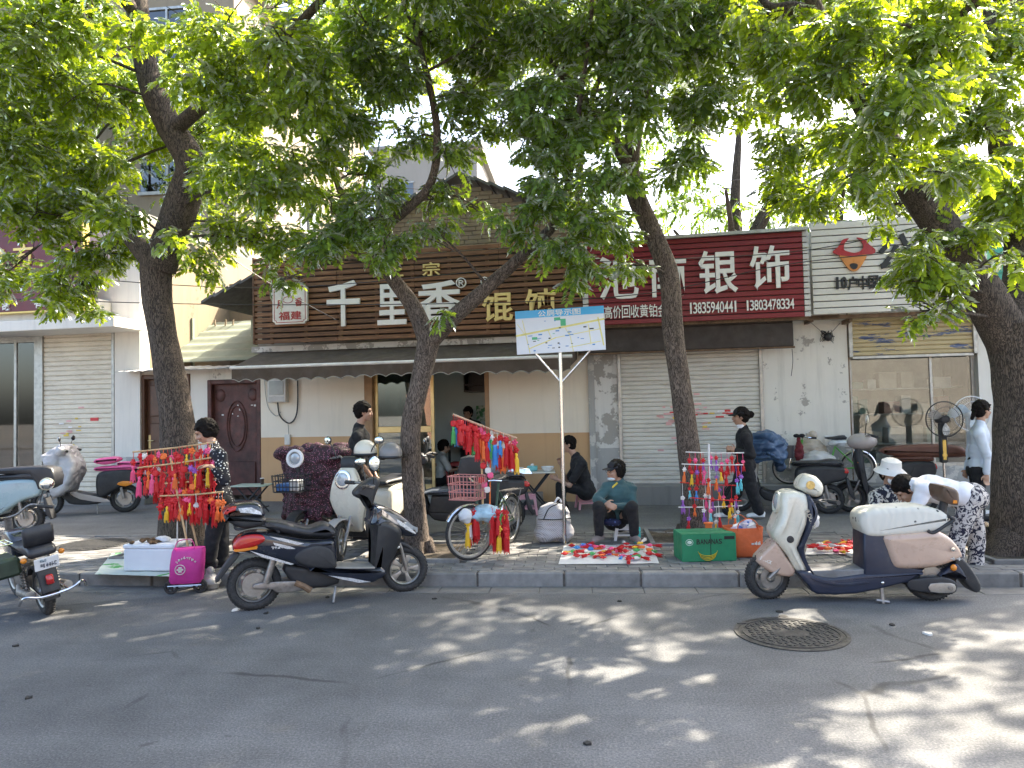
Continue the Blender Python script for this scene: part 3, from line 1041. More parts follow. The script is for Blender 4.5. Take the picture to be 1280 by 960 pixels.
# notices stuck behind the glass
for p0, y0, p1, y1 in ((470, 487, 481, 504), (488, 487, 500, 520), (502, 495, 514, 503), (479, 526, 500, 533), (478, 541, 498, 560), (509, 466, 516, 474)):
    a, b, z0, z1 = FR(p0, y0, p1, y1, .14)
    MB().bb(a, b, .135, .139, z0, z1).build('notice', M_PAP, dr, 0)
# shrine shelf and poster inside
o = fthing('wall_shelf', 'dark carved wall shelf hanging inside the restaurant doorway', 'shelf')
a, b, z0, z1 = FR(583, 463, 606, 490, 1.5)
M_BLK = mat('black plastic', (.018, .018, .02), .45, 0, .2, 8)
MB().bb(a, b, 1.65, 1.79, z0, z1).build('back', M_BLK, o, 0)
for q_ in (z0, z1 - .03, z0 + .12):
    MB().bb(a - .02, b + .02, 1.35, 1.649, q_, q_ + .03).build('shelf_board', M_BLK, o, 0)
for q_ in (a - .02, b):
    MB().bb(q_, q_ + .02, 1.36, 1.649, z0 + .031, z1 - .031).build('side', M_BLK, o, 0)
a, b, z0, z1 = FR(595, 507, 616, 527, 1.75)
o = MB().bb(a, b, 1.77, 1.795, z0, z1).build('poster', blotch('poster print', '#c9d2c4', '#4d8a58', 9)); o.matrix_world = FM.copy(); tag(o, 'pale green printed poster on the restaurant back wall', 'poster')
# electric meter
mt = fthing('meter_box', 'white electric meter box with black looping cables on cream wall', 'meter box')
a, b, z0, z1 = FR(335, 473, 358, 503, -.1)
MB().bb(a, b, -.13, -.001, z0, z1, .012).build('case', mat('meter plastic', (.62, .60, .55), .5, 0, .1, 6, 0, 50, .3), mt, 0)
MB().bb(a + .04, b - .04, -.14, -.131, z0 + .14, z1 - .05, .004).build('window', mat('meter window', (.35, .36, .34), .2), mt, 0)
MB().bb(a + .03, b - .03, -.137, -.131, z0 + .02, z0 + .1, .003).build('cover_plate', mat('meter plate', (.5, .48, .44), .5), mt, 0)
cab = lambda L, r: MB().curve([FP(px, py, -.03) for px, py in L], r, 6)
cab([(347, 503), (350, 520), (362, 529), (371, 516), (372, 478), (369, 450)], .012).build('cable', M_BLK, mt)
cab([(333, 455), (331, 480), (335, 508), (345, 520), (351, 515)], .007).build('cable', mat('grey cable', (.35, .34, .31), .6), mt)
cab([(360, 530), (361, 545), (360, 555)], .004).build('cable', M_BLK, mt)
a, b, z0, z1 = FR(357, 543, 364, 556, 0)
MB().bb(a, b, -.05, -.005, z0, z1, .008).build('socket', mat('meter plastic', (.6, .58, .52)), mt, 0)
o = MB().tube([FP(346, 488, -.03) + V((.0, .0, .35)), FP(333, 455, -.03)], .02, 6).build('conduit', M_ALU, mt)
# awning
aw = fthing('awning', 'brown fabric awning with scalloped valance over the restaurant', 'awning')
M_AWN = mat('brown awning canvas', (.085, .062, .045), .85, 0, .2, 2.5, .25, 160, .3, (.16, .14, .12))
ax0, ax1 = X(290, -1.25, 465), X(713, -1.25, 455)
zf_ = (Z(462, 290, -1.25) + Z(441, 713, -1.25)) / 2
zb_ = Z(431, 520, -.1) + .02
n = 40
q = MB()
top = []
for j, (d_, z_) in enumerate(((-.06, zb_), (-.45, zb_ - (zb_ - zf_) * .30), (-.85, zb_ - (zb_ - zf_) * .66), (-1.25, zf_))):
    top.append([V((ax0 + (ax1 - ax0) * k / n, d_, z_ - .015 * abs(math.sin(k * math.pi / 8)) * (1 if 0 < j < 3 else 0))) for k in range(n + 1)])
q.loft(top, False, False)
q.loft([[p - V((0, 0, .006)) for p in r_] for r_ in top[::-1]], False, False)
q.build('canopy', M_AWN, aw, 30)
q = MB()
ns = 22
m_ = 8
topv, bot = [], []
vh = .21
for k in range(ns * m_ + 1):
    u = k / (ns * m_)
    x = ax0 + (ax1 - ax0) * u
    wv = .012 * math.sin(u * 60)
    topv.append(V((x, -1.262, zf_ - .035)))
    bot.append(V((x, -1.262 + wv, zf_ - .035 - vh + .045 * abs(math.cos(math.pi * k / m_)) - .012 * math.sin(k * .05))))
q.loft([topv, bot], False, False)
q.loft([[p + V((0, .006, 0)) for p in bot], [p + V((0, .006, 0)) for p in topv]], False, False)
q.loft([bot, [p + V((0, .006, 0)) for p in bot]], False, False)
va = q.build('valance', M_AWN, aw, 30)
q = MB().tube([p + V((0, -.002, 0)) for p in bot], .006, 5)
q.build('piping', mat('pale piping', (.4, .37, .32), .7), va)
MB().tube([(ax0 - .03, -1.25, zf_ - .012), (ax1 + .03, -1.25, zf_ - .012)], .028, 10).build('front_bar', mat('white painted bar', (.72, .70, .66), .4), aw)
for k in (.12, .5, .88):
    x = ax0 + (ax1 - ax0) * k
    MB().tube([(x, -.05, zb_ - .15), (x + .3, -.6, zf_ + .05), (x, -1.2, zf_ - .02)], .02, 6).build('folding_arm', M_ALU, aw)
for s_, x in ((0, ax0), (1, ax1)):
    MB().add([(x, -.06, zb_), (x, -1.25, zf_), (x, -1.25, zf_ - vh * .8), (x, -.06, zf_ + .02)], [(0, 1, 2, 3)]).build('side_flap', M_AWN, aw, 0) if s_ == 1 else None
# slatted wooden sign
M_WOOD = NT('brown sign slat')
_p = M_WOOD.pos()
mp = M_WOOD.n('Mapping'); mp.inputs['Scale'].default_value = (1.0, 8, 14)
M_WOOD.l(_p, mp.inputs[0])
_g = M_WOOD.noise(mp.outputs[0], 2.5, 7, .7)
_c = M_WOOD.ramp(_g, [(.25, (.07, .032, .014)), (.5, (.17, .08, .036)), (.75, (.32, .175, .085))])
_oi = M_WOOD.n('ObjectInfo')
_h = M_WOOD.n('HueSaturation'); M_WOOD.l(M_WOOD.math('ADD', M_WOOD.math('MULTIPLY', _oi.outputs['Random'], .6), .75), _h.inputs['Value']); M_WOOD.l(_c, _h.inputs['Color'])
M_WOOD.col(_h.outputs[0]); M_WOOD.b.inputs['Roughness'].default_value = .7
M_WOOD.bump(_g, .25, .004)
SD = -.55
ws = fthing('wooden_slat_sign', 'long brown wooden slat sign with white and yellow characters', 'sign')
sx0, sx1 = X(316, SD, 380), X(731, SD, 375)
sz0, sz1 = (Z(432, 318, SD) + Z(412, 731, SD)) / 2, (Z(322, 318, SD) + Z(296, 731, SD)) / 2
ns = 16
h = (sz1 - sz0) / ns
for i in range(ns):
    x = sx0
    for L in (.27, .24, .25, .24):
        e = x + (sx1 - sx0) * L
        MB().bb(x, e - .004, SD, SD + .03, sz0 + i * h + .006, sz0 + (i + 1) * h - .022, .004).build('slat', M_WOOD.m, ws, 0).location.y = rnd.uniform(-.006, .006)
        x = e
for k in range(9):
    x = sx0 + (sx1 - sx0) * (k + .5) / 9
    MB().bb(x - .025, x + .025, SD + .04, SD + .09, sz0, sz1).build('batten', M_RUST, ws, 0)
MB().bb(X(340, .02), sx1, SD + .25, SD + .28, sz0 + .05, sz1 - .05).build('back_panel', mat('sign backing', (.05, .035, .025), .9), ws, 0)
MB().bb(sx0, sx0 + .03, SD - .01, SD + .1, sz0, sz1).build('end_batten', M_WOOD.m, ws, 0)
M_YLET = mat('yellow lettering', (.78, .60, .22), .5, 0, .05)
for c, p0, p1, y0, y1, m, bo in (('千', 409, 450, 351, 408, M_WLET, .02), ('里', 472, 508, 355, 406, M_WLET, .02), ('香', 522, 577, 351, 402, M_WLET, .02), ('馄', 603, 641, 365, 402, M_YLET, .016), ('饨', 656, 695, 361, 397, M_YLET, .016), ('正', 481, 504, 329, 346, M_YLET, .01), ('宗', 528, 550, 328, 345, M_YLET, .01), ('®', 570, 583, 347, 360, M_WLET, .0), ('®', 601, 611, 346, 358, M_WLET, .0)):
    a, b, z0, z1 = FR(p0, y0, p1, y1, SD - .03)
    letters(c, a, b, z0, z1, SD - .012, .045, m, ws, bold=bo)
pl = fthing('sign_plaque', 'white plaque with red characters on the wooden slat sign', 'plaque')
a, b, z0, z1 = FR(341, 356, 384, 405, SD - .06)
M_PLQ = mat('plaque white', (.74, .70, .62), .5)
ch = .05
oct_ = [(a + ch, z0), (b - ch, z0), (b - ch * .7, z0 + ch * .7), (b, z0 + ch), (b, z1 - ch), (b - ch * .7, z1 - ch * .7), (b - ch, z1), (a + ch, z1), (a + ch * .7, z1 - ch * .7), (a, z1 - ch), (a, z0 + ch), (a + ch * .7, z0 + ch * .7)]
MB().prism(oct_, SD - .07, SD - .015).build('board', M_PLQ, pl, 0)
M_RLET = mat('red lettering', (.38, .04, .03), .5)
cx_, cz_ = (a + b) / 2, (z0 + z1) / 2
q = MB()
q.tube([V((cx_ + (p[0] - cx_) * .9, SD - .071, cz_ + (p[1] - cz_) * .91)) for p in oct_ + oct_[:1]], .006, 5)
q.build('red_outline', M_RLET, pl)
letters('福建', a + (b - a) * .18, b - (b - a) * .16, z0 + .07, z0 + .22, SD - .069, .008, M_RLET, pl, bold=.02)
letters('月', a + (b - a) * .12, a + (b - a) * .30, z0 + .27, z0 + .42, SD - .069, .008, M_RLET, pl, bold=.02)
letters('香', a + (b - a) * .66, a + (b - a) * .86, z0 + .30, z0 + .45, SD - .069, .008, M_RLET, pl, bold=.02)
q = MB(); q.tube([V((cx_ - .03 + .09 * math.cos(t), SD - .071, z0 + .42 + .055 * math.sin(t))) for t in np.linspace(0, 6.283, 25)], .006, 5, False); q.build('ring_mark', M_RLET, pl)
# support beam behind sign
MB().bb(rx0, rx1, -.3, -.02, zs - .04, zs + .06).build('sign_beam', M_PEEL2, rs, 0)
# ---------------------------------------------------------------- silver shop
sv = fthing('silver_shop', 'white peeling shop house with closed middle shutter', 'shop')
ZTR = Z(300, 870)
v0, v1, v2, v3 = rx1 + .001, X(777), X(951), X(1062)
zsh = Z(437, 865)
MB().bb(v0, v1 - .05, -.03, .3, Z(560, 757), ZTR).build('pillar', M_PEEL2, sv, 0)
MB().bb(v0, v1 - .05, -.035, .3, 0, Z(560, 757) - .001).build('pillar_base', M_GREY, sv, 0)
MB().bb(v0 - .06, v0 + .04, -.05, -.031, .1, Z(430, 745)).build('pilaster_strip', M_GREY, sv, 0)
MB().bb(v2 + .05, v3, -.03, .3, Z(556, 1010), ZTR).build('wall', M_PEEL, sv, 0)
MB().bb(v2 + .05, v3, -.032, .3, 0, Z(556, 1010) - .001).build('wall_base', M_GREY, sv, 0)
MB().bb(v1 - .05, v2 + .05, 0, .3, zsh, ZTR).build('lintel', M_PEEL, sv, 0)
MB().bb(v0 + .5, X(1300), -.42, -.036, 0, Z(607, 865, -.42), .012).build('step', M_STEP, sv, 0)
MB().bb(v0, X(1700), .3, 8, ZTR - .15, ZTR).build('roof', M_STEP, sv, 0)
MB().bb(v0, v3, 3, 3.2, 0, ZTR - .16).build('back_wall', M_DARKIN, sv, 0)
sh2 = shutter('roller_shutter', 'wide white roller shutter under the dark red signboard', v1, v2, Z(605, 865), zsh, 31, M_SHUT, -.01)
stickers(sh2, X(820), X(880), Z(552, 850), Z(490, 850), 34, -.028, [M_STK[2], M_STK[2], M_STK[1], M_STK[3], M_STK[2]], 5)
stickers(sh2, X(880), X(915), Z(522, 900), Z(508, 900), 8, -.028, [M_STK[1], M_STK[0], M_STK[3]], 6)
stickers(sh2, X(815), X(880), Z(530, 850), Z(515, 850), 8, -.028, [M_STK[0], M_STK[2]], 9)
fa = fthing('rolled_awning', 'dark brown rolled-up awning above the middle shutter', 'awning')
a, b, z0, z1 = FR(722, 407, 992, 438, -.4)
z0 = (Z(441, 757, -.4) + Z(432, 992, -.4)) / 2; z1 = (Z(412, 757, -.4) + Z(403, 992, -.4)) / 2
M_FAS = mat('dark brown canvas', (.045, .033, .027), .7, 0, .25, 3, .2, 150, .2, (.10, .08, .07))
MB().bb(a, b, -.4, -.34, z0, z1, .01).build('hanging_cloth', M_FAS, fa, 0)
MB().tube([(a, -.32, z1 + .03), (b, -.32, z1 + .03)], .06, 12).build('roll', M_FAS, fa)
MB().tube([(a, -.37, z0 - .015), (b + .02, -.37, z0 - .015)], .018, 8).build('bottom_bar', M_RUST, fa)
for x in (a + .05, (a + b) / 2, b - .05):
    MB().bb(x - .02, x + .02, -.31, -.03, z1 - .02, z1 + .02).build('bracket', M_RUST, fa, 0)
cab2 = MB().curve([FP(990, 436, -.38), FP(991, 452, -.36), FP(989, 470, -.36)], .005, 5); cab2.build('pull_cord', M_BLK, fa)
# long angle-iron frame under the signs
o = fthing('sign_support', 'rusty angle-iron frame under the red and white signs', 'frame')
for (p0, p1, yy0, yy1, dd) in ((736, 1050, 408, 396, -.5), (1010, 1236, 396, 390, -.5)):
    A, B = FP(p0, yy0, dd), FP(p1, yy1, dd)
    zz = (A.z + B.z) / 2
    MB().bb(A.x, B.x - .01, dd, dd + .06, zz - .03, zz + .03).build('rail', M_RUST, o, 0)
for px in (740, 800, 880, 960, 1012, 1060, 1140, 1228):
    x = X(px, -.3, 400)
    MB().bb(x - .025, x + .025, -.45, -.031, Z(401, px, -.3) - .03, Z(401, px, -.3) + .03).build('bracket', M_RUST, o, 0)
# red slat sign
def slatsign(name, label, p0, p1, yb0, yb1, yt0, yt1, d, ns, m, ends=None):
    t = fthing(name, label, 'sign')
    a, b = X(p0, d, (yb0 + yt0) / 2), X(p1, d, (yb1 + yt1) / 2)
    z0 = (Z(yb0, p0, d) + Z(yb1, p1, d)) / 2
    z1 = (Z(yt0, p0, d) + Z(yt1, p1, d)) / 2
    h_ = (z1 - z0) / ns
    e = .09 if ends else 0
    me = MB().bb(a + e, b - e, d, d + .03, .004, h_ - .010, .006).mesh('slat', 0)
    for i in range(ns):
        o_ = ob('slat', me, m, t); o_.location = (0, rnd.uniform(-.004, .004), z0 + i * h_)
        if ends:
            for u, w_ in ((a, a + e - .002), (b - e + .002, b)):
                MB().bb(u, w_, d, d + .03, z0 + i * h_ + .004, z0 + (i + 1) * h_ - .012, .004).build('end_cap', ends, t, 0)
    MB().bb(a + .02, b - .02, d + .035, d + .07, z0 + .02, z1 - .02).build('backing', M_DARKIN, t, 0)
    MB().bb(a, b, d + .071, d + .12, z1 - .05, z1 + .03).build('top_rail', M_ALU, t, 0)
    return t, a, b, z0, z1
M_RSL = mat('dark red enamel slat', (.21, .016, .022), .45, 0, .18, 2.5, .05, 60, .15, (.10, .02, .02))
RD = -.62
rs2, ra, rb, rz0, rz1 = slatsign('red_slat_sign', 'dark red slatted sign with large white characters and phone numbers', 728, 1012, 409, 394, 306, 287, RD, 15, M_RSL, mat('pale slat end', (.62, .60, .56), .5))
for c, p0, p1, y0, y1 in (('池', 748, 798, 320, 374), ('南', 812, 858, 319, 371), ('银', 873, 922, 313, 367), ('饰', 937, 987, 307, 362)):
    a, b, z0, z1 = FR(p0, y0, p1, y1, RD - .03)
    letters(c, a, b, z0, z1, RD - .006, .05, M_WLET, rs2, bold=.014)
for tx, p0, p1, y0, y1 in (('高价回收黄铂金', 755, 833, 381, 397), ('13835940441', 861, 922, 377, 391), ('13803478334', 932, 993, 374, 387)):
    a, b, z0, z1 = FR(p0, y0, p1, y1, RD - .03)
    letters(tx, a, b, z0, z1, RD - .006, .02, M_WLET, rs2, bold=.008)
cp = fthing('metal_coping', 'bent grey metal coping strip on top of the red sign', 'coping')
A, B = FP(800, 299, RD), FP(1008, 285, RD)
MB().loft([[V((A.x, RD - .1, rz1 + .03)), V((A.x, .3, rz1 + .14)), V((A.x, .3, rz1 + .10)), V((A.x, RD - .1, rz1 - .02))], [V((B.x, RD - .1, rz1 + .04)), V((B.x, .3, rz1 + .15)), V((B.x, .3, rz1 + .11)), V((B.x, RD - .1, rz1 - .01))]]).build('strip', M_ALU, cp, 0)
# ---------------------------------------------------------------- white sign shop
wsx = fthing('window_shop', 'shop house with yellow half-open shutter and wide display window', 'shop')
w0, w1 = X(1064), X(1224)
zq0, zq1, zq2 = Z(583, 1140), Z(443, 1140), Z(394, 1140)
MB().bb(v3 + .002, w0, -.02, .3, 0, ZTR - .01).build('jamb', M_RUST, wsx, 0)
MB().bb(w1, X(1246), -.04, .3, 0, ZTR - .01).build('wall', M_WHITE, wsx, 0)
MB().bb(X(1246), X(1700), -.03, .3, 0, ZTR - .02).build('wall', M_PEEL, wsx, 0)
MB().bb(w0, w1, 0, .3, zq2, ZTR - .02).build('lintel', M_PEEL, wsx, 0)
MB().bb(w0, w1, .02, .3, 0, zq0).build('sill_wall', M_GREY, wsx, 0)
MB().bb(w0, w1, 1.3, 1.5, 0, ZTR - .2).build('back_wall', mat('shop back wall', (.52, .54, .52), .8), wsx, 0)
for u in (w0 - .1, w1):
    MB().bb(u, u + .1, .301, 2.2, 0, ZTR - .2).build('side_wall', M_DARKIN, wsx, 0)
pn = MB().bb(w0, w1, .10, .108, zq0, zq1).build('window_pane', glass('dusty glass', (.86, .88, .86), .9), wsx, 0)
for a, b, c, d_ in ((w0, w0 + .05, zq0, zq1), (w1 - .05, w1, zq0, zq1), (w0 + .051, w1 - .051, zq0, zq0 + .05), (w0 + .051, w1 - .051, zq1 - .04, zq1), (X(1167), X(1167) + .035, zq0 + .051, zq1 - .041)):
    MB().bb(a, b, .08, .13, c, d_).build('window_bar', M_ALU, pn, 0)
shutter('roller_shutter', 'flaking yellow roller shutter half rolled down above the display window', w0 + .04, w1 - .05, zq1, zq2, 9, M_SHUTY, -.02)
for zz_ in (Z(516, 1140, .9), Z(552, 1140, .9), Z(485, 1140, .9), Z(583, 1140, .9)):
    o = MB().bb(w0 + .02, w1 - .02, .5, 1.0, zz_ - .02, zz_).build('display_shelf', mat('glass shelf', (.45, .47, .46), .3)); o.matrix_world = FM.copy()
    tag(o, 'long pale display shelf behind the wide shop window', 'shelf', 'shelves behind the display window')
    x = w0 + .1
    while x < w1 - .3:
        bw_ = rnd.uniform(.1, .28)
        if rnd.random() < .75:
            o = MB().bb(x, x + bw_, .62, .9, zz_ + .001, zz_ + rnd.uniform(.1, .3), .005).build('display_box', rnd.choice([mat('carton pale', (.5, .45, .38), .7), mat('carton white', (.6, .6, .58), .6), mat('carton green', (.25, .38, .33), .6), mat('carton rose', (.45, .28, .24), .6)])); o.matrix_world = FM.copy()
            tag(o, 'packaged goods box standing on a shelf behind the wide shop window', 'box', 'boxes behind the display window')
        x += bw_ + rnd.uniform(.01, .1)
M_WSL = mat('white enamel slat', (.70, .67, .60), .45, 0, .1, 2, .05, 60, .2, (.4, .36, .3))
WD = -.6
ww, wa, wb, wz0, wz1 = slatsign('white_slat_sign', 'white slatted sign with red bull-head emblem and black characters', 1015, 1234, 392, 386, 279, 266, WD, 14, M_WSL)
M_KLET = mat('black lettering', (.015, .015, .016), .5)
for tx, p0, p1, y0, y1, bo in (('10', 1043, 1059, 346, 361, .05), ('户中国家庭', 1060, 1125, 344, 361, .016), ('7户用公牛', 1133, 1205, 342, 358, .016), ('公牛', 1098, 1190, 290, 337, .03)):
    a, b, z0, z1 = FR(p0, y0, p1, y1, WD - .03)
    letters(tx, a, b, z0, z1, WD - .006, .025, M_KLET, ww, bold=bo, skew=.12 if tx == '公牛' else 0)
# bull head emblem
def emblem(pts, m, name, dep=.03, sm=5):
    q = catmull([V((FP(p[0], p[1], WD - .03).x, 0, FP(p[0], p[1], WD - .03).z)) for p in pts], sm, True)
    return MB().prism([(p.x, p.z) for p in q], WD - .006 - dep, WD - .006).build(name, m, ww, 0)
M_RED = mat('emblem red', (.40, .025, .03), .3, 0, .2, 4)
M_ORG = mat('emblem orange', (.62, .24, .06), .3, 0, .2, 4)
emblem([(1041, 315), (1048, 308), (1053, 300), (1061, 298), (1056, 304), (1055, 312), (1062, 315), (1068, 316), (1075, 314), (1079, 309), (1077, 302), (1071, 297), (1080, 299), (1087, 306), (1094, 312), (1092, 317), (1080, 318), (1066, 320), (1050, 319)], M_RED, 'emblem_horns')
emblem([(1050, 319), (1066, 321), (1083, 318), (1080, 327), (1073, 337), (1067, 339), (1061, 336), (1054, 327)], M_ORG, 'emblem_face', .025)
emblem([(1062, 331), (1067, 329), (1072, 331), (1070, 336), (1065, 336)], M_KLET, 'emblem_muzzle', .032)
# green sign of the next shop
gs = fthing('green_signboard', 'green signboard glimpsed behind the big right tree', 'sign')
a, b, z0, z1 = FR(1240, 264, 1420, 390, -.5)
M_GRN = mat('green enamel', (.05, .32, .24), .4)
for i in range(12):
    h_ = (z1 - z0) / 12
    MB().bb(a, b, -.5, -.46, z0 + i * h_ + .005, z0 + (i + 1) * h_ - .005, .004).build('slat', M_GRN, gs, 0)
# wire coil on the wall, cables
wc = fthing('wire_coil', 'tangle of thin loose wires on the white peeling wall', 'wire')
q = MB()
for s_ in range(5):
    r_ = random.Random(s_)
    q.curve([FP(1034 + r_.uniform(-9, 9), 421 + r_.uniform(-9, 9), -.06 - .01 * s_) for _ in range(7)], .004, 4)
q.curve([FP(1012, 402, -.1), FP(1024, 412, -.06), FP(1033, 420, -.06), FP(1050, 404, -.1)], .004, 4)
q.ell(FP(1035, 421, -.08), (.06, .05, .07), 8, 6)
q.build('wires', M_BLK, wc)
# overhead cables
for i, pts in enumerate((((-40, 335, 9), (330, 360, 10.5), (700, 330, 10.6), (1015, 312, 10.6), (1300, 240, 9)), ((-40, 372, 10), (330, 381, 10.4), (760, 372, 10.4), (1000, 328, 10.4), (1320, 300, 9.6)), ((150, 330, 12), (420, 236, 13), (640, 246, 14), (960, 222, 14), (1300, 200, 13)), ((780, 150, 12), (900, 141, 12), (1040, 134, 12), (1320, 118, 11)), ((230, 280, 9.6), (330, 350, 10.6), (420, 400, 10.8)))):
    tag(MB().curve([P(*p) for p in pts], .007, 5, 6).build('overhead_cable', M_BLK), ['thin black cable crossing the signs just under eaves', 'lower black cable sagging past the shop signs', 'high cable running behind the trees above roofs', 'cable crossing the sky at upper right', 'short cable slanting from left tree to the wooden sign'][i], 'cable', 'overhead cables')
# ---------------------------------------------------------------- blocks behind
def block(name, label, x0, x1, y0, y1, h, m, wins, side=None):
    t = thing(name, label, 'building', ((x0 + x1) / 2, (y0 + y1) / 2, 0))
    w_, d_ = (x1 - x0) / 2, (y1 - y0) / 2
    MB().bb(-w_, w_, -d_, d_, 0, h).build('walls', m, t, 0)
    MB().bb(-w_ - .25, w_ + .25, -d_ - .25, d_ + .25, h + .001, h + .25).build('roof', M_STEP, t, 0)
    mg = glass('house glass', (.15, .18, .2), 2.5)
    for (s_, a, z, ww_, hh_) in wins:
        if s_ == 'f':
            f = MB().bb(a - ww_ / 2, a + ww_ / 2, -d_ - .03, -d_ + .01, z, z + hh_).build('window', mg, t, 0)
            for aa, bb_, c, e in ((a - ww_ / 2 - .05, a + ww_ / 2 + .05, z - .08, z - .001), (a - ww_ / 2 - .05, a + ww_ / 2 + .05, z + hh_ + .001, z + hh_ + .06), (a - .025, a + .025, z, z + hh_)):
                MB().bb(aa, bb_, -d_ - .07, -d_ - .031, c, e).build('frame', M_ALU, f, 0)
        else:
            f = MB().bb(w_ - .01, w_ + .03, a - ww_ / 2, a + ww_ / 2, z, z + hh_).build('window', mg, t, 0)
            for aa, bb_, c, e in ((a - ww_ / 2 - .05, a + ww_ / 2 + .05, z - .08, z - .001), (a - ww_ / 2 - .05, a + ww_ / 2 + .05, z + hh_ + .001, z + hh_ + .06), (a - .03, a + .03, z, z + hh_)):
                MB().bb(w_ + .031, w_ + .09, aa, bb_, c, e).build('frame', M_WHITE, f, 0)
    return t
block('apartment_block', 'tall pale ochre apartment block behind the left trees', -24, -8.2, 16.5, 27, 12.5, plaster('ochre block plaster', (.28, .235, .17), grime=.4), [('s', y, z, 1.3, 1.5) for y in (-3.6, -.6, 2.6) for z in (4.2, 7.2, 10.2)] + [('f', x, z, 1.4, 1.5) for x in (-5, -1, 3.5, 6.2) for z in (4.2, 7.2, 10.2)])
block('white_block', 'white block of flats far behind the forked tree', -9.5, -4.6, 33, 46, 14, plaster('far white plaster', (.30, .285, .26), grime=.3), [('s', y, z, 1.4, 1.5) for y in (-4, -.5, 3) for z in (5, 8, 11)] + [('f', x, z, 1.2, 1.5) for x in (-1.2, 1.2) for z in (5, 8, 11)])
# terrace across the street (seen as reflection in the panes)
for i, (x0, x1, h_, c, r_) in enumerate(((-16, -7, 4.2, (.55, .30, .20), 0), (-6.9, 1.0, 5.0, (.62, .58, .50), 1), (1.1, 9, 4.4, (.50, .28, .18), 2), (9.1, 18, 5.6, (.6, .56, .5), 3))):
    block('opposite_house', ['low brick shop house across the street, behind the viewer, far left', 'cream shop house across the street, behind the viewer, left of centre', 'low brick shop house across the street, behind the viewer, right of centre', 'cream shop house across the street, behind the viewer, far right'][i], x0, x1, -24, -17.5, h_, plaster('opp plaster %d' % i, tuple(v * .75 for v in c), grime=.3), [('s', 0, 1.2, 1.4, 1.5)])
# ================================================================== TREES
def barkmat(name, c0, c1):
    k = NT(name)
    p = k.pos()
    mp = k.n('Mapping'); mp.inputs['Scale'].default_value = (1, 1, .22)
    k.l(p, mp.inputs[0])
    vo = k.n('TexVoronoi', i_Scale=48.0); vo.feature = 'DISTANCE_TO_EDGE'
    nz = k.n('TexNoise', i_Scale=12.0, i_Detail=5.0)
    k.l(mp.outputs[0], nz.inputs['Vector'])
    ad = k.n('Mix', data_type='VECTOR'); ad.inputs[0].default_value = .22
    k.l(mp.outputs[0], ad.inputs[4]); k.l(nz.outputs['Color'], ad.inputs[5])
    k.l(ad.outputs[1], vo.inputs['Vector'])
    f = k.noise(mp.outputs[0], 18, 8, .7)
    h = k.math('ADD', k.math('MINIMUM', vo.outputs['Distance'], .16), k.math('MULTIPLY', f, .12))
    c = k.ramp(h, [(.06, tuple(x * .35 for x in c0)), (.14, c0), (.24, c1)])
    c = k.mix(.6, c, k.ramp(k.noise(p, 2.5, 4), [(.3, (.75,) * 3), (.7, (1.2,) * 3)]), 'MULTIPLY')
    k.col(c)
    k.b.inputs['Roughness'].default_value = .95
    k.bump(h, .8, .05)
    return k.m
M_BARK = [barkmat('bark a', (.060, .046, .036), (.135, .105, .082)), barkmat('bark b', (.085, .064, .050), (.205, .160, .128))]
def leafmat(name, lo, hi, trans):
    k = NT(name)
    k.t.nodes.remove(k.b)
    r = k.n('NewGeometry').outputs['Random Per Island']
    p = k.pos(False)
    f = k.math('ADD', k.math('MULTIPLY', r, .55), k.math('MULTIPLY', k.noise(p, 1.3, 3), .55))
    c = k.ramp(f, [(.25, lo), (.62, hi), (.80, tuple(x * 1.25 for x in hi))])
    d = k.n('BsdfDiffuse'); k.l(c, d.inputs[0])
    t = k.n('BsdfTranslucent')
    k.l(k.mix(1.0, c, trans, 'MULTIPLY'), t.inputs[0])
    g = k.n('BsdfGlossy'); g.inputs['Roughness'].default_value = .5; g.inputs[0].default_value = (.9, .95, .9, 1)
    m1 = k.n('MixShader'); m1.inputs[0].default_value = .58
    k.l(d.outputs[0], m1.inputs[1]); k.l(t.outputs[0], m1.inputs[2])
    m2 = k.n('MixShader')
    fr = k.n('Fresnel'); fr.inputs[0].default_value = 1.18
    k.l(fr.outputs[0], m2.inputs[0])
    k.l(m1.outputs[0], m2.inputs[1]); k.l(g.outputs[0], m2.inputs[2])
    k.l(m2.outputs[0], k.out.inputs[0])
    return k.m
M_LEAF = [leafmat('locust leaf', (.08, .145, .022), (.205, .30, .048), (3.0, 2.5, .45)), leafmat('locust leaf blue green', (.068, .125, .034), (.165, .26, .06), (2.8, 2.4, .55)), leafmat('far leaf', (.05, .095, .02), (.13, .21, .04), (2.2, 2.1, .8))]
rs_ = np.random.RandomState(11)
# one pinnate leaf: pairs of leaflets along a drooping stalk (unit length along +x, up +z)
def leaf_template(pairs=7, lw=.20, ll=.40):
    quads = []
    for i in range(pairs):
        t = .22 + .7 * i / (pairs - 1)
        zc = -.28 * t * t
        s = 1.0 - .35 * abs(t - .55)
        for sd in (-1, 1):
            b = np.array([t, sd * .02, zc])
            dr = np.array([.42, sd * .9, -.25]); dr /= np.linalg.norm(dr)
            q = np.cross(dr, [0, 0, 1]); q /= np.linalg.norm(q)
            L, W = ll * s, lw * s
            quads.append([b, b + dr * L * .5 + q * W * .5 + [0, 0, .02], b + dr * L + [0, 0, -.05], b + dr * L * .5 - q * W * .5 + [0, 0, .02]])
    b = np.array([.95, 0, -.26])
    dr = np.array([.9, 0, -.42])
    quads.append([b, b + dr * .2 + [0, .09, 0], b + dr * .42, b + dr * .2 + [0, -.09, 0]])
    return np.array(quads)
TPL = leaf_template()
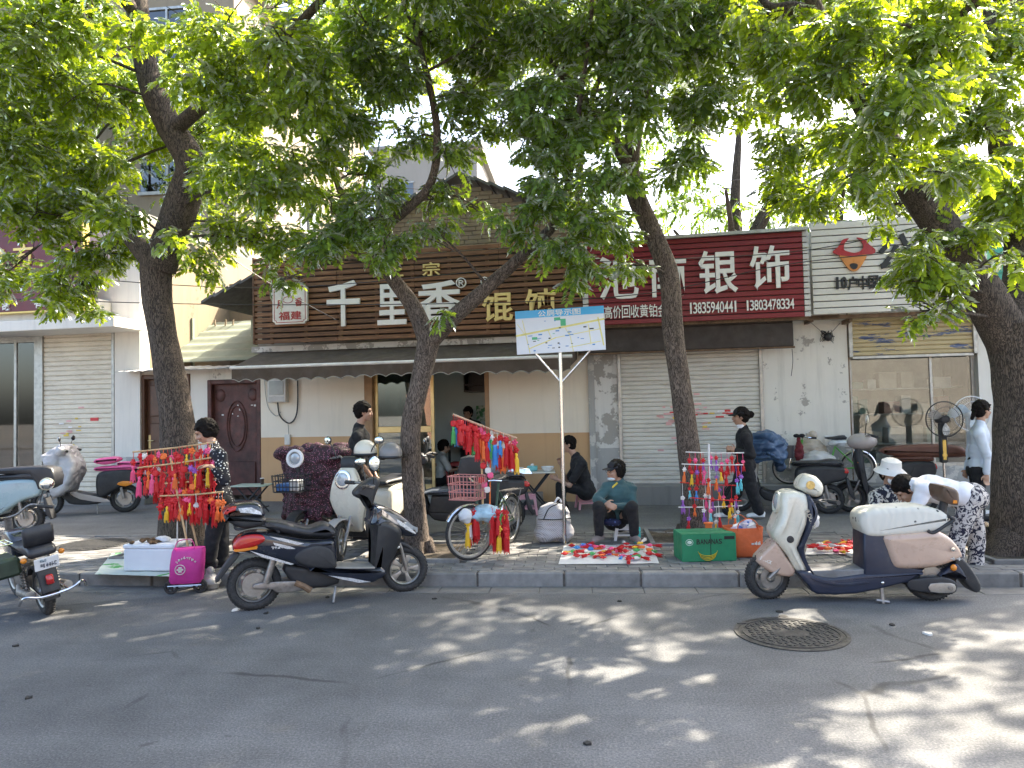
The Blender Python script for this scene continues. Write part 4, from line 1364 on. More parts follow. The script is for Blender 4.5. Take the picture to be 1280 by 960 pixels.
def leaves(centres, radii, counts, size, seed, out=.75, squash=.8):
    """centres of clumps -> array of quads; leaves sit through each clump's volume and point outwards and down"""
    R = np.random.RandomState(seed)
    res = []
    for c, r, n in zip(centres, radii, counts):
        n = int(n)
        if n < 1:
            continue
        d = R.normal(size=(n, 3)); d /= np.linalg.norm(d, axis=1)[:, None]
        rr = r * np.power(R.uniform(0.03, 1, n), .45)
        # lumpy outline
        rr *= .72 + .38 * np.sin(d[:, 0] * 5 + seed) * np.cos(d[:, 1] * 4 + d[:, 2] * 5 + c[0])
        p = np.array(c) + d * rr[:, None] * np.array([1, 1, squash])
        az = np.arctan2(d[:, 1], d[:, 0]) + R.normal(0, .9, n)
        pitch = R.normal(-.35, .45, n)
        roll = R.normal(0, .5, n)
        sc = size * R.uniform(.55, 1.4, n)
        ca, sa, cp, sp, cr, sr = np.cos(az), np.sin(az), np.cos(pitch), np.sin(pitch), np.cos(roll), np.sin(roll)
        ex = np.stack([ca * cp, sa * cp, sp], 1)
        ey0 = np.stack([-sa, ca, np.zeros(n)], 1)
        ez0 = np.cross(ex, ey0)
        ey = ey0 * cr[:, None] + ez0 * sr[:, None]
        ez = np.cross(ex, ey)
        Q = TPL[None] + R.normal(0, .02, (n,) + TPL.shape)
        W = (Q[..., 0:1] * ex[:, None, None] + Q[..., 1:2] * ey[:, None, None] + Q[..., 2:3] * ez[:, None, None]) * sc[:, None, None, None] + p[:, None, None]
        res.append(W.reshape(-1, 4, 3))
    return np.concatenate(res)
def quadmesh(Q, name):
    n = len(Q)
    me = bpy.data.meshes.new(name)
    me.vertices.add(n * 4); me.vertices.foreach_set('co', Q.reshape(-1).astype(np.float32))
    me.loops.add(n * 4); me.loops.foreach_set('vertex_index', np.arange(n * 4, dtype=np.int32))
    me.polygons.add(n); me.polygons.foreach_set('loop_start', np.arange(0, n * 4, 4, dtype=np.int32)); me.polygons.foreach_set('loop_total', np.full(n, 4, np.int32))
    me.update(calc_edges=True)
    return me
def limb(mb, pts, rs, n=14, sub=6, rough=.05, seed=0):
    q = catmull(pts, sub)
    rr = []
    for i in range(len(rs) - 1):
        rr += [rs[i] + (rs[i + 1] - rs[i]) * k / sub for k in range(sub)]
    rr.append(rs[-1])
    rings = []
    X_ = None
    for i, p in enumerate(q):
        d = (q[min(i + 1, len(q) - 1)] - q[max(i - 1, 0)]).normalized()
        if X_ is None:
            X_, Y_, _ = frame_from(d)
        X_ = (X_ - d * X_.dot(d)).normalized(); Y_ = d.cross(X_)
        ring = []
        for k in range(n):
            a = 2 * math.pi * k / n
            dv = X_ * math.cos(a) + Y_ * math.sin(a)
            w_ = 1 + rough * (noise.noise(V((math.cos(a) * 1.6 + seed, math.sin(a) * 1.6, p.z * 1.7))) * 2 + noise.noise(V((math.cos(a) * 5, math.sin(a) * 5 + seed, p.z * 4))))
            ring.append(p + dv * rr[i] * w_)
        rings.append(ring)
    mb.loft(rings, True)
def twig(mb, a, b, r0, R, depth=0):
    a, b = V(a), V(b)
    m = (a + b) / 2 + V((R.uniform(-.12, .12), R.uniform(-.12, .12), R.uniform(0, .15))) * (b - a).length
    mb.curve([a, m, b], [r0, r0 * .7, r0 * .3], 5, 3)
def nearest(p, segs):
    best = None
    for s in segs:
        for q in s:
            if q.z < p.z + .9:
                d = (q - p).length + max(0, q.z - p.z) * .5
                if best is None or d < best[0]:
                    best = (d, q)
    return best[1]
def tree(name, label, limbs, clumps, bark, leafm, size, seed, dens, root=True, group=None):
    base = limbs[0][0][0]
    t = thing(name, label, 'tree', (base.x, base.y, 0), 0, group)
    inv = V((base.x, base.y, 0))
    mb = MB()
    segs = []
    for pts, rs in limbs:
        limb(mb, [p - inv for p in pts], rs, seed=seed + len(segs))
        segs.append(catmull([p - inv for p in pts], 4))
    if root:
        r0 = limbs[0][1][0]
        for k in range(6):
            a = k * 1.05 + seed
            b0 = limbs[0][0][0] - inv
            mb.curve([b0 + V((0, 0, .22)) + V((math.cos(a), math.sin(a), 0)) * r0 * .7, b0 + V((math.cos(a) * r0 * 1.15, math.sin(a) * r0 * 1.15, .06)), b0 + V((math.cos(a) * r0 * 1.6, math.sin(a) * r0 * 1.6, -.06))], [r0 * .45, r0 * .35, r0 * .15], 7, 3)
    mb.build('trunk', bark, t, 60)
    br = MB()
    R = random.Random(seed)
    cs, rr, nn = [], [], []
    for c, r, k in clumps:
        c = V(c) - inv
        q = nearest(c, segs[:])
        twig(br, q, c, min(.045, .012 + .008 * (q - c).length), R)
        for j in range(7):
            e = c + V((R.gauss(0, 1), R.gauss(0, 1), R.gauss(0, .7))).normalized() * r * R.uniform(.6, .95)
            twig(br, q.lerp(c, R.uniform(.6, 1)), e, .009, R)
        # a big clump is a bunch of smaller lumps
        ns = max(3, int(5 * r))
        tot = dens * k * r * r
        cs.append(c); rr.append(r * .75); nn.append(tot * .35)
        for j in range(ns + 2):
            e = c + V((R.gauss(0, 1), R.gauss(0, 1), R.gauss(0, .8))).normalized() * r * R.uniform(.55, .95)
            cs.append(e); rr.append(r * R.uniform(.32, .5)); nn.append(tot * .65 / (ns + 2))
    br.build('branches', bark, t, 60)
    Q = leaves(cs, rr, nn, size, seed)
    o = ob('crown', quadmesh(Q, 'crown'), leafm, t)
    o['kind'] = 'stuff'
    return t, len(Q)
def PL(L):
    return [P(*p) for p in L]
TRI = 0
def C(L):      # (px,py,Y,r in px,density)
    return [(P(px, py, Y), r * pxm(Y), k) for px, py, Y, r, k in L]
# ---- tree 1 (left)
b1 = T1B
l1 = [([b1 + V((0, 0, -.1)), P(226, 600, b1.y), P(222, 530, b1.y), P(209, 450, b1.y), P(196, 370, b1.y), P(196, 315, b1.y)], [.27, .22, .19, .165, .165, .19]),
      ([P(198, 335, b1.y), P(226, 258, b1.y - .05), P(238, 205, b1.y - .1), P(208, 150, b1.y - .2), P(186, 95, b1.y - .3), P(172, 10, b1.y - .4), P(165, -120, b1.y - .5), P(190, -300, b1.y - .3)], [.2, .19, .17, .15, .13, .12, .10, .05]),
      ([P(196, 330, b1.y), P(168, 300, b1.y + .1), P(120, 240, b1.y + .5), P(60, 180, b1.y + .9), P(10, 60, b1.y + 1.3)], [.15, .11, .09, .07, .03]),
      ([P(214, 165, b1.y - .2), P(270, 118, b1.y - .5), P(330, 75, b1.y - 1.0), P(420, -20, b1.y - 1.5)], [.09, .075, .06, .03]),
      ([P(172, 20, b1.y - .4), P(100, -80, b1.y - 1.2), P(40, -220, b1.y - 1.9)], [.08, .06, .03])]
c1 = C([(30, 40, 6.8, 75, 1), (90, 110, 7.4, 70, 1), (20, 180, 7.2, 75, 1), (110, 210, 8.0, 60, 1.1), (45, 270, 7.8, 65, 1), (130, 320, 8.6, 52, 1.1), (95, 365, 9.2, 40, .9), (60, 355, 8.6, 36, .9), (150, 270, 7.2, 40, .8), (160, 40, 6.6, 48, .7), (110, 20, 6.9, 60, .9),
        (265, 40, 6.3, 70, 1), (300, 130, 6.8, 60, 1), (350, 60, 6.2, 60, 1), (270, 205, 7.6, 48, .6), (320, 230, 7.0, 58, .9), (285, 285, 7.9, 48, .9), (250, 320, 8.2, 34, .8), (390, 130, 6.6, 55, 1), (375, 205, 7.2, 45, .9), (235, 105, 6.9, 40, .7), (60, 100, 8.8, 60, .8), (165, 130, 8.8, 45, .7), (345, 305, 7.9, 40, .8), (10, 340, 9.0, 40, .7), (215, 300, 7.0, 22, .7), (0, 110, 8.0, 60, 1)])
c1 += [(V((x, y, z)), r, .6) for x, y, z, r in ((-5.8, 5.6, 6.2, 1.1), (-4.2, 4.6, 6.6, 1.0), (-6.6, 8.6, 6.4, 1.2), (-3.4, 9.2, 7.0, 1.2), (-7.8, 6.8, 5.2, 1.1), (-2.4, 5.0, 6.0, .9), (-5.2, 9.8, 5.8, 1.2), (-1.2, 6.6, 6.6, 1.0))]
# ---- tree 2 (forked, middle)
b2 = T2B
l2 = [([b2 + V((0, 0, -.1)), P(519, 640, b2.y), P(514, 580, b2.y), P(514, 530, b2.y), P(527, 470, b2.y), P(537, 420, b2.y)], [.165, .125, .112, .11, .108, .125]),
      ([P(535, 430, b2.y), P(518, 385, b2.y), P(493, 350, b2.y), P(472, 318, b2.y), P(470, 290, b2.y), P(505, 265, b2.y - .1), P(540, 225, b2.y - .2), P(545, 150, b2.y - .3), P(520, 40, b2.y - .3)], [.10, .092, .082, .07, .06, .05, .045, .04, .03]),
      ([P(538, 428, b2.y), P(572, 392, b2.y - .05), P(610, 358, b2.y - .1), P(650, 322, b2.y - .2), P(700, 270, b2.y - .3), P(715, 200, b2.y - .3)], [.095, .088, .076, .062, .05, .03]),
      ([P(470, 300, b2.y), P(430, 250, b2.y - .2), P(400, 150, b2.y - .4)], [.06, .045, .02])]
c2 = C([(455, 30, 7.0, 60, 1), (410, 60, 7.5, 45, 1), (500, 100, 7.6, 60, 1), (440, 150, 7.4, 55, 1), (540, 40, 7.8, 55, 1), (520, 175, 8.0, 42, .55), (430, 285, 7.4, 48, .9), (480, 300, 7.2, 38, .8), (540, 285, 7.3, 28, .7), (560, 190, 7.8, 40, .5), (545, 250, 8.0, 32, .6), (455, 215, 8.2, 40, .6), (600, 262, 8.2, 22, .5), (395, 310, 7.2, 36, .9), (470, 240, 7.5, 46, .5), (590, 120, 7.6, 45, .8), (550, 392, 7.55, 14, .8), (405, 255, 8.2, 40, .6), (350, 350, 7.6, 20, .8), (620, 40, 7.4, 60, 1)])
c2 += C([(705, 310, 7.2, 42, 1.0), (670, 260, 7.0, 45, 1.1), (740, 270, 7.3, 50, 1.1), (725, 335, 7.4, 24, 1.0), (690, 200, 7.2, 46, 1)])
c2 += [(V((x, y, z)), r, .6) for x, y, z, r in ((-.8, 7.6, 6.4, 1.0), (-1.6, 6.4, 5.9, 1.0), (.2, 6.2, 6.2, 1.0), (-.4, 9.0, 6.8, 1.1), (-.6, 5.2, 6.3, .9), (.9, 8.2, 7.0, 1.0))]
# ---- tree 3 (leaning, right of the map)
b3 = T3B
l3 = [([b3 + V((0, 0, -.1)), P(868, 620, b3.y), P(861, 560, b3.y), P(850, 480, b3.y), P(841, 410, b3.y), P(836, 345, b3.y), P(815, 290, b3.y), P(795, 245, b3.y), P(788, 200, b3.y - .1), P(800, 130, b3.y - .2), P(818, 40, b3.y - .3), P(822, -80, b3.y - .4), P(840, -240, b3.y - .3)], [.18, .145, .13, .122, .122, .122, .12, .115, .11, .10, .10, .09, .04]),
      ([P(790, 215, b3.y - .1), P(750, 150, b3.y - .5), P(700, 90, b3.y - 1.0), P(640, 20, b3.y - 1.4)], [.08, .06, .05, .03]),
      ([P(806, 100, b3.y - .2), P(870, 30, b3.y - .5), P(940, -20, b3.y - .8)], [.06, .05, .03])]
c3 = C([(680, 40, 7.0, 65, 1), (750, 60, 7.2, 60, 1), (660, 120, 7.0, 60, 1), (735, 150, 7.4, 58, 1), (790, 110, 7.0, 50, 1), (700, 170, 7.6, 45, .8), (850, 60, 7.4, 60, 1), (865, 130, 7.8, 48, 1), (850, 200, 8.0, 40, .8), (900, 80, 8.0, 48, .8), (815, 30, 6.8, 50, 1), (760, 215, 7.2, 40, .9), (600, 75, 7.9, 40, .8), (900, 20, 7.2, 50, .9), (790, 330, 8.2, 24, .6), (620, 160, 8.0, 34, .6), (765, 290, 8.0, 34, .8)])
c3 += [(V((x, y, z)), r, .6) for x, y, z, r in ((1.4, 7.0, 6.4, 1.1), (2.6, 8.8, 6.9, 1.1), (1.0, 9.4, 7.4, 1.1), (1.8, 5.2, 6.6, .9), (.6, 8.0, 7.6, 1.0))]
# ---- tree 4 (big, right)
b4 = T4B
l4 = [([b4 + V((0, 0, -.1)), P(1290, 620, b4.y), P(1286, 540, b4.y), P(1282, 470, b4.y), P(1272, 405, b4.y)], [.44, .35, .32, .30, .31]),
      ([P(1262, 428, b4.y), P(1225, 360, b4.y - .1), P(1190, 305, b4.y - .2), P(1150, 245, b4.y - .35), P(1115, 190, b4.y - .5), P(1075, 125, b4.y - .7), P(1040, 60, b4.y - .9), P(1000, -40, b4.y - 1.1)], [.22, .19, .175, .16, .135, .10, .08, .05]),
      ([P(1262, 420, b4.y), P(1278, 350, b4.y + .2), P(1276, 290, b4.y + .4), P(1258, 230, b4.y + .5), P(1245, 130, b4.y + .5), P(1235, 0, b4.y + .3)], [.21, .18, .165, .14, .11, .05]),
      ([P(1100, 165, b4.y - .6), P(1140, 90, b4.y - 1.2), P(1210, 10, b4.y - 1.6)], [.08, .06, .03]),
      ([P(1080, 130, b4.y - .7), P(1010, 20, b4.y - .5), P(960, 10, b4.y - .3), P(930, -30, b4.y - .2)], [.09, .08, .06, .03])]
c4 = C([(960, 50, 6.8, 55, .9), (1020, 110, 6.6, 55, 1), (985, 190, 7.4, 40, .8), (1070, 40, 6.2, 60, 1), (1130, 130, 6.0, 60, 1), (1090, 210, 6.4, 45, .9), (1180, 60, 6.4, 60, 1), (1220, 150, 8.0, 60, 1), (1260, 60, 8.3, 60, 1), (1190, 215, 6.2, 42, 1), (1275, 220, 8.0, 55, 1), (1010, 250, 7.6, 40, .9), (1040, 30, 7.8, 50, .8), (975, 245, 8.2, 34, .9), (1150, 318, 7.0, 38, 1), (1140, 352, 7.1, 26, .9), (1182, 352, 7.2, 30, .9), (1185, 378, 7.0, 18, .7), (1150, 388, 7.0, 18, .7), (1265, 320, 6.6, 24, .6), (1205, 300, 7.6, 34, .9), (940, 130, 8.0, 36, .5), (1150, 10, 6.6, 60, 1), (1050, 170, 7.0, 45, .9), (1250, 260, 8.2, 46, .9), (1155, 200, 6.8, 40, .9), (1110, 255, 8.6, 30, .8), (990, 20, 8.0, 46, .8)])
c4 += [(V((x, y, z)), r, .5) for x, y, z, r in ((3.0, 5.6, 6.0, 1.0), (4.2, 4.6, 5.6, .9), (7.4, 6.6, 6.4, 1.2), (6.8, 4.8, 5.4, .9))]
def over(L, k=1.0):     # crown clumps added over shop roofs and pavement to shade the ground
    return [(V((x, y, z)), r, k) for x, y, z, r in L]
c1 += over(((-4.6, 12.2, 7.8, 1.2), (-2.8, 10.8, 7.6, 1.2), (-6.2, 10.6, 6.9, 1.0)), .45)
c2 += over(((-1.2, 11.4, 7.6, 1.2), (.4, 12.4, 8.2, 1.3), (-.6, 10.2, 7.4, 1.1), (1.4, 11.0, 7.6, 1.1)), .45)
c3 += over(((2.6, 11.2, 7.4, 1.2), (3.8, 12.4, 8.0, 1.3), (1.8, 12.6, 8.6, 1.2), (3.2, 10.2, 7.2, 1.0), (.0, 7.0, 7.6, 1.0), (1.2, 6.4, 7.6, 1.0)), .5)
c4 += over(((5.2, 11.4, 7.2, 1.2), (6.8, 12.0, 7.4, 1.3), (8.2, 10.8, 6.8, 1.3), (5.6, 13.2, 8.2, 1.3)), .55)
c4 += over(((6.4, 8.6, 7.2, .9), (5.2, 8.2, 6.8, .7)), .09) + over(((7.6, 9.2, 6.6, .9), (7.0, 7.6, 6.2, .7)), .45)  # first pair: sparse unseen clumps added to dapple the sunlight on the road
DEN = 1270
for nm, lb, l, c, bk, lf, sz, sd in (('street_tree', 'thick leaning street tree with dark bark behind the polka dot woman', l1, c1, 0, 0, .152, 3), ('street_tree', 'forked street tree in the middle behind the black scooter', l2, c2, 1, 1, .148, 5), ('street_tree', 'slender leaning street tree rising behind the green banana carton', l3, c3, 1, 1, .148, 8), ('street_tree', 'massive forked street tree at the right edge', l4, c4, 0, 0, .158, 13)):
    t, n = tree(nm, lb, l, c, M_BARK[bk], M_LEAF[lf], sz, sd, DEN, group='street trees along the kerb')
    TRI += n * 2
# ---- trees behind the roofs
def backtree(px, Y, h, label, clumps, seed, size=.26, dens=150):
    g = P(px, 513, Y); g.z = 0
    l = [([g, g + V((.1, 0, h * .35)), g + V((-.1, .1, h * .6)), g + V((.1, 0, h * .95))], [.28, .24, .16, .06])]
    for k in range(6):
        a = k * 1.1 + seed
        l.append(([g + V((0, 0, h * (.35 + .06 * k))), g + V((math.cos(a) * .7, math.sin(a) * .7, h * (.5 + .06 * k))), g + V((math.cos(a) * 1.5, math.sin(a) * 1.5, h * (.62 + .06 * k)))], [.12, .08, .03]))
    return tree('background_tree', label, l, C(clumps), M_BARK[0], M_LEAF[2], size, seed, dens, False, 'trees behind the shop roofs')[1] * 2
TRI += backtree(930, 17, 8.5, 'background tree with bare grey branches behind the red sign', [(870, 240, 17, 45, .7), (900, 265, 17, 40, .8), (960, 270, 17.5, 36, .7), (850, 160, 18, 50, .6), (1000, 150, 17, 40, .5), (910, 60, 18, 60, .8), (980, 80, 18, 50, .7)], 21)
TRI += backtree(1060, 18, 8, 'sunlit background tree above the white sign', [(1050, 240, 18, 45, .9), (1090, 250, 18, 40, .9), (1030, 180, 18, 50, .8), (1110, 160, 18, 60, .9), (1010, 285, 17, 30, .7), (1150, 230, 18, 50, .9)], 22)
TRI += backtree(1250, 16, 7, 'background tree right of the big street tree', [(1250, 300, 16, 50, 1), (1290, 240, 16, 60, 1), (1220, 240, 16, 45, 1), (1265, 350, 15, 34, 1)], 23)
TRI += backtree(730, 19, 9, 'background tree behind the gable roof ridge', [(760, 250, 19, 40, .7), (700, 230, 19, 40, .6), (790, 180, 19, 50, .8), (740, 150, 19, 50, .8), (820, 275, 18, 34, .8)], 24)
TRI += backtree(120, 15.5, 8, 'background tree in the yard behind the left shop', [(60, 150, 15, 80, .8), (140, 190, 15, 60, .6), (20, 240, 15, 70, .9), (300, 120, 16, 60, .5), (100, 60, 15, 80, .8)], 25)
print('leaf tris', TRI)
# ================================================================== VEHICLES (local: x forward, y left, z up, rear axle over the origin)
M_TYRE = mat('tyre rubber', (.022, .022, .023), .8, 0, .3, 30, .3, 120, .5, (.10, .095, .085))
M_RIM = mat('scuffed alloy', (.38, .37, .35), .4, .85, .2, 12, .1, 80, .35, (.16, .13, .10))
M_STEEL = mat('grimy steel', (.26, .245, .23), .45, .8, .3, 14, .1, 80, .4, (.12, .08, .05))
M_CHROME = mat('chrome', (.65, .65, .65), .15, 1.0, .1, 6)
M_MATBLK = mat('matt black plastic', (.020, .021, .024), .55, 0, .25, 7, .15, 200, .3, (.06, .057, .052))
M_GLOSSB = mat('black blue lacquer', (.010, .014, .026), .2, 0, .3, 4, 0, 60, .4, (.055, .053, .05), coat=.6)
M_VINYL = mat('black vinyl seat', (.022, .023, .028), .42, 0, .25, 6, .25, 160, .25, (.07, .065, .06))
M_REDL = mat('red lens', (.42, .015, .015), .15, 0, .15, 5, coat=.5)
M_AMB = mat('amber lens', (.65, .22, .02), .2, 0, .1)
M_CLEAR = mat('headlamp lens', (.42, .45, .47), .12, .2, .2, 20, coat=1)
M_MIRG = mat('mirror glass', (.75, .78, .78), .03, 1.0, .02)
def place(name, label, cat, rear, front, z=0.0, group=None, lean=0.0):
    a, b = G(*rear, z), G(*front, z)
    d = b - a
    t = thing(name, label, cat, a, math.atan2(d.y, d.x), group, rx=lean)
    return t, d.length
RY = Matrix.Rotation(rad(90), 4, 'X')
def wheel(t, x, r=.21, w=.085, style=5, steer=0.0, spokes=False, rimm=None, disc=False):
    rimm = rimm or M_RIM
    rr = r * (.66 if not spokes else .90)
    q = MB()
    q.lathe([(rr * 1.03, -w * .36), (rr, -w * .42), (rr * .92, -w * .30), (rr * .90, 0), (rr * .92, w * .30), (rr, w * .42), (rr * 1.03, w * .36), (rr * .98, 0)], 36, RY, True)
    q.lathe([(0, -w * .5), (r * .16, -w * .5), (r * .2, -w * .3), (r * .2, w * .3), (r * .16, w * .5), (0, w * .5)], 20, RY)
    o = q.build('wheel', rimm, t, 40)
    o.location = (x, 0, r)
    o.rotation_euler = (0, 0, steer)
    s = MB()
    if spokes:
        for k in range(28):
            a = k * 2 * math.pi / 28
            s.tube([(r * .05 * math.cos(a + 1), (.02 if k % 2 else -.02), r * .05 * math.sin(a + 1)), (rr * math.cos(a), 0, rr * math.sin(a))], .0018, 4)
    elif style == 0:     # hub motor disc
        s.lathe([(0, -w * .46), (rr * .70, -w * .46), (rr * .72, -w * .36), (rr * .72, w * .36), (rr * .70, w * .46), (0, w * .46)], 36, RY)
        for k in range(5):
            a = k * 2 * math.pi / 5
            s.box((rr * .82 * math.cos(a), 0, rr * .82 * math.sin(a)), (rr * .3, w * .4, .028), Matrix.Rotation(-a, 3, 'Y'))
    else:
        for k in range(style):
            a = k * 2 * math.pi / style
            s.puff([(r * .1, -.014), (rr * .55, -.018), (rr * .97, -.034), (rr * .97, .034), (rr * .55, .018), (r * .1, .014)], w * .26, .006, 0)
            n = len(s.v)
            R3 = Matrix.Rotation(-a, 3, 'Y')
            k0 = n - 60 if k == -1 else None
            s._last = getattr(s, '_last', 0)
            for i in range(s._last, n):
                s.v[i] = tuple(R3 @ V(s.v[i]))
            s._last = n
    s.build('spokes' if (spokes or style) else 'hub_motor', rimm, o, 40)
    p = []
    m = 12
    rt = (r - rr) / 2 + .004
    cx = (r + rr) / 2
    for k in range(m):
        a = 2 * math.pi * k / m
        p.append((cx + math.cos(a) * (r - rr + .006) * .5, math.sin(a) * w * .5))
    tm = MB().lathe(p, 44, RY, True)
    if not spokes:
        for k in range(44):
            a = 2 * math.pi * (k + .5) / 44
            for sg in (-1, 1):
                tm.box((math.cos(a) * (r - .001), sg * w * .2, math.sin(a) * (r - .001)), (.008, w * .26, .014), Matrix.Rotation(-a, 3, 'Y') @ Matrix.Rotation(sg * .5, 3, 'X'))
    tm.build('tyre', M_TYRE, o, 50)
    if disc:
        MB().lathe([(r * .22, -w * .62), (r * .5, -w * .62), (r * .5, -w * .58), (r * .22, -w * .58)], 28, RY, True).build('brake_disc', M_STEEL, o)
    return o
def mirror(t, base, tip, r=(.06, .012, .04), rz=0.0, mats=None, name='mirror'):
    q = MB().curve([base, (V(base) + V(tip)) / 2 + V((0, 0, .03)), tip], .006, 6)
    o = q.build(name, M_MATBLK, t)
    R = Matrix.Rotation(rz, 3, 'Z')
    MB().ell(tip, (r[0], r[1] * 1.6, r[2]), 16, 8, R).build('housing', mats or M_MATBLK, o)
    c = V(tip) + R @ V((0, -r[1] * 1.0, 0))
    MB().ell(c, (r[0] * .88, r[1] * 1.0, r[2] * .86), 16, 6, R).build('glass', M_MIRG, o)
    return o
def bars(t, x, z, w=.33, back=.14, rise=.02, r=.012):
    q = MB().curve([(x - back, -w, z), (x - back * .5, -w * .6, z + rise), (x, -.08, z - .03), (x, .08, z - .03), (x - back * .5, w * .6, z + rise), (x - back, w, z)], r, 8)
    o = q.build('handlebar', M_STEEL, t)
    for sg in (-1, 1):
        MB().tube([(x - back * .72, sg * w * .74, z + rise * .6), (x - back * 1.1, sg * w * 1.12, z - rise * .2)], [.018, .02], 10).build('grip', M_MATBLK, o)
        MB().curve([(x - back * .6 + .03, sg * w * .66, z + .01), (x - back * .55 + .06, sg * w * .85, z + .005), (x - back + .07, sg * w * 1.08, z)], .006, 6).build('brake_lever', M_STEEL, o)
    return o
def stand(t, x, y, z1, lean=.05):
    MB().tube([(x, y, z1), (x - .03, y - lean, .012)], .012, 8).build('side_stand', M_STEEL, t)
# ---------------------------------------------------------------- black scooter
t, wb = place('parked_scooter', 'black step-through electric scooter with red tail light and top box at the kerb', 'scooter', (318, 762), (506, 739), 0, 'scooters parked along the street')
def bk(L):
    out = []
    for cx, cy in L:
        g_ = 868 - (cx - 200) * .117
        s_ = (1.49 + (cx - 200) * .13 / 925) * .001
        out.append(((cx - 200) / 925 * wb, (g_ - cy) * s_))
    return out
wheel(t, 0, .222, .095, 0); wheel(t, wb, .215, .09, 5, steer=-.12)
tw = lambda x, z: .62 + .38 * min(1, max(0, (x + .28) / .35))
body = MB().puff(bk([(80, 512), (98, 455), (150, 420), (250, 412), (400, 436), (520, 458), (640, 446), (672, 470), (668, 612), (560, 628), (400, 588), (250, 545), (150, 525)]), .165, .05, 3, tw).build('body_panel', M_GLOSSB, t, 60)
MB().puff(bk([(420, 545), (470, 500), (560, 478), (640, 500), (668, 560), (664, 612), (560, 615), (450, 590)]), .175, .03, 3).build('side_cover', M_MATBLK, t, 60)
MB().puff(bk([(80, 500), (98, 455), (150, 424), (235, 420), (262, 446), (210, 484), (120, 508)]), .172, .03, 3, tw).build('tail_light', M_REDL, t, 60)
MB().puff(bk([(84, 508), (120, 500), (200, 488), (215, 492), (150, 515), (95, 520)]), .173, .02, 3, tw).build('turn_signal', M_AMB, t, 60)
dec = mat('silver decal', (.55, .56, .58), .3, .4, .2, 30)
for L in ([(280, 428), (360, 440), (480, 470), (440, 478), (340, 452)], [(300, 462), (400, 486), (430, 500), (380, 500), (310, 478)], [(170, 508), (260, 535), (420, 585), (400, 590), (240, 545)]):
    for sd in (-1, 1):
        q = bk(L)
        MB().prism(q, sd * .166, sd * .1685).build('decal', dec, body, 0)
scribble(bk([(290, 480)])[0][0], bk([(380, 480)])[0][0], .535, .562, -.1655, .003, dec, body, 5, 2)
MB().puff(bk([(250, 348), (330, 346), (430, 368), (520, 386), (600, 362), (650, 372), (684, 412), (660, 438), (560, 445), (440, 432), (340, 412), (262, 385)]), .135, .05, 3).build('seat', M_VINYL, t, 60)
MB().puff(bk([(300, 412), (480, 440), (660, 442), (650, 452), (480, 455), (300, 425)]), .137, .01, 2).build('seat_piping', M_MATBLK, t, 60)
bxb = MB().puff(bk([(42, 312), (250, 322), (256, 350), (240, 372), (140, 388), (60, 352)]), .15, .04, 2).build('top_box', M_MATBLK, t, 60)
MB().puff(bk([(34, 308), (36, 285), (70, 258), (140, 242), (210, 240), (246, 262), (256, 318), (150, 322)]), .155, .05, 3).build('lid', M_GLOSSB, bxb, 60)
MB().puff(bk([(32, 306), (36, 286), (60, 264), (100, 256), (98, 290)]), .158, .03, 2).build('reflector', M_REDL, bxb, 60)
for sd in (-1, 1):
    MB().prism(bk([(110, 268), (180, 262), (235, 290), (240, 306), (170, 296), (120, 292)]), sd * .155, sd * .158).build('sticker', mat('white sticker print', (.6, .62, .64), .4, 0, .5, 40), bxb, 0)
q = MB()
for sd in (-1, 1):
    q.curve([V((p[0], sd * .11, p[1])) for p in bk([(340, 412), (300, 380), (220, 372), (110, 392), (90, 372)])], .012, 8)
q.build('rear_rack', M_MATBLK, t)
MB().puff(bk([(500, 605), (670, 612), (912, 612), (950, 600), (985, 640), (900, 692), (770, 692), (600, 652)]), .17, .04, 2).build('floorboard', M_GLOSSB, t, 60)
MB().puff(bk([(665, 608), (910, 606), (908, 616), (668, 618)]), .15, .01, 0).build('floor_mat', mat('dusty rubber mat', (.30, .28, .25), .8, 0, .2, 8, .2, 100), t, 60)
for sd in (-1, 1):
    MB().prism(bk([(620, 650), (760, 665), (880, 686), (800, 690), (700, 672)]), sd * .172, sd * .1745).build('decal', dec, t, 0)
shw = lambda x, z: .72 + .5 * min(1, max(0, (z - .3) / .35))
MB().puff(bk([(895, 350), (925, 430), (915, 610), (900, 690), (985, 640), (1060, 520), (1088, 420), (1060, 370), (980, 335)]), .17, .06, 3, shw).build('leg_shield', M_MATBLK, t, 60)
nw = lambda x, z: max(.38, 1.15 - max(0, (x - wb * .78) / (wb * .34)) * .8)
fr_ = MB().puff(bk([(908, 262), (935, 252), (1020, 275), (1130, 330), (1200, 388), (1214, 425), (1180, 440), (1100, 432), (1050, 405), (950, 385), (885, 365), (900, 320)]), .17, .07, 3, nw).build('front_fairing', M_GLOSSB, t, 60)
MB().puff(bk([(1120, 345), (1195, 392), (1206, 415), (1150, 400), (1100, 365)]), .172, .05, 3, nw).build('headlight', M_CLEAR, t, 60)
for sd in (-1, 1):
    MB().puff(bk([(960, 290), (1090, 350), (1180, 410), (1160, 412), (1060, 365), (980, 320)]), .004, .002, 2, None, sd * .12).build('decal', dec, fr_, 40)
MB().puff(bk([(1020, 480), (1060, 455), (1150, 480), (1215, 540), (1195, 545), (1120, 505), (1050, 500)]), .055, .03, 3).build('front_mudguard', M_MATBLK, t, 60)
for sd in (-1, 1):
    MB().tube([V((p[0], sd * .075, p[1])) for p in bk([(1050, 430), (1090, 500), (1126, 630)])], [.02, .018, .015], 8).build('front_fork', M_STEEL, t)
    MB().tube([V((p[0], sd * .10, p[1])) for p in bk([(308, 560), (262, 700)])], .03, 10).build('shock_absorber', M_STEEL, t)
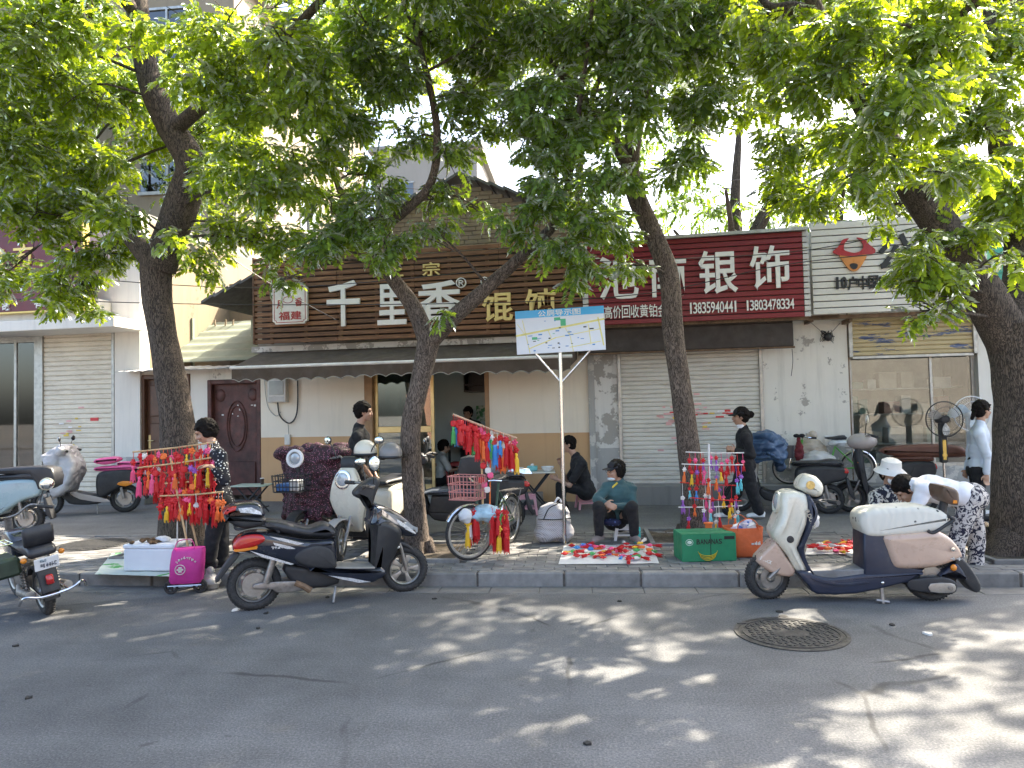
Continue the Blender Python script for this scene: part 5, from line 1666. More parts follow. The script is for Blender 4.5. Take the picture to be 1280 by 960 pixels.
MB().ell(V((bk([(1060, 494)])[0][0], -.11, bk([(1060, 494)])[0][1])), (.03, .03, .018), 10, 6).build('front_indicator', M_CLEAR, t)
hc = MB().puff(bk([(800, 185), (850, 140), (905, 108), (945, 100), (962, 130), (930, 210), (905, 290), (880, 275), (860, 232), (810, 215)]), .095, .04, 3).build('handlebar_cover', M_MATBLK, t, 60)
hx, hz = bk([(905, 160)])[0]
b_ = bars(t, hx + .02, hz + .03, .30, .16, -.0)
mirror(t, (hx, -.17, hz + .05), (hx - .02, -.30, hz + .24), (.055, .012, .075), .0)
mirror(t, (hx, .17, hz + .05), (hx - .02, .33, hz + .22), (.06, .012, .04), .0)
MB().tube([V((p[0], 0, p[1])) for p in bk([(905, 260), (900, 340)])], .035, 10).build('steering_stem', M_MATBLK, t)
for sd in (-1, 1):
    MB().puff(bk([(190, 718), (240, 700), (480, 690), (510, 715), (480, 745), (330, 760), (300, 740), (200, 738)]), .012, .01, 2, None, sd * .085).build('swing_arm', M_STEEL, t, 60)
MB().puff(bk([(380, 600), (660, 640), (690, 710), (520, 738), (400, 690)]), .10, .04, 2).build('battery_tray', M_MATBLK, t, 60)
MB().tube([V((p[0], -.09, p[1])) for p in bk([(430, 700), (480, 720), (520, 745)])], .03, 8).build('motor_mount', M_RUST, t)
MB().puff(bk([(85, 540), (120, 545), (60, 620), (0, 700), (-18, 690), (30, 610)]), .055, .01, 2).build('rear_mudguard', M_MATBLK, t, 60)
stand(t, bk([(672, 700)])[0][0], -.08, .14, .06)
BLACK = t
# ---------------------------------------------------------------- beige scooter
t, wb = place('parked_scooter', 'beige and cream retro electric scooter with padded seat cover at the kerb', 'scooter', (1163, 750), (960, 748), 0, 'scooters parked along the street')
kx = wb / 845
def be(L):
    return [((965 - cx) * kx, (694 - cy) * 1.67e-3) for cx, cy in L]
M_CRM = mat('cream lacquer', (.66, .63, .52), .3, 0, .08, 5, 0, 60, .3, (.36, .32, .25), coat=.4)
M_BGE = mat('rosy beige lacquer', (.49, .35, .27), .3, 0, .09, 5, 0, 60, .3, (.28, .20, .15), coat=.4)
M_NAVY = mat('navy plastic', (.018, .024, .045), .42, 0, .2, 5, .12, 200, .25, (.08, .078, .075))
wheel(t, 0, .20, .10, 0); wheel(t, wb, .195, .10, 3, steer=.30, disc=True)
fl = MB().puff(be([(258, 540), (328, 536), (345, 552), (440, 566), (600, 545), (760, 540), (900, 535), (830, 580), (740, 605), (560, 645), (360, 650), (318, 612)]), .15, .025, 2).build('floor_body', M_NAVY, t, 60)
for sd in (-1, 1):
    MB().puff(be([(340, 560), (470, 592), (600, 580), (610, 592), (460, 606), (345, 580)]), .006, .004, 2, None, sd * .152).build('floor_trim', M_NAVY, fl, 60)
MB().puff(be([(338, 532), (602, 524), (600, 560), (440, 575), (350, 560)]), .135, .012, 0).build('floor_mat', mat('worn grey mat', (.17, .17, .17), .7, 0, .25, 7, .3, 120, .3), t, 60)
sw_ = lambda x, z: .55 + .6 * min(1, max(0, (z - .22) / .45)) if z < .67 else 1.15 - (z - .67) * .9
sh = MB().puff(be([(195, 150), (262, 132), (322, 150), (336, 200), (312, 300), (275, 400), (270, 430), (325, 538), (262, 540), (215, 460), (142, 362), (165, 290), (186, 235)]), .175, .055, 3, sw_).build('front_shield', M_CRM, t, 60)
MB().puff(be([(318, 152), (345, 165), (372, 240), (330, 330), (300, 430), (335, 540), (322, 545), (268, 430), (285, 380), (322, 270)]), .185, .03, 3, sw_).build('inner_panel', M_NAVY, t, 60)
c = be([(196, 198)])[0]
hd = MB().lathe([(.062, -.10), (.085, -.05), (.095, .0), (.098, .03), (.085, .035), (.08, .01), (0, .005)], 28, Matrix.Translation((c[0] + .0, 0, c[1])) @ Matrix.Rotation(rad(80), 4, 'Y')).build('headlight', M_CRM, t)
MB().ell((c[0] + .012, 0, c[1]), (.035, .08, .08), 20, 8).build('lens', M_CLEAR, hd)
sx_ = be([(225, 372)])[0]
for sd in (-1, 1):
    MB().lathe([(.030, -.006), (.030, .006), (.018, .010), (0, .006)], 20, Matrix.Translation((sx_[0], sd * .158, sx_[1])) @ Matrix.Rotation(rad(-90 * sd), 4, 'X')).build('horn_cap', M_MATBLK, t)
# vertical lettering on the shield
lt = mat('shield lettering', (.38, .34, .27), .4)
vt = _glyph('B.DUCK', 0, .17, 0, .035, 0, .004, lt, t, 'lettering', .03, 0)
a = be([(300, 225)])[0]; b = be([(255, 345)])[0]
vt.matrix_local = Matrix.Translation((a[0], .198, a[1])) @ Matrix.Rotation(rad(180), 4, 'Z') @ Matrix.Rotation(rad(70), 4, 'Y')
fw = lambda x, z: .75 + .25 * (z / .3)
fd = MB().puff(be([(160, 388), (205, 460), (258, 540), (225, 572), (150, 558), (100, 532), (52, 492), (80, 455), (120, 415)]), .105, .03, 2, fw).build('front_mudguard', M_BGE, t, 60)
_glyph('B.DUCK', 0, .10, 0, .03, 0, .003, mat('white print', (.7, .68, .62), .5), t, 'lettering', .02, 0).matrix_local = Matrix.Translation((be([(70, 480)])[0][0], .107, be([(70, 480)])[0][1])) @ Matrix.Rotation(rad(180), 4, 'Z') @ Matrix.Rotation(rad(25), 4, 'Y')
for sd in (-1, 1):
    MB().tube([(be([(180, 520)])[0][0], sd * .085, be([(180, 520)])[0][1]), (wb, sd * .085, .195)], .018, 8).build('front_fork', M_STEEL, t)
# rounded display hood on the handlebar
hp = be([(290, 118), (305, 75), (340, 52), (385, 62), (418, 105), (410, 150), (375, 166), (330, 150)])
hood = MB().puff(hp, .145, .07, 3).build('handlebar_hood', M_CRM, t, 60)
c = be([(342, 100)])[0]
MB().lathe([(.036, 0), (.036, .006), (.028, .006), (.028, .003), (0, .003)], 24, Matrix.Translation((c[0], .144, c[1])) @ Matrix.Rotation(rad(-90), 4, 'X')).build('round_badge', mat('brass badge', (.55, .42, .16), .35, .6, .3, 60), hood)
MB().puff(be([(296, 128), (330, 156), (376, 172), (415, 152), (420, 175), (380, 190), (325, 172)]), .10, .02, 2).build('hood_base', M_MATBLK, t, 60)
bars(t, be([(360, 170)])[0][0], be([(360, 175)])[0][1], .31, .12, 0)
MB().tube([(be([(352, 165)])[0][0], 0, be([(352, 165)])[0][1]), (be([(330, 250)])[0][0], 0, be([(330, 250)])[0][1])], .04, 10).build('steering_stem', M_MATBLK, t)
MB().puff(be([(606, 345), (716, 345), (760, 500), (900, 525), (820, 590), (690, 605), (598, 590), (602, 460)]), .145, .025, 0).build('seat_column', M_NAVY, t, 60)
pw = lambda x, z: 1.0 if x > -.02 else max(.45, 1.0 + x * 2.2)
pn_ = MB().puff(be([(706, 350), (840, 336), (960, 326), (1040, 362), (1090, 410), (1116, 456), (1098, 478), (960, 512), (800, 522), (748, 505), (718, 430)]), .175, .06, 3, pw).build('side_panel', M_BGE, t, 60)
c = be([(1055, 425)])[0]
MB().lathe([(.018, -.004), (.018, .006), (0, .008)], 16, Matrix.Translation((c[0], .125, c[1])) @ Matrix.Rotation(rad(-90), 4, 'X')).build('lock', M_CHROME, pn_)
scribble(0, .085, 0, .028, 0, .003, mat('white print', (.7, .68, .62), .5), pn_, 2, 5).matrix_local = Matrix.Translation((be([(1040, 475)])[0][0], .128, be([(1040, 478)])[0][1])) @ Matrix.Rotation(rad(168), 4, 'Z')
k = NT('printed seat cover'); vo = k.n('TexVoronoi', i_Scale=13.0); k.l(k.pos(), vo.inputs['Vector'])
mm = k.math('MULTIPLY', k.ramp(vo.outputs['Distance'], [(.13, (1, 1, 1)), (.16, (0, 0, 0))]), k.ramp(k.noise(k.pos(), 4, 2), [(.50, (0, 0, 0)), (.53, (1, 1, 1))]))
k.col(k.mix(mm, (.62, .60, .53), (.03, .03, .03))); k.b.inputs['Roughness'].default_value = .8
wv = k.n('TexWave', i_Scale=5.0, i_Distortion=6.0, i_Detail=2.0); k.l(k.pos(), wv.inputs['Vector']); k.bump(wv.outputs['Fac'], .25, .01)
MB().puff(be([(592, 290), (600, 255), (640, 228), (760, 215), (900, 210), (985, 225), (1030, 252), (1046, 275), (1010, 326), (900, 348), (720, 364), (625, 360), (600, 325)]), .162, .05, 3).build('seat_cover', k.m, t, 60)
q = MB()
for sd in (-1, 1):
    q.curve([V((p[0], sd * .16, p[1])) for p in be([(925, 328), (950, 340), (1010, 305), (1055, 275), (1035, 262)])], .014, 8)
q.curve([V((be([(1035, 262)])[0][0], s_ * .16, be([(1035, 262)])[0][1])) for s_ in (-1, 0, 1)], .014, 8)
q.build('grab_rail', M_MATBLK, t)
MB().tube([(be([(1040, 270)])[0][0], 0, be([(1040, 270)])[0][1]), (be([(1058, 190)])[0][0], 0, be([(1058, 190)])[0][1])], .035, 8).build('backrest_post', M_MATBLK, t)
MB().puff(be([(1020, 112), (1075, 122), (1096, 150), (1088, 208), (1030, 190), (1014, 150)]), .15, .035, 2).build('backrest', mat('brown leather', (.10, .062, .042), .5, 0, .2, 8, .2, 120), t, 60)
MB().box((be([(1068, 188)])[0][0], .15, be([(1068, 188)])[0][1]), (.03, .01, .025)).build('backrest_label', M_AMB, t, 0)
for sd in (-1, 1):
    MB().puff(be([(820, 585), (850, 570), (1000, 560), (1060, 585), (1066, 615), (1040, 645), (930, 640), (830, 625)]), .022, .015, 2, None, sd * .115).build('swing_arm', M_MATBLK, t, 60)
MB().puff(be([(930, 592), (1030, 588), (1055, 605), (1050, 628), (1020, 637), (930, 632)]), .006, .004, 2, None, .142).build('motor_plate', M_RIM, t, 60)
c = be([(1028, 613)])[0]
MB().lathe([(.018, 0), (.018, .008), (0, .008)], 16, Matrix.Translation((c[0], .148, c[1])) @ Matrix.Rotation(rad(-90), 4, 'X')).build('axle_cap', M_STEEL, t)
MB().puff(be([(1075, 480), (1110, 470), (1160, 530), (1200, 605), (1190, 640), (1160, 640), (1120, 590), (1090, 540)]), .085, .02, 2).build('rear_mudguard', M_MATBLK, t, 60)
MB().puff(be([(990, 560), (1040, 520), (1085, 500), (1130, 575), (1100, 570), (1070, 545), (1020, 565)]), .10, .02, 2).build('mudguard_bracket', M_NAVY, t, 60)
c = be([(1058, 517)])[0]
MB().ell((c[0], .11, c[1]), (.026, .02, .028), 12, 6).build('side_reflector', M_AMB, t)
MB().tube([(be([(850, 560)])[0][0], .10, be([(850, 560)])[0][1]), (be([(820, 540)])[0][0], .10, .24)], .03, 8).build('shock_absorber', M_CHROME, t)
MB().tube([(be([(690, 600)])[0][0], .12, .14), (be([(690, 720)])[0][0], .14, .005)], .016, 8).build('side_stand', M_STEEL, t)
MB().tube([(be([(675, 690)])[0][0] + .03, .14, .03), (be([(690, 700)])[0][0] - .05, .14, .015)], .014, 6).build('stand_foot', M_STEEL, t)
c = be([(690, 588)])[0]
MB().ell((c[0], .152, c[1]), (.014, .01, .014), 8, 5).build('stand_bolt', M_CHROME, t)
BEIGE = t
def loc2w(t, p):
    return Matrix.Translation(t.location) @ t.rotation_euler.to_matrix().to_4x4() @ V(p)
# ---------------------------------------------------------------- a plain scooter for the ones further back
def scooter(t, wb, body, trim, seat, front=True, steer=0.0, r=.2, mir=True, lightm=None, fenderm=None, tail=True, h=1.0):
    k_ = wb / 1.28
    S = lambda L: [(x * k_, z * h) for x, z in L]
    wheel(t, 0, r, .09, 0); wheel(t, wb, r, .085, 5, steer=steer)
    if tail:
        MB().puff(S([(-.28, .58), (-.22, .48), (-.02, .43), (.2, .33), (.42, .25), (.46, .55), (.36, .66), (0, .68), (-.22, .66)]), .16, .05, 3, lambda x, z: .6 + .4 * min(1, max(0, (x + .28) / .3))).build('body_panel', body, t, 60)
        MB().puff(S([(-.29, .58), (-.27, .64), (-.2, .64), (-.22, .57)]), .10, .02, 2).build('tail_light', M_REDL, t, 60)
    MB().puff(S([(-.22, .68), (-.2, .74), (-.05, .77), (.12, .745), (.3, .74), (.47, .73), (.5, .69), (.4, .665), (0, .67)]), .135, .04, 3).build('seat', seat, t, 60)
    MB().puff(S([(.36, .20), (.38, .31), (.8, .30), (.93, .36), (.98, .3), (.9, .19), (.7, .16), (.45, .16)]), .15, .03, 2).build('floorboard', trim, t, 60)
    if front:
        MB().puff(S([(.87, .30), (.95, .34), (1.02, .62), (1.04, .84), (1.09, .92), (1.16, .86), (1.20, .74), (1.15, .52), (1.06, .34), (.98, .25)]), .2, .07, 3, lambda x, z: (.62 + .5 * min(1, max(0, (z - .3) / .3))) * (1 - .55 * max(0, (z - .62) / .38))).build('leg_shield', body, t, 60)
        hd = MB().lathe([(.06, -.06), (.095, 0), (.10, .03), (.085, .035), (0, .02)], 24, Matrix.Translation((1.17 * k_, 0, .80 * h)) @ Matrix.Rotation(rad(84), 4, 'Y')).build('headlight', lightm or M_CHROME, t)
        MB().ell((1.20 * k_, 0, .80 * h), (.02, .078, .078), 18, 8).build('lens', M_CLEAR, hd)
        for sd in (-1, 1):
            MB().ell((1.14 * k_, sd * .15, .66 * h), (.02, .035, .02), 10, 6).build('turn_signal', M_AMB, t)
    MB().puff([(wb + (r + .03) * math.cos(a), r + (r + .03) * math.sin(a)) for a in np.linspace(-.1, 2.5, 9)] + [(wb + (r + .012) * math.cos(a), r + (r + .012) * math.sin(a)) for a in np.linspace(2.5, -.1, 9)], .06, .01, 0).build('front_mudguard', fenderm or trim, t, 60)
    for sd in (-1, 1):
        MB().tube([(wb - .12, sd * .07, .46), (wb, sd * .075, r)], .017, 8).build('front_fork', M_STEEL, t)
        MB().tube([(.05, sd * .1, .45), (0, sd * .11, r)], .025, 8).build('shock_absorber', M_STEEL, t)
    MB().tube([(1.08 * k_, 0, .85 * h), (1.03 * k_, 0, .98 * h)], .03, 8).build('steering_stem', trim, t)
    bars(t, 1.03 * k_, 1.0 * h, .30, .14, .02)
    MB().puff(S([(.97, .93), (1.0, 1.0), (1.05, 1.03), (1.10, .99), (1.10, .90), (1.02, .88)]), .10, .03, 2).build('handlebar_cover', trim, t, 60)
    if mir:
        for sd in (-1, 1):
            mirror(t, (1.0 * k_, sd * .2, 1.0 * h), (.98 * k_, sd * .33, 1.19 * h), (.055, .012, .045), rad(90 + 10 * sd))
    MB().puff([(-.27, .5), (-.23, .5), (-.27, .28), (-.33, .2), (-.35, .22)], .07, .01, 0).build('rear_mudguard', M_MATBLK, t, 60)
    stand(t, .45 * k_, .1, .18, -.06)
GS = 'scooters parked along the street'
M_IVORY = mat('ivory lacquer', (.68, .64, .53), .3, 0, .05, 3, coat=.4)
M_TAUPE = mat('taupe plastic', (.40, .36, .34), .45)
def place_h(name, label, cat, front, deg, wb, z=SWZ, group=GS, lean=0.0):
    """front wheel contact + heading in degrees (0 = +X, 270 = towards the viewer)"""
    f = G(*front, z)
    h = rad(deg)
    a = f - V((math.cos(h), math.sin(h), 0)) * wb
    return thing(name, label, cat, a, h, group, rx=lean)
# ivory scooter behind the black one
t = place_h('parked_scooter', 'ivory retro scooter facing the street behind the black scooter', 'scooter', (424, 702), 254, 1.22)
scooter(t, 1.22, M_IVORY, M_MATBLK, M_VINYL, steer=.35, lightm=M_CHROME, fenderm=M_TAUPE, r=.21, h=1.06)
IVORY = t
# helmets hung on it
def helmet(label, c, m, r=.125, rz=0.0, tilt=0.0, peak=True):
    t = thing('helmet', label, 'helmet', c, rz, 'riding helmets on scooters', ry=tilt)
    MB().ell((0, 0, 0), (r * 1.12, r * .95, r), 20, 10, None, -.25).build('shell', m, t)
    MB().lathe([(r * 1.0, -.02), (r * 1.05, -.035), (r * .92, -.05), (r * .85, -.03)], 24, Matrix.Diagonal((1.1, .95, 1, 1)), True).build('rim', M_MATBLK, t)
    if peak:
        MB().puff([(r * .95, .01), (r * 1.55, -.03), (r * 1.5, -.045), (r * .95, -.03)], r * .6, .01, 0).build('peak', m, t)
    return t
helmet('cream half helmet on the handlebar of the ivory scooter', loc2w(IVORY, (.88, .12, 1.14)), M_IVORY, rz=2.5, peak=False)
helmet('grey half helmet beside the cream helmet', loc2w(IVORY, (.85, .42, 1.11)), mat('grey helmet', (.22, .215, .21), .4), rz=2.4, peak=False)
# quilted aprons and their e-bikes
M_QUILT = pattern('maroon quilt with pink dots', '#2a0a17', '#b8708a', 60, .25, .6)
def quilt(label, t0, m, wd=.30, top=1.05, x=1.12, low=.32, grp='quilted wind aprons', bow=0.0):
    q = MB()
    for sd in (-1, 1):
        q.ell((x - .14, sd * (wd + .02), top - .06), (.15, .13, .085), 14, 8)
        q.capsule((x - .06, sd * wd * .4, top - .04), (x - .12, sd * wd, top - .06), .075, .08)
    for k in range(9):
        y = wd * (-1 + 2 * k / 8)
        q.capsule((x - .02 - .09 * (y / wd) ** 2, y * .92, top - .10), (x + .10 - .22 * (y / wd) ** 2, y * 1.02, low + .05 * (k % 2)), .055, .045)
    o = remesh(q, 'wind_apron', m, None, .016, 3, .03, 8.0)
    o.matrix_world = Matrix.Translation(t0.location) @ t0.rotation_euler.to_matrix().to_4x4()
    return tag(o, label, 'apron', grp)
t = place_h('electric_bike', 'electric bike with black wire basket and round white headlamp', 'e-bike', (374, 690), 262, 1.2)
scooter(t, 1.2, M_MATBLK, M_MATBLK, M_VINYL, front=False, r=.22, mir=False)
EB1 = t
bk_ = MB()
for z in (.70, .76, .82, .88):
    for L in ([(1.22, -.17), (1.46, -.15), (1.46, .15), (1.22, .17), (1.22, -.17)],):
        bk_.tube([V((x_, y_ * (1 + (z - .7) * .5), z)) for x_, y_ in L], .006, 5)
for i in range(9):
    y_ = -.16 + .04 * i
    bk_.tube([(1.46, y_, .70), (1.47, y_ * 1.09, .89)], .005, 4)
    bk_.tube([(1.22, y_, .70), (1.46, y_ * .9, .70)], .005, 4)
for i in range(5):
    for sd in (-1, 1):
        bk_.tube([(1.24 + .05 * i, sd * .16, .70), (1.24 + .05 * i, sd * .18, .89)], .005, 4)
b0 = bk_.build('basket', M_MATBLK, t)
MB().bb(1.25, 1.44, -.14, .02, .71, .79, .01).build('basket_lining', mat('blue print', (.05, .16, .42), .5, 0, .4, 30), b0, 0)
MB().bb(1.28, 1.42, .0, .12, .71, .83, .01).build('basket_packet', mat('white packet', (.6, .6, .6), .5), b0, 0)
hd = MB().lathe([(.05, -.05), (.10, 0), (.105, .03), (.075, .035), (.07, .0), (0, 0)], 26, Matrix.Translation((1.25, .0, 1.06)) @ Matrix.Rotation(rad(84), 4, 'Y')).build('headlight', mat('white plastic', (.75, .74, .72), .3), t)
MB().ell((1.26, 0, 1.06), (.02, .066, .066), 16, 8).build('lens', M_CLEAR, hd)
MB().tube([(1.2, 0, .9), (1.22, 0, 1.05)], .02, 8).build('lamp_bracket', M_MATBLK, t)
quilt('maroon dotted quilted wind apron behind the wire basket', EB1, M_QUILT, .34, 1.16, 1.02, .35)
t = place_h('electric_bike', 'second electric bike, wrapped in a dotted quilt, beside the ivory scooter', 'e-bike', (405, 672), 262, 1.2)
scooter(t, 1.2, M_MATBLK, M_MATBLK, M_VINYL, front=False, r=.22, mir=False)
quilt('plump maroon dotted wind apron left of the ivory scooter', t, M_QUILT, .30, 1.16, 1.10, .4)
# pink seat scooter with silver cover
t, wb = place('parked_scooter', 'white scooter with pink seats facing the left shutter', 'scooter', (157, 640), (60, 645), SWZ, GS)
M_PINK = mat('pink seat vinyl', (.72, .12, .30), .45, 0, .1, 6, .15, 90)
scooter(t, wb, M_MATBLK, M_MATBLK, M_PINK, r=.23, fenderm=mat('white lacquer', (.7, .68, .66), .3, 0, .05), h=1.05)
k_ = wb / 1.28
MB().puff([(.08 * k_, .86), (.12 * k_, .92), (.30 * k_, .92), (.46 * k_, .90), (.5 * k_, .84), (.3 * k_, .80)], .14, .05, 3).build('seat_cushion', M_PINK, t, 60)
MB().puff([(-.3 * k_, .80), (-.2 * k_, .83), (.05 * k_, .84), (.12 * k_, .80), (-.1 * k_, .76)], .13, .03, 3).build('pillion_cushion', M_PINK, t, 60)
for sd in (-1, 1):
    MB().puff([(-.2 * k_, .50), (0, .53), (.1 * k_, .48), (-.05 * k_, .44)], .01, .006, 2, None, sd * .165).build('orange_trim', M_AMB, t, 60)
    MB().puff([(.25 * k_, .24), (.8 * k_, .38), (.86 * k_, .36), (.7 * k_, .26), (.3 * k_, .19)], .01, .006, 2, None, sd * .16).build('white_trim', M_TAUPE, t, 60)
PINKS = t
q = MB()
q.puff([(.92 * k_, 1.13), (1.04 * k_, 1.14), (1.30 * k_, .98), (1.24 * k_, .86), (1.20 * k_, .62), (1.10 * k_, .36), (.96 * k_, .34), (.84 * k_, .50), (.74 * k_, .78), (.84 * k_, .98)], .34, .06, 2, lambda x, z: .62 + .5 * min(1, max(0, (1.15 - z) / .5))); q.capsule((.96 * k_, -.30, 1.05), (.96 * k_, .30, 1.05), .07, .07)
o = remesh(q, 'scooter_cover', mat('silver grey cover cloth', (.42, .41, .42), .55, .1, .15, 4, .4, 30, bdist=.01), None, .016, 1, .045, 6)
o.matrix_world = Matrix.Translation(t.location) @ t.rotation_euler.to_matrix().to_4x4()
tag(o, 'silver grey rain cover draped over the front of the pink seat scooter', 'cover')
helmet('grey helmet hanging behind the pink pillion seat', loc2w(t, (-.46, .15, .62)), mat('silver helmet', (.45, .45, .46), .3, .2), .14, 1.0, .2)
# blue-grey scooter cut by the left edge
t, wb = place('parked_scooter', 'pale blue scooter with long black seat at the left edge', 'scooter', (34, 668), (-70, 672), SWZ, GS)
M_PBLUE = mat('pale blue lacquer', (.28, .40, .46), .3, 0, .06, 4, coat=.3)
scooter(t, wb, M_PBLUE, M_MATBLK, M_VINYL, r=.22, h=1.12)
MB().puff([(-.40, .66), (-.38, .90), (-.1, .93), (.35, .91), (.35, .84), (-.1, .82), (-.2, .62)], .15, .04, 2).build('padded_seat_back', M_VINYL, t, 60)
# motorcycle at the left edge, seen from behind
t = thing('motorcycle', 'small black motorcycle seen from behind with number plate and red tail lamp', 'motorcycle', G(60, 767), 0, None)
f = G(-28, 712)
d = f - V(t.location)
t.rotation_euler = (rad(-9), 0, math.atan2(d.y, d.x))
t.scale = (.82, .82, .82)
wheel(t, 0, .25, .10, 5); wheel(t, 1.22, .26, .08, 5)
MB().puff([(.25 * math.cos(a) * 1.16, .25 + .25 * 1.16 * math.sin(a)) for a in np.linspace(.6, 3.3, 10)] + [(.25 * math.cos(a) * 1.09, .25 + .25 * 1.09 * math.sin(a)) for a in np.linspace(3.3, .6, 10)], .075, .02, 0).build('rear_mudguard', M_MATBLK, t, 60)
MB().puff([(-.33, .30), (-.29, .52), (-.26, .52), (-.30, .28)], .085, .01, 0).build('mudguard_flap', M_MATBLK, t, 60)
MB().puff([(-.36, .385), (-.355, .47), (-.31, .47), (-.32, .385)], .035, .02, 2).build('tail_light', M_REDL, t, 60)
pm = mat('number plate white', (.72, .73, .74), .4, 0, .06, 9, 0, 60, .25, (.4, .4, .42))
pl_ = MB().box((-.335, 0, .60), (.008, .22, .13), Matrix.Rotation(rad(-14), 3, 'Y'), .003).build('number_plate', pm, t, 0)
g_ = scribble(-.06, .0, .02, .05, 0, .003, mat('plate blue', (.12, .2, .26), .5), pl_, 3, 8)
g2 = scribble(-.06, .09, -.04, .01, 0, .003, mat('plate grey', (.10, .11, .14), .5), pl_, 6, 9)
for g_x in (g_, g2):
    g_x.matrix_local = Matrix.Translation((-.343, 0, .60)) @ Matrix.Rotation(rad(-14), 4, 'Y') @ Matrix.Rotation(rad(-90), 4, 'Z')
MB().puff([(-.24, .66), (-.22, .76), (0, .78), (.3, .74), (.55, .76), (.58, .70), (.3, .67), (0, .67)], .13, .04, 3).build('seat', M_VINYL, t, 60)
MB().puff([(-.20, .78), (-.24, .95), (-.18, .97), (-.14, .80)], .14, .03, 2).build('backrest_pad', M_VINYL, t, 60)
MB().puff([(.5, .60), (.5, .80), (.7, .86), (.92, .80), (.95, .62), (.7, .55)], .12, .05, 3).build('fuel_tank', M_GLOSSB, t, 60)
MB().puff([(.35, .25), (.4, .5), (.7, .5), (.75, .28), (.55, .2)], .1, .03, 2).build('engine', M_STEEL, t, 60)
for sd in (-1, 1):
    q = MB().tube([(.12, sd * .13, .60), (.0, sd * .14, .28)], .018, 8)
    for i in range(9):
        z = .32 + i * .03
        q.lathe([(.03, z - .006), (.036, z), (.03, z + .006)], 12, Matrix.Translation((.0 + .12 * (z - .28) / .32, sd * .14, 0)), False)
    q.build('coil_shock', M_STEEL, t)
    MB().tube([(.6, sd * .10, .25), (.2, sd * .17, .26), (-.25, sd * .17, .30)], [.02, .04, .045], 10).build('exhaust', M_STEEL, t)
    MB().ell((-.22, sd * .17, .66), (.03, .03, .03), 10, 6).build('turn_signal', M_AMB, t)
q = MB()
q.curve([(-.36, -.30, .26), (-.44, -.26, .34), (-.46, -.12, .30), (-.46, .12, .30), (-.44, .26, .34), (-.36, .30, .26)], .013, 8)
q.tube([(-.46, -.12, .30), (-.05, -.12, .34)], .012, 6); q.tube([(-.46, .12, .30), (-.05, .12, .34)], .012, 6)
q.build('crash_bar', M_CHROME, t)
MB().tube([(1.22, .0, .26), (1.02, 0, .95)], .04, 8).build('front_fork', M_STEEL, t)
bars(t, 1.0, 1.0, .36, .2, .06)
mirror(t, (.9, .3, 1.04), (.86, .42, 1.24), (.075, .014, .06), rad(-90))
mirror(t, (.9, -.3, 1.04), (.86, -.40, 1.26), (.08, .014, .075), rad(-90), mat('cream mirror shell', (.7, .66, .5), .4))
q = MB()
for i in range(6):
    q.tube([(.15, .16 + .05 * i, .80), (.5, .16 + .05 * i, .80)], .006, 4)
for x_ in (.15, .32, .5):
    q.tube([(x_, .16, .80), (x_, .41, .80), (x_, .41, .66), (x_, .16, .66)], .006, 4)
q.build('pannier_rack', M_CHROME, t)
MB().bb(-.1, .3, .17, .42, .50, .70, .03).build('pannier', mat('black green pannier', (.02, .035, .02), .5, 0, .6, 6), t)
# moped behind the forked tree
t, wb = place('moped', 'black moped with long seat and black rear box behind the forked tree', 'moped', (634, 664), (505, 668), SWZ, GS)
scooter(t, wb, M_MATBLK, M_MATBLK, M_VINYL, r=.235, mir=True)
MB().puff([(.36, .24), (.36, .50), (.95, .50), (1.0, .28)], .16, .03, 0).build('luggage_platform', M_MATBLK, t, 60)
MB().puff([(.30, .50), (.30, .58), (.95, .57), (1.0, .51)], .2, .03, 2).build('folded_tarp', mat('dark blue tarp', (.06, .075, .10), .5, 0, .3, 8, .4, 30, bdist=.01), t, 60)
MB().puff([(.28, .60), (.24, .95), (.34, .97), (.58, .95), (.60, .62)], .17, .03, 2).build('rear_box', M_VINYL, t, 60)
MB().puff([(.0, .74), (-.05, .80), (-.3, .80), (-.34, .72)], .03, .01, 0).build('chrome_rail', M_CHROME, t, 60)
MB().bb(.6, .72, .2, .204, .34, .37).build('maker_plate', M_PAP, t, 0) if False else None
# scooter with blue jacket
t, wb = place('parked_scooter', 'dark scooter under a blue quilted jacket by the white peeling wall', 'scooter', (1036, 642), (966, 640), SWZ, GS)
wb = max(wb, 1.15)
scooter(t, 1.2, M_MATBLK, M_MATBLK, M_VINYL, r=.21, mir=False)
q = MB()
q.puff([(.95, .9), (1.12, .86), (1.20, .6), (1.16, .36), (1.04, .28), (.94, .45)], .29, .07, 2)
o = remesh(q, 'leg_cover', mat('pale grey leg cover', (.38, .36, .34), .7, 0, .1, 5, .2, 50), None, .018, 4, .02, 8); o.matrix_world = Matrix.Translation(t.location) @ t.rotation_euler.to_matrix().to_4x4(); tag(o, 'pale grey leg cover on the front of the jacketed scooter', 'cover')
q = MB()
q.ell((.86, .0, .98), (.1, .1, .1), 10, 6); q.puff([(.52, .92), (.62, 1.08), (.80, 1.16), (1.0, 1.10), (1.14, .94), (1.18, .70), (1.10, .60), (1.02, .74), (.90, .84), (.74, .80), (.60, .72)], .36, .08, 2, lambda x, z: .8 + .25 * math.sin(x * 9 + 1)); q.capsule((.7, -.3, .95), (.62, -.38, .62), .09, .06)
o = remesh(q, 'quilted_jacket', mat('blue nylon quilt', (.05, .10, .19), .4, 0, .25, 6, .4, 14, bdist=.02), None, .014, 2, .06, 8); o.matrix_world = Matrix.Translation(t.location) @ t.rotation_euler.to_matrix().to_4x4(); tag(o, 'blue quilted jacket heaped over the handlebar of a scooter', 'jacket')
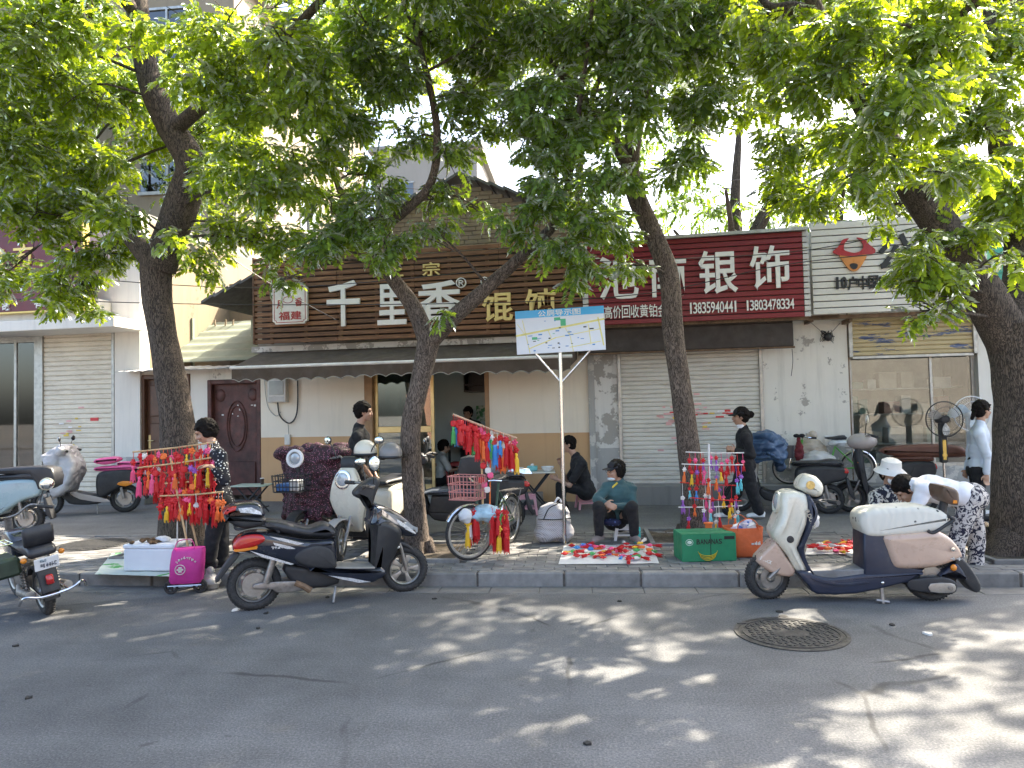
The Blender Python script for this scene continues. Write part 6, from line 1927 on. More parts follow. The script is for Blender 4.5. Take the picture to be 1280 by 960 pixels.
MB().lathe([(0, -.1), (.12, -.1), (.13, .08), (0, .08)], 20, Matrix.Translation((.55, .0, .88))).build('seat_bag', M_VINYL, t)
# black scooter with brown seat by the display window
t, wb = place('parked_scooter', 'black scooter with long brown seat in front of the display window', 'scooter', (1152, 642), (1064, 640), SWZ, GS)
M_BRSEAT = mat('brown leather seat', (.14, .055, .035), .45, 0, .2, 6, .2, 90)
scooter(t, wb, M_MATBLK, M_MATBLK, M_BRSEAT, r=.21, mir=False, h=1.08)
MB().puff([(-.55, .80), (-.5, .92), (-.2, .96), (.35, .93), (.5, .86), (.3, .80), (-.2, .78)], .15, .05, 3).build('long_seat', M_BRSEAT, t, 60)
mirror(t, (1.0 * wb / 1.28, .2, 1.1), (.97 * wb / 1.28, .30, 1.32), (.05, .012, .06), rad(90), M_IVORY)
MB().ell((.72, .05, 1.0), (.2, .16, .12), 12, 8).build('stuffed_sack', M_TAUPE, t)
# bicycles
def bicycle(t, wb, r, m, steer=0.0, step=True):
    wheel(t, 0, r, .038, 0, 0, True); f = wheel(t, wb, r, .038, 0, steer, True)
    bb_ = V((wb * .42, 0, r * .9)); st = V((wb * .30, 0, r * 2.25)); hd = V((wb * .80, 0, r * 2.45)); hl = V((wb * .84, 0, r * 2.0))
    q = MB()
    q.tube([bb_, st + V((-.02, 0, .12))], .015, 8)
    q.tube([bb_, hl], .02, 8)
    if not step:
        q.tube([st, hd], .015, 8)
    q.tube([hd + V((-.01, 0, .08)), hl], .02, 8)
    for sd in (-1, 1):
        q.tube([bb_ + V((0, sd * .02, 0)), (0, sd * .05, r)], .009, 6)
        q.tube([st + V((0, sd * .02, 0)), (0, sd * .05, r)], .008, 6)
    q.build('frame', m, t)
    R = Matrix.Rotation(steer, 3, 'Z')
    q = MB()
    for sd in (-1, 1):
        q.curve([hl, V((wb, 0, 0)) + R @ V((-.04, sd * .045, r * 1.7)), V((wb, 0, 0)) + R @ V((0, sd * .05, r))], .011, 6)
    q.build('front_fork', M_CHROME, t)
    q = MB()
    cx = V((wb * .79, 0, r * 2.75))
    q.tube([hd, cx], .013, 8)
    q.curve([cx + R @ V((-.16, -.28, .04)), cx + R @ V((-.02, -.24, .05)), cx, cx + R @ V((-.02, .24, .05)), cx + R @ V((-.16, .28, .04))], .011, 8)
    hb = q.build('handlebar', M_CHROME, t)
    for sd in (-1, 1):
        MB().tube([cx + R @ V((-.10, sd * .265, .045)), cx + R @ V((-.20, sd * .29, .038))], .016, 8).build('grip', M_MATBLK, hb)
    MB().puff([(st.x - .14, st.z + .12), (st.x - .12, st.z + .19), (st.x + .02, st.z + .17), (st.x + .14, st.z + .16), (st.x + .12, st.z + .13)], .08, .03, 2).build('saddle', M_VINYL, t, 60)
    for x0, st_ in ((0, 0), (wb, steer)):
        q = MB()
        n = 16
        a0, a1 = (.3, 3.4) if x0 == 0 else (.5, 3.0)
        R2 = Matrix.Rotation(st_, 3, 'Z')
        prof = []
        for k in range(n + 1):
            a = a0 + (a1 - a0) * k / n
            c_ = V((math.cos(a) * (r + .02), 0, math.sin(a) * (r + .02) + r))
            o_ = V((math.cos(a), 0, math.sin(a)))
            prof.append([V((x0, 0, 0)) + R2 @ (c_ + V((0, y, 0)) + o_ * h_) for y, h_ in ((-.028, -.008), (-.018, .006), (0, .01), (.018, .006), (.028, -.008), (0, .004))])
        q.loft(prof, True)
        q.build('mudguard', M_CHROME, t)
    q = MB().disc(bb_ + V((0, -.05, 0)), .085, (0, 1, 0), .006, 24)
    q.tube([bb_ + V((0, -.06, 0)), bb_ + V((.12, -.07, -.12))], .009, 6); q.tube([bb_ + V((0, .06, 0)), bb_ + V((-.12, .07, .12))], .009, 6)
    q.box(bb_ + V((.12, -.12, -.12)), (.08, .07, .02)); q.box(bb_ + V((-.12, .12, .12)), (.08, .07, .02))
    q.build('crank', M_STEEL, t)
    q = MB()
    for i in range(4):
        y = -.06 + .04 * i
        q.tube([(-.28, y, r * 2.18), (.16, y, r * 2.22)], .006, 5)
    for sd in (-1, 1):
        q.tube([(-.2, sd * .06, r * 2.18), (0, sd * .06, r)], .006, 5)
    q.build('rear_rack', M_STEEL, t)
t = place_h('bicycle', 'old bicycle with front basket carrying the rack of red charms', 'bicycle', (588, 700), 251, 1.0, SWZ, 'bicycles on the pavement')
bicycle(t, 1.0, .28, mat('dark green frame', (.03, .08, .05), .4, 0, .2), -.6)
BIKE = t
q = MB()
for z in (.64, .72, .80, .88):
    q.tube([V((x_, y_ * (1 + (z - .64) * .4), z)) for x_, y_ in ((.92, -.15), (1.16, -.15), (1.16, .15), (.92, .15), (.92, -.15))], .006, 5)
for i in range(8):
    y_ = -.14 + .04 * i
    q.tube([(1.16, y_, .64), (1.165, y_ * 1.1, .88)], .004, 4); q.tube([(.92, y_, .64), (.92, y_ * 1.1, .88)], .004, 4); q.tube([(.92, y_, .64), (1.16, y_, .64)], .004, 4)
for i in range(6):
    for sd in (-1, 1):
        q.tube([(.92 + .045 * i, sd * .15, .64), (.92 + .045 * i, sd * .165, .88)], .004, 4)
b0 = q.build('basket', mat('rosy wire', (.5, .2, .18), .5), t)
_gl = FM @ V((X(1072, -.24, 590), -.24, Z(607, 865, -.42)))
t = thing('bicycle', 'green bicycle leaning at the white peeling wall beside plastic sacks', 'bicycle', _gl, FROT + math.pi, 'bicycles on the pavement')
bicycle(t, 1.0, .25, mat('apple green frame', (.10, .42, .05), .35, 0, .1, 5, coat=.3), -.2)
GBIKE = t
# ================================================================== PEOPLE (joints placed from the photo with their depth)
M_SKIN = mat('skin', (.42, .25, .17), .5, 0, .08, 9, .08, 120)
M_HAIR = mat('black hair', (.008, .006, .005), .75, 0, .3, 40, .5, 160, spec=.15)
M_BLKC = mat('black cotton', (.009, .009, .011), .85, 0, .25, 8, .3, 120, sheen=.03)
M_EYE = mat('dark eye', (.02, .015, .012), .2)
M_LIP = mat('lips', (.33, .13, .10), .45)
def headmat(f, tilt=0.0):
    f = V(f).normalized()
    y = V((0, 0, 1)).cross(f).normalized()
    z = f.cross(y).normalized()
    R = Matrix((f, y, z)).transposed()
    return R @ Matrix.Rotation(tilt, 3, 'X')
def hand(q, w, d, n, s=1.0, curl=.5):
    """palm and five fingers; d = direction of the fingers, n = palm normal"""
    d = V(d).normalized()
    n = V(n); n = (n - d * n.dot(d)).normalized()
    sd = d.cross(n).normalized()
    R = Matrix((d, sd, n)).transposed()
    q.ell(V(w) + d * .045 * s, (.05 * s, .040 * s, .018 * s), 12, 8, R)
    for i, (o, L) in enumerate(((-.030, .062), (-.010, .074), (.010, .070), (.029, .055))):
        a = V(w) + d * .082 * s + sd * o * s
        b = a + (d * math.cos(curl * .6) - n * math.sin(curl * .6)) * L * .5 * s
        c = b + (d * math.cos(curl * 1.7) - n * math.sin(curl * 1.7)) * L * .5 * s
        q.capsule(a, b, .0095 * s, .009 * s, 8); q.capsule(b, c, .009 * s, .008 * s, 8)
    a = V(w) + d * .025 * s - sd * .033 * s
    b = a + (d * .6 - sd * .7 - n * .25).normalized() * .035 * s
    c = b + (d * .85 - sd * .2 - n * .35).normalized() * .03 * s
    q.capsule(a, b, .012 * s, .0105 * s, 8); q.capsule(b, c, .0105 * s, .009 * s, 8)
def person(label, base, J, face, tilt=0.0, shirt=None, sleeve=1.0, trous=None, shoe=None, hairst='short', hairm=None, hands=None, long=0.0, legw=1.0, torso=1.0, collar=None, curl=.6, feet=None, shw=.003, trouser_end=.92, hs=1.0, group=None):
    b = V(base)
    J = {k: V(v) - b for k, v in J.items()}
    q = MB()
    H = J['head']
    R = headmat(face, tilt)
    hp = lambda x, y, z: H + R @ (V((x, y, z)) * hs)
    # skull, face, jaw, nose, ears
    q.ell(hp(-.012, 0, .030), (.098 * hs, .077 * hs, .092 * hs), 20, 14, R)
    q.ell(hp(.022, 0, -.028), (.066 * hs, .060 * hs, .085 * hs), 18, 12, R)
    q.ell(hp(.045, 0, -.085), (.034 * hs, .036 * hs, .026 * hs), 12, 8, R)
    q.capsule(hp(.088, 0, .012), hp(.104, 0, -.028), .010 * hs, .016 * hs, 8)
    for sd in (-1, 1):
        q.ell(hp(.070, sd * .032, -.030), (.024 * hs, .026 * hs, .022 * hs), 10, 6, R)
        q.ell(hp(.074, sd * .030, .030), (.020 * hs, .028 * hs, .010 * hs), 10, 6, R)
        q.ell(hp(-.005, sd * .078, -.010), (.020 * hs, .010 * hs, .030 * hs), 10, 8, R)
    q.ell(hp(.083, 0, -.062), (.016 * hs, .025 * hs, .010 * hs), 10, 6, R)
    N = J['neck']
    q.capsule(N, hp(-.015, 0, -.05), .058 * torso, .052, 12)
    P0 = J['pelvis']
    q.capsule(P0, N, .06, .05, 10)
    for s in 'LR':
        S, E, W = J['sh' + s], J['el' + s], J['wr' + s]
        q.capsule(N - V((0, 0, .03)), S - V((0, 0, .02)), .03, .032, 8)
        q.capsule(S, E, .040, .036, 10)
        q.capsule(E, W, .038, .025, 10)
        dd = (hands or {}).get(s)
        hd = V(dd[0]) if dd else (W - E)
        hn = V(dd[1]) if dd else V((0, 1, 0))
        hand(q, W, hd, hn, 1.0, curl)
        q.capsule(P0, J['kn' + s], .05, .045, 8)
        q.capsule(J['kn' + s], J['an' + s], .042, .032, 8)
        q.capsule(J['an' + s], J['an' + s] + V((0, 0, -.03)), .03, .03, 8)
    o = remesh(q, 'person', M_SKIN, None, .0082, 2, fac=.5)
    o.location = b
    tag(o, label, 'person', group)
    # eyes, brows
    e = MB()
    for sd in (-1, 1):
        e.ell(hp(.082, sd * .031, .008), (.008, .013, .0055), 8, 6, R)
        e.ell(hp(.088, sd * .031, .030), (.006, .020, .004), 8, 4, R)
    e.build('eyes_and_brows', M_EYE, o)
    e = MB(); e.ell(hp(.096, 0, -.060), (.006, .022, .006), 10, 5, R); e.build('mouth', M_LIP, o)
    # trousers
    t = MB()
    pr = .135 * torso
    hipo = (J['shL'] - J['shR']); hipo.z = 0
    hipo = hipo.normalized() * .085 if hipo.length > .01 else V((0, .085, 0))
    t.ell(P0, (pr, pr * 1.05, pr * .95), 14, 10)
    t.capsule(P0 + hipo * .8, P0 - hipo * .8, pr * .82, pr * .82)
    up = (N - P0).normalized()
    t.capsule(P0, P0 + up * .1, pr * .95, pr * .9)
    for s, sg in (('L', 1), ('R', -1)):
        hp0 = P0 + hipo * sg
        K, A = J['kn' + s], J['an' + s]
        t.capsule(hp0, K, .095 * legw, .072 * legw)
        t.capsule(K, K.lerp(A, trouser_end), .072 * legw, .056 * legw * (1.15 if legw > 1.05 else 1))
    remesh(t, 'trousers', trous or M_BLKC, o, .0145, 2, .009, 11)
    # shirt
    t = MB()
    mid = P0.lerp(N, .55)
    sd = (J['shL'] - J['shR'])
    w_ = max(sd.length, .2)
    sd.normalize()
    fw = sd.cross(up).normalized()
    RT = Matrix((sd, fw, up)).transposed()
    t.ell(P0.lerp(N, .12), (.165 * torso, .125 * torso, .15), 16, 8, RT)
    t.ell(P0.lerp(N, .42), (.160 * torso, .118 * torso, .18), 16, 8, RT)
    t.ell(P0.lerp(N, .72), (.172 * torso, .120 * torso, .17), 16, 8, RT)
    t.capsule(J['shL'], J['shR'], .068 * torso, .068 * torso)
    for s in 'LR':
        t.capsule(N - up * .03, J['sh' + s], .078 * torso, .074 * torso)
    t.capsule(N + up * -.02, N + up * .015, .078 * torso, .066 * torso)
    if long:
        t.ell(P0 - V((0, 0, long * .4)), (.185 * torso, .15 * torso, .13 + long * .5), 16, 10, RT)
    for s in 'LR':
        S, E, W = J['sh' + s], J['el' + s], J['wr' + s]
        if sleeve <= 1.0:
            t.capsule(S, S.lerp(E, sleeve), .074, .062)
        else:
            t.capsule(S, E, .072, .058)
            t.capsule(E, E.lerp(W, sleeve - 1), .055, .040)
    remesh(t, 'shirt', shirt or M_BLKC, o, .0135, 2, .011, 12)
    # shoes
    for s in 'LR':
        A = J['an' + s]
        fd = V((feet or {}).get(s, (R @ V((1, 0, 0))))); fd.z = 0; fd.normalize()
        g = V((A.x, A.y, A.z - .07))
        q = MB()
        RF = Matrix((fd, V((-fd.y, fd.x, 0)), V((0, 0, 1)))).transposed()
        q.ell(g + fd * .05 + V((0, 0, .030)), (.13, .045, .035), 14, 8, RF)
        q.ell(g - fd * .03 + V((0, 0, .05)), (.055, .043, .05), 12, 8, RF)
        q.box(g + fd * .05 + V((0, 0, .012)), (.25, .08, .02), RF, .008)
        remesh(q, 'shoe', shoe or M_BLKC, o, .011, 2)
    # hair
    hm = hairm or M_HAIR
    if hairst:
        q = MB()
        q.ell(hp(-.020, 0, .055), (.100 * hs, .087 * hs, .092 * hs), 18, 12, R)
        q.ell(hp(-.05, 0, -.01), (.072 * hs, .080 * hs, .085 * hs), 16, 10, R)
        for k in range(9):
            a = -1 + k * .25
            q.capsule(hp(.03, a * .07, .105 - .03 * a * a), hp(.080 - .03 * abs(a), a * .074, .070 - .02 * (k % 2)), .018, .012, 6)
        if hairst == 'bob':
            for sd in (-1, 1):
                q.ell(hp(-.01, sd * .074, .0), (.045, .018, .07), 12, 8, R)
        if hairst == 'bun':
            q.ell(hp(-.145, 0, .03), (.05, .05, .05), 12, 8, R)
        if hairst == 'pony':
            q.capsule(hp(-.11, 0, .0), hp(-.16, .0, -.10), .035, .022)
        Rh = random.Random(len(q.v) + int(1000 * H.z))
        for k in range(110):
            a, z = Rh.uniform(.75, 5.53), Rh.uniform(-.3, 1)
            cz = math.sqrt(max(0, 1 - z * z))
            p0 = hp(-.026 + .098 * cz * math.cos(a), .084 * cz * math.sin(a), .045 + .088 * z)
            p1 = hp(-.030 + .108 * cz * math.cos(a + .15), .092 * cz * math.sin(a + .15), .045 + .088 * z - Rh.uniform(-.01, .06))
            q.capsule(p0, p1, .012, .006, 5)
        remesh(q, 'hair', hm, o, .0075, 0, .008, 42)
    return o, hp, R
def cap(o, hp, R, m, brim=True):
    q = MB()
    q.ell(hp(-.012, 0, .050), (.106, .090, .086), 18, 10, R, -.1)
    if brim:
        pts = []
        for k in range(13):
            a = -1.25 + 2.5 * k / 12
            pts.append((math.cos(a), math.sin(a)))
        top = [hp(.055 + .11 * c, .082 * s, .052 - .022 * c - .03 * s * s) for c, s in pts]
        bot = [hp(.055 + .11 * c, .082 * s, .044 - .022 * c - .03 * s * s) for c, s in pts]
        inn = [hp(.03, .082 * s, .055) for c, s in pts]
        q.loft([inn, top, bot, [p - R @ V((0, 0, .008)) for p in inn]], False, False)
    return q.build('cap', m, o, 60)
def JJ(Y, d):
    return {k: P(v[0], v[1], Y + (v[2] if len(v) > 2 else 0)) for k, v in d.items()}
# ---- polka dot woman
g = G(264, 711, SWZ); Y = g.y
o, hp, R = person('woman in navy polka dot top and black trousers bending over the charm rack', g, JJ(Y, dict(head=(257, 540), neck=(267, 560), pelvis=(275, 627), shL=(275, 570, -.17), shR=(263, 569, .17), elL=(281, 601, -.24), elR=(258, 597, .16), wrL=(264, 583, -.34), wrR=(246, 578, .0), knL=(266, 668, -.1), knR=(277, 668, .1), anL=(262, 701, -.1), anR=(278, 702, .1))), (-.9, -.35, -.42),
    shirt=pattern('navy polka dot cotton', '#0c0f1c', '#d9d9d6', 34, .26, .8, .75), sleeve=1.75, hairst='bob', long=.12, legw=1.12, shoe=mat('black cloth shoe', (.012, .012, .014), .7), feet={'L': (-.9, -.4, 0), 'R': (-.9, -.4, 0)}, hands={'L': ((-1, .1, .1), (0, 0, 1)), 'R': ((-1, 0, .1), (0, 0, 1))})
# ---- man in black t-shirt
g = G(452, 672, SWZ); Y = g.y
person('man in black t-shirt standing in profile by the restaurant door', g, JJ(Y, dict(head=(455, 515), neck=(449, 535), pelvis=(449, 603), shL=(455, 545, .19), shR=(447, 546, -.19), elL=(462, 577, .2), elR=(452, 580, -.24), wrL=(470, 596, .1), wrR=(467, 600, -.14), knL=(452, 640, .1), knR=(449, 640, -.1), anL=(452, 667, .1), anR=(449, 668, -.1))), (1, .12, -.05), shirt=M_BLKC, sleeve=.7, hairst='short', feet={'L': (1, 0, 0), 'R': (1, 0, 0)}, torso=1.08)
# ---- seated man in black
g = G(715, 640, SWZ); Y = g.y
person('man in black seated on a pink stool at the folding table', g, JJ(Y, dict(head=(710, 556), neck=(720, 571), pelvis=(733, 614), shL=(727, 580, -.18), shR=(724, 579, .18), elL=(712, 607, -.24), elR=(708, 602, .2), wrL=(698, 600, -.2), wrR=(701, 581, .1), knL=(700, 607, -.13), knR=(702, 608, .15), anL=(699, 633, -.13), anR=(704, 632, .15))), (-1, -.1, -.1), shirt=M_BLKC, sleeve=.75, hairst='short', feet={'L': (-1, 0, 0), 'R': (-1, 0, 0)}, torso=1.1)
# ---- vendor with cap
g = G(768, 676, SWZ); Y = g.y
M_TEALJ = mat('teal green jacket', (.035, .095, .105), .8, 0, .2, 6, .3, 90, sheen=.2)
o, hp, R = person('seated vendor in teal jacket, dark cap and lowered mask', g, JJ(Y, dict(head=(769, 589, .02), neck=(774, 605, .06), pelvis=(773, 650, .14), shL=(788, 611, .12), shR=(759, 610, .0), elL=(792, 634, .0), elR=(746, 624, -.1), wrL=(766, 632, -.22), wrR=(756, 629, -.26), knL=(790, 634, -.28), knR=(748, 634, -.30), anL=(793, 668, -.20), anR=(749, 668, -.24))), (-.86, -.5, .02), shirt=M_TEALJ, sleeve=1.9, hairst='bob', shoe=mat('grey pink shoe', (.22, .18, .17), .8), feet={'L': (.3, -1, 0), 'R': (-.5, -.85, 0)}, hands={'L': ((-1, -.2, -.1), (0, -1, .2)), 'R': ((.8, -.4, -.3), (0, -1, .2))}, torso=1.12, legw=1.05)
cap(o, hp, R, mat('charcoal cap', (.014, .015, .02), .8))
MB().ell(hp(.055, 0, -.088), (.045, .052, .022), 14, 8, R).build('face_mask', mat('pale blue mask', (.62, .70, .74), .8), o)
MB().curve([hp(.01, .06, -.13), hp(.075, .03, -.19), hp(.075, -.03, -.19), hp(.01, -.06, -.13)], .012, 8).build('necklace', mat('yellow beads', (.7, .5, .05), .5), o)
q = MB()
for sd in (-1, 1):
    q.tube([hp(.098 + .004 * math.cos(a), sd * .033 + .026 * math.cos(a), .006 + .018 * math.sin(a)) for a in np.linspace(0, 6.283, 13)], .0025, 4, False)
q.build('spectacles', M_EYE, o)
# ---- woman walking
g = G(932, 648, SWZ); Y = g.y
o, hp, R = person('woman in black suit, black cap and white trainers walking left', g, JJ(Y, dict(head=(925, 521), neck=(930, 537), pelvis=(931, 580), shL=(932, 547, -.17), shR=(929, 546, .17), elL=(940, 569, -.22), elR=(934, 568, .22), wrL=(920, 563, -.2), wrR=(916, 564, .1), knL=(940, 614, -.08), knR=(921, 614, .1), anL=(949, 640, -.08), anR=(908, 640, .1))), (-1, -.05, 0), shirt=mat('black tracksuit', (.010, .010, .012), .85, 0, .2, 6, .2, 100), sleeve=1.95, hairst='bun', shoe=mat('white trainers', (.7, .7, .69), .6), feet={'L': (-1, 0, 0), 'R': (-1, 0, 0)}, legw=1.25, torso=.98, long=.05)
cap(o, hp, R, M_BLKC)
MB().lathe([(.056, -.02), (.060, .01), (.052, .03)], 16, Matrix.Translation(hp(-.01, 0, -.135))).build('white_collar', mat('white cotton', (.72, .72, .73), .8, 0, .06, 6, .3, 60), o)
# ---- squatting woman in bucket hat
g = G(1108, 692, SWZ); Y = g.y
M_FLOR = blotch('navy and white floral cotton', '#14162a', '#c9c4ba', 19, .52)
o, hp, R = person('squatting woman in white bucket hat, face mask and floral blouse', g, JJ(Y, dict(head=(1113, 592), neck=(1112, 612, .04), pelvis=(1112, 668, .20), shL=(1128, 620, .08), shR=(1096, 620, .0), elL=(1134, 646, -.05), elR=(1090, 645, -.1), wrL=(1124, 668, -.25), wrR=(1104, 662, -.3), knL=(1128, 652, -.25), knR=(1096, 652, -.28), anL=(1124, 684, .0), anR=(1098, 684, -.03))), (.25, -1, -.25), shirt=M_FLOR, sleeve=1.9, hairst='short', feet={'L': (.2, -1, 0), 'R': (-.1, -1, 0)}, torso=1.08)
q = MB().lathe([(0, .135), (.06, .135), (.092, .115), (.100, .05), (.105, .042), (.155, .0), (.157, -.004), (.104, .034), (.094, .045)], 28, Matrix.Translation(H_ := hp(-.005, 0, .02)) @ R.to_4x4())
q.build('bucket_hat', mat('white hat cotton', (.68, .66, .62), .85, 0, .06, 7, .3, 60), o)
MB().ell(hp(.062, 0, -.052), (.052, .060, .050), 16, 10, R).build('face_mask', mat('white mask', (.72, .72, .73), .8), o)
# ---- bending woman
g = G(1203, 728, SWZ); g.y = max(g.y, YK + .25); Y = g.y
M_PAIS = blotch('navy and white paisley trousers', '#151830', '#bdb8b4', 26, .5)
person('woman bending forward in white shirt and paisley trousers behind the beige scooter', g, JJ(Y, dict(head=(1131, 612, .06), neck=(1146, 607), pelvis=(1213, 622), shL=(1155, 612, -.18), shR=(1152, 612, .19), elL=(1138, 648, -.22), elR=(1136, 648, .2), wrL=(1122, 676, -.05), wrR=(1118, 678, .25), knL=(1196, 676, -.1), knR=(1221, 674, .12), anL=(1192, 722, -.1), anR=(1219, 719, .12))), (-.75, -.1, -.75), shirt=mat('white blouse', (.70, .70, .74), .8, 0, .05, 6, .3, 60), sleeve=1.6, trous=M_PAIS, hairst='short', feet={'L': (-1, -.2, 0), 'R': (-1, -.2, 0)}, legw=1.1, torso=1.12)
# ---- woman at the right by the fans
g = G(1224, 650, SWZ); Y = g.y
person('woman in pale blue top with low ponytail beside the big right tree', g, JJ(Y, dict(head=(1228, 513), neck=(1225, 531), pelvis=(1222, 588), shL=(1217, 543, .17), shR=(1224, 544, -.17), elL=(1213, 570, .2), elR=(1234, 570, -.22), wrL=(1208, 588, .1), wrR=(1233, 593, -.22), knL=(1220, 618, .1), knR=(1224, 618, -.1), anL=(1220, 643, .1), anR=(1226, 644, -.1))), (.9, .25, 0), shirt=mat('pale blue knit', (.58, .64, .72), .85, 0, .06, 6, .3, 60), sleeve=1.9, hairst='pony', feet={'L': (1, 0, 0), 'R': (1, 0, 0)})
# ---- people inside the restaurant
def FW(px, py, dep):
    return FM @ FP(px, py, dep)
def sitter(label, px, py, dep, face, shirt, s=1.0):
    """someone sitting; px,py = seat"""
    c = FW(px, py, dep)
    u = V(face).normalized(); l = V((-u.y, u.x, 0))
    J = dict(pelvis=c, neck=c + V((0, 0, .46)) + u * .08, head=c + V((0, 0, .60)) + u * .12)
    for k, sg in (('L', 1), ('R', -1)):
        J['sh' + k] = c + V((0, 0, .40)) + u * .06 + l * .18 * sg
        J['el' + k] = c + V((0, 0, .18)) + u * .18 + l * .22 * sg
        J['wr' + k] = c + V((0, 0, .20)) + u * .40 + l * .12 * sg
        J['kn' + k] = c + V((0, 0, .02)) + u * .42 + l * .10 * sg
        J['an' + k] = c + V((0, 0, -.36)) + u * .40 + l * .10 * sg
    b = V((c.x, c.y, c.z - .43))
    return person(label, b, J, (u.x, u.y, -.2), shirt=shirt, sleeve=.8, hairst='short')
sitter('diner in grey shirt seated behind the charm bicycle', 622, 612, -.35, (-1, -.2, 0), mat('grey shirt', (.28, .29, .31), .85, 0, .08, 6))
sitter('seated diner in pale shirt in the dim restaurant doorway', 548, 600, .7, (.8, .3, 0), mat('pale shirt', (.5, .5, .48), .85))
c = FW(586, 560, 1.35)
J = dict(pelvis=c, neck=c + V((0, 0, .52)), head=c + V((0, -.02, .66)))
for k, sg in (('L', 1), ('R', -1)):
    J['sh' + k] = c + V((.18 * sg, 0, .45)); J['el' + k] = c + V((.24 * sg, -.05, .2)); J['wr' + k] = c + V((.12 * sg, -.25, .15)); J['kn' + k] = c + V((.1 * sg, 0, -.4)); J['an' + k] = c + V((.1 * sg, 0, -.78))
person('cook in dark clothes standing deep inside the restaurant', c - V((0, 0, .85)), J, (-.2, -1, -.15), sleeve=.8)
# ================================================================== MARKET GOODS AND STREET FURNITURE
def col(name, c, r=.6, **k):
    return mat(name, c, r, 0, .12, 12, .2, 90, **k)
CH = dict(red=col('red silk', (.52, .012, .016)), orange=col('orange silk', (.75, .16, .03)), yellow=col('yellow silk', (.80, .50, .03)), pink=col('pink silk', (.78, .10, .24)), blue=col('blue silk', (.06, .26, .60)), cyan=col('cyan silk', (.14, .55, .60)), white=col('white silk', (.70, .66, .62)), purple=col('violet silk', (.30, .10, .42)), green=col('green silk', (.08, .36, .10)), gold=col('gold thread', (.70, .42, .10)))
# a tassel charm: cord (the thing), knot and tassel (parts); three makes
def tassel_mesh(L, r, n=12):
    q = MB()
    q.lathe([(r * .3, 0), (r * .62, -.008), (r * .62, -.02), (r * .45, -.026), (r * .8, -.05), (r, -L), (0, -L * .99)], n)
    for k in range(n):
        a = 2 * math.pi * k / n
        q.tube([(r * .8 * math.cos(a), r * .8 * math.sin(a), -.045), (r * 1.05 * math.cos(a), r * 1.05 * math.sin(a), -L - .01 * (k % 3))], .003, 3)
    return q.mesh('tassel', 50)
def knot_mesh(kind, s):
    q = MB()
    if kind == 0:       # ball knot with lugs
        q.ell((0, 0, -s), (s, s * .7, s), 10, 7)
        for k in range(6):
            a = k * math.pi / 3
            q.ell((s * 1.1 * math.cos(a), 0, -s + s * 1.1 * math.sin(a)), (s * .35, s * .3, s * .35), 6, 4)
    elif kind == 1:     # sachet
        q.puff([(-s, -.2 * s), (-.4 * s, 0), (.4 * s, 0), (s, -.2 * s), (1.1 * s, -1.6 * s), (.5 * s, -2.2 * s), (-.5 * s, -2.2 * s), (-1.1 * s, -1.6 * s)], s * .55, s * .4, 3)
    elif kind == 2:     # diamond endless knot
        for k in range(-2, 3):
            q.tube([(-s + abs(k) * s * .3, .003 * k, -s * 1.3 + k * s * .45), (s - abs(k) * s * .3, -.003 * k, -s * 1.3 + k * s * .45)], s * .14, 6)
            q.tube([(k * s * .45, .004, -s * .3 - abs(k) * s * .3), (k * s * .45, -.004, -s * 2.3 + abs(k) * s * .3)], s * .14, 6)
    else:               # flower of five petals
        for k in range(5):
            a = k * 2 * math.pi / 5
            q.ell((s * .8 * math.cos(a), 0, -s + s * .8 * math.sin(a)), (s * .55, s * .3, s * .5), 8, 5)
        q.ell((0, -s * .25, -s), (s * .4, s * .3, s * .4), 8, 5)
    return q.mesh('knot', 60)
KN = {(k, i): knot_mesh(k, s) for k in range(4) for i, s in enumerate((.020, .028))}
TA = [tassel_mesh(L, r) for L, r in ((.07, .014), (.10, .016), (.14, .018))]
CO = {}
def cordm(L):
    k = round(L, 2)
    if k not in CO:
        CO[k] = MB().tube([(0, 0, .0), (.002, .001, -k * .5), (0, 0, -k)], .0028, 5).mesh('cord', 60)
    return CO[k]
def mcopy(me, m):
    key = (me.name, m.name)
    if key not in CO:
        c = me.copy(); c.materials.clear(); c.materials.append(m); CO[key] = c
    return CO[key]
def charm(p, L, kind, big, tas, c1, c2, label, group, sway=0.0, tl=1.0, rot=None):
    o = ob('hanging_charm', mcopy(cordm(L), CH[c1]), None)
    o.location = p
    o.rotation_euler = rot or (rnd.uniform(-.06, .06) + sway, rnd.uniform(-.06, .06), rnd.uniform(-.5, .5))
    tag(o, label, 'charm', group)
    k = ob('knot', mcopy(KN[(kind, big)], CH[c1]), None, o); k.location = (0, 0, -round(L, 2))
    s = (.020, .028)[big]
    if tas >= 0:
        t_ = ob('tassel', mcopy(TA[tas], CH[c2]), None, o)
        t_.location = (0, 0, -round(L, 2) - s * (2.0 if kind != 1 else 2.2))
        t_.scale = (tl, tl, tl)
    return o
M_BAM = mat('bamboo cane', (.52, .34, .17), .6, 0, .2, 14)
def between(a, b, t):
    return V(a).lerp(V(b), t)
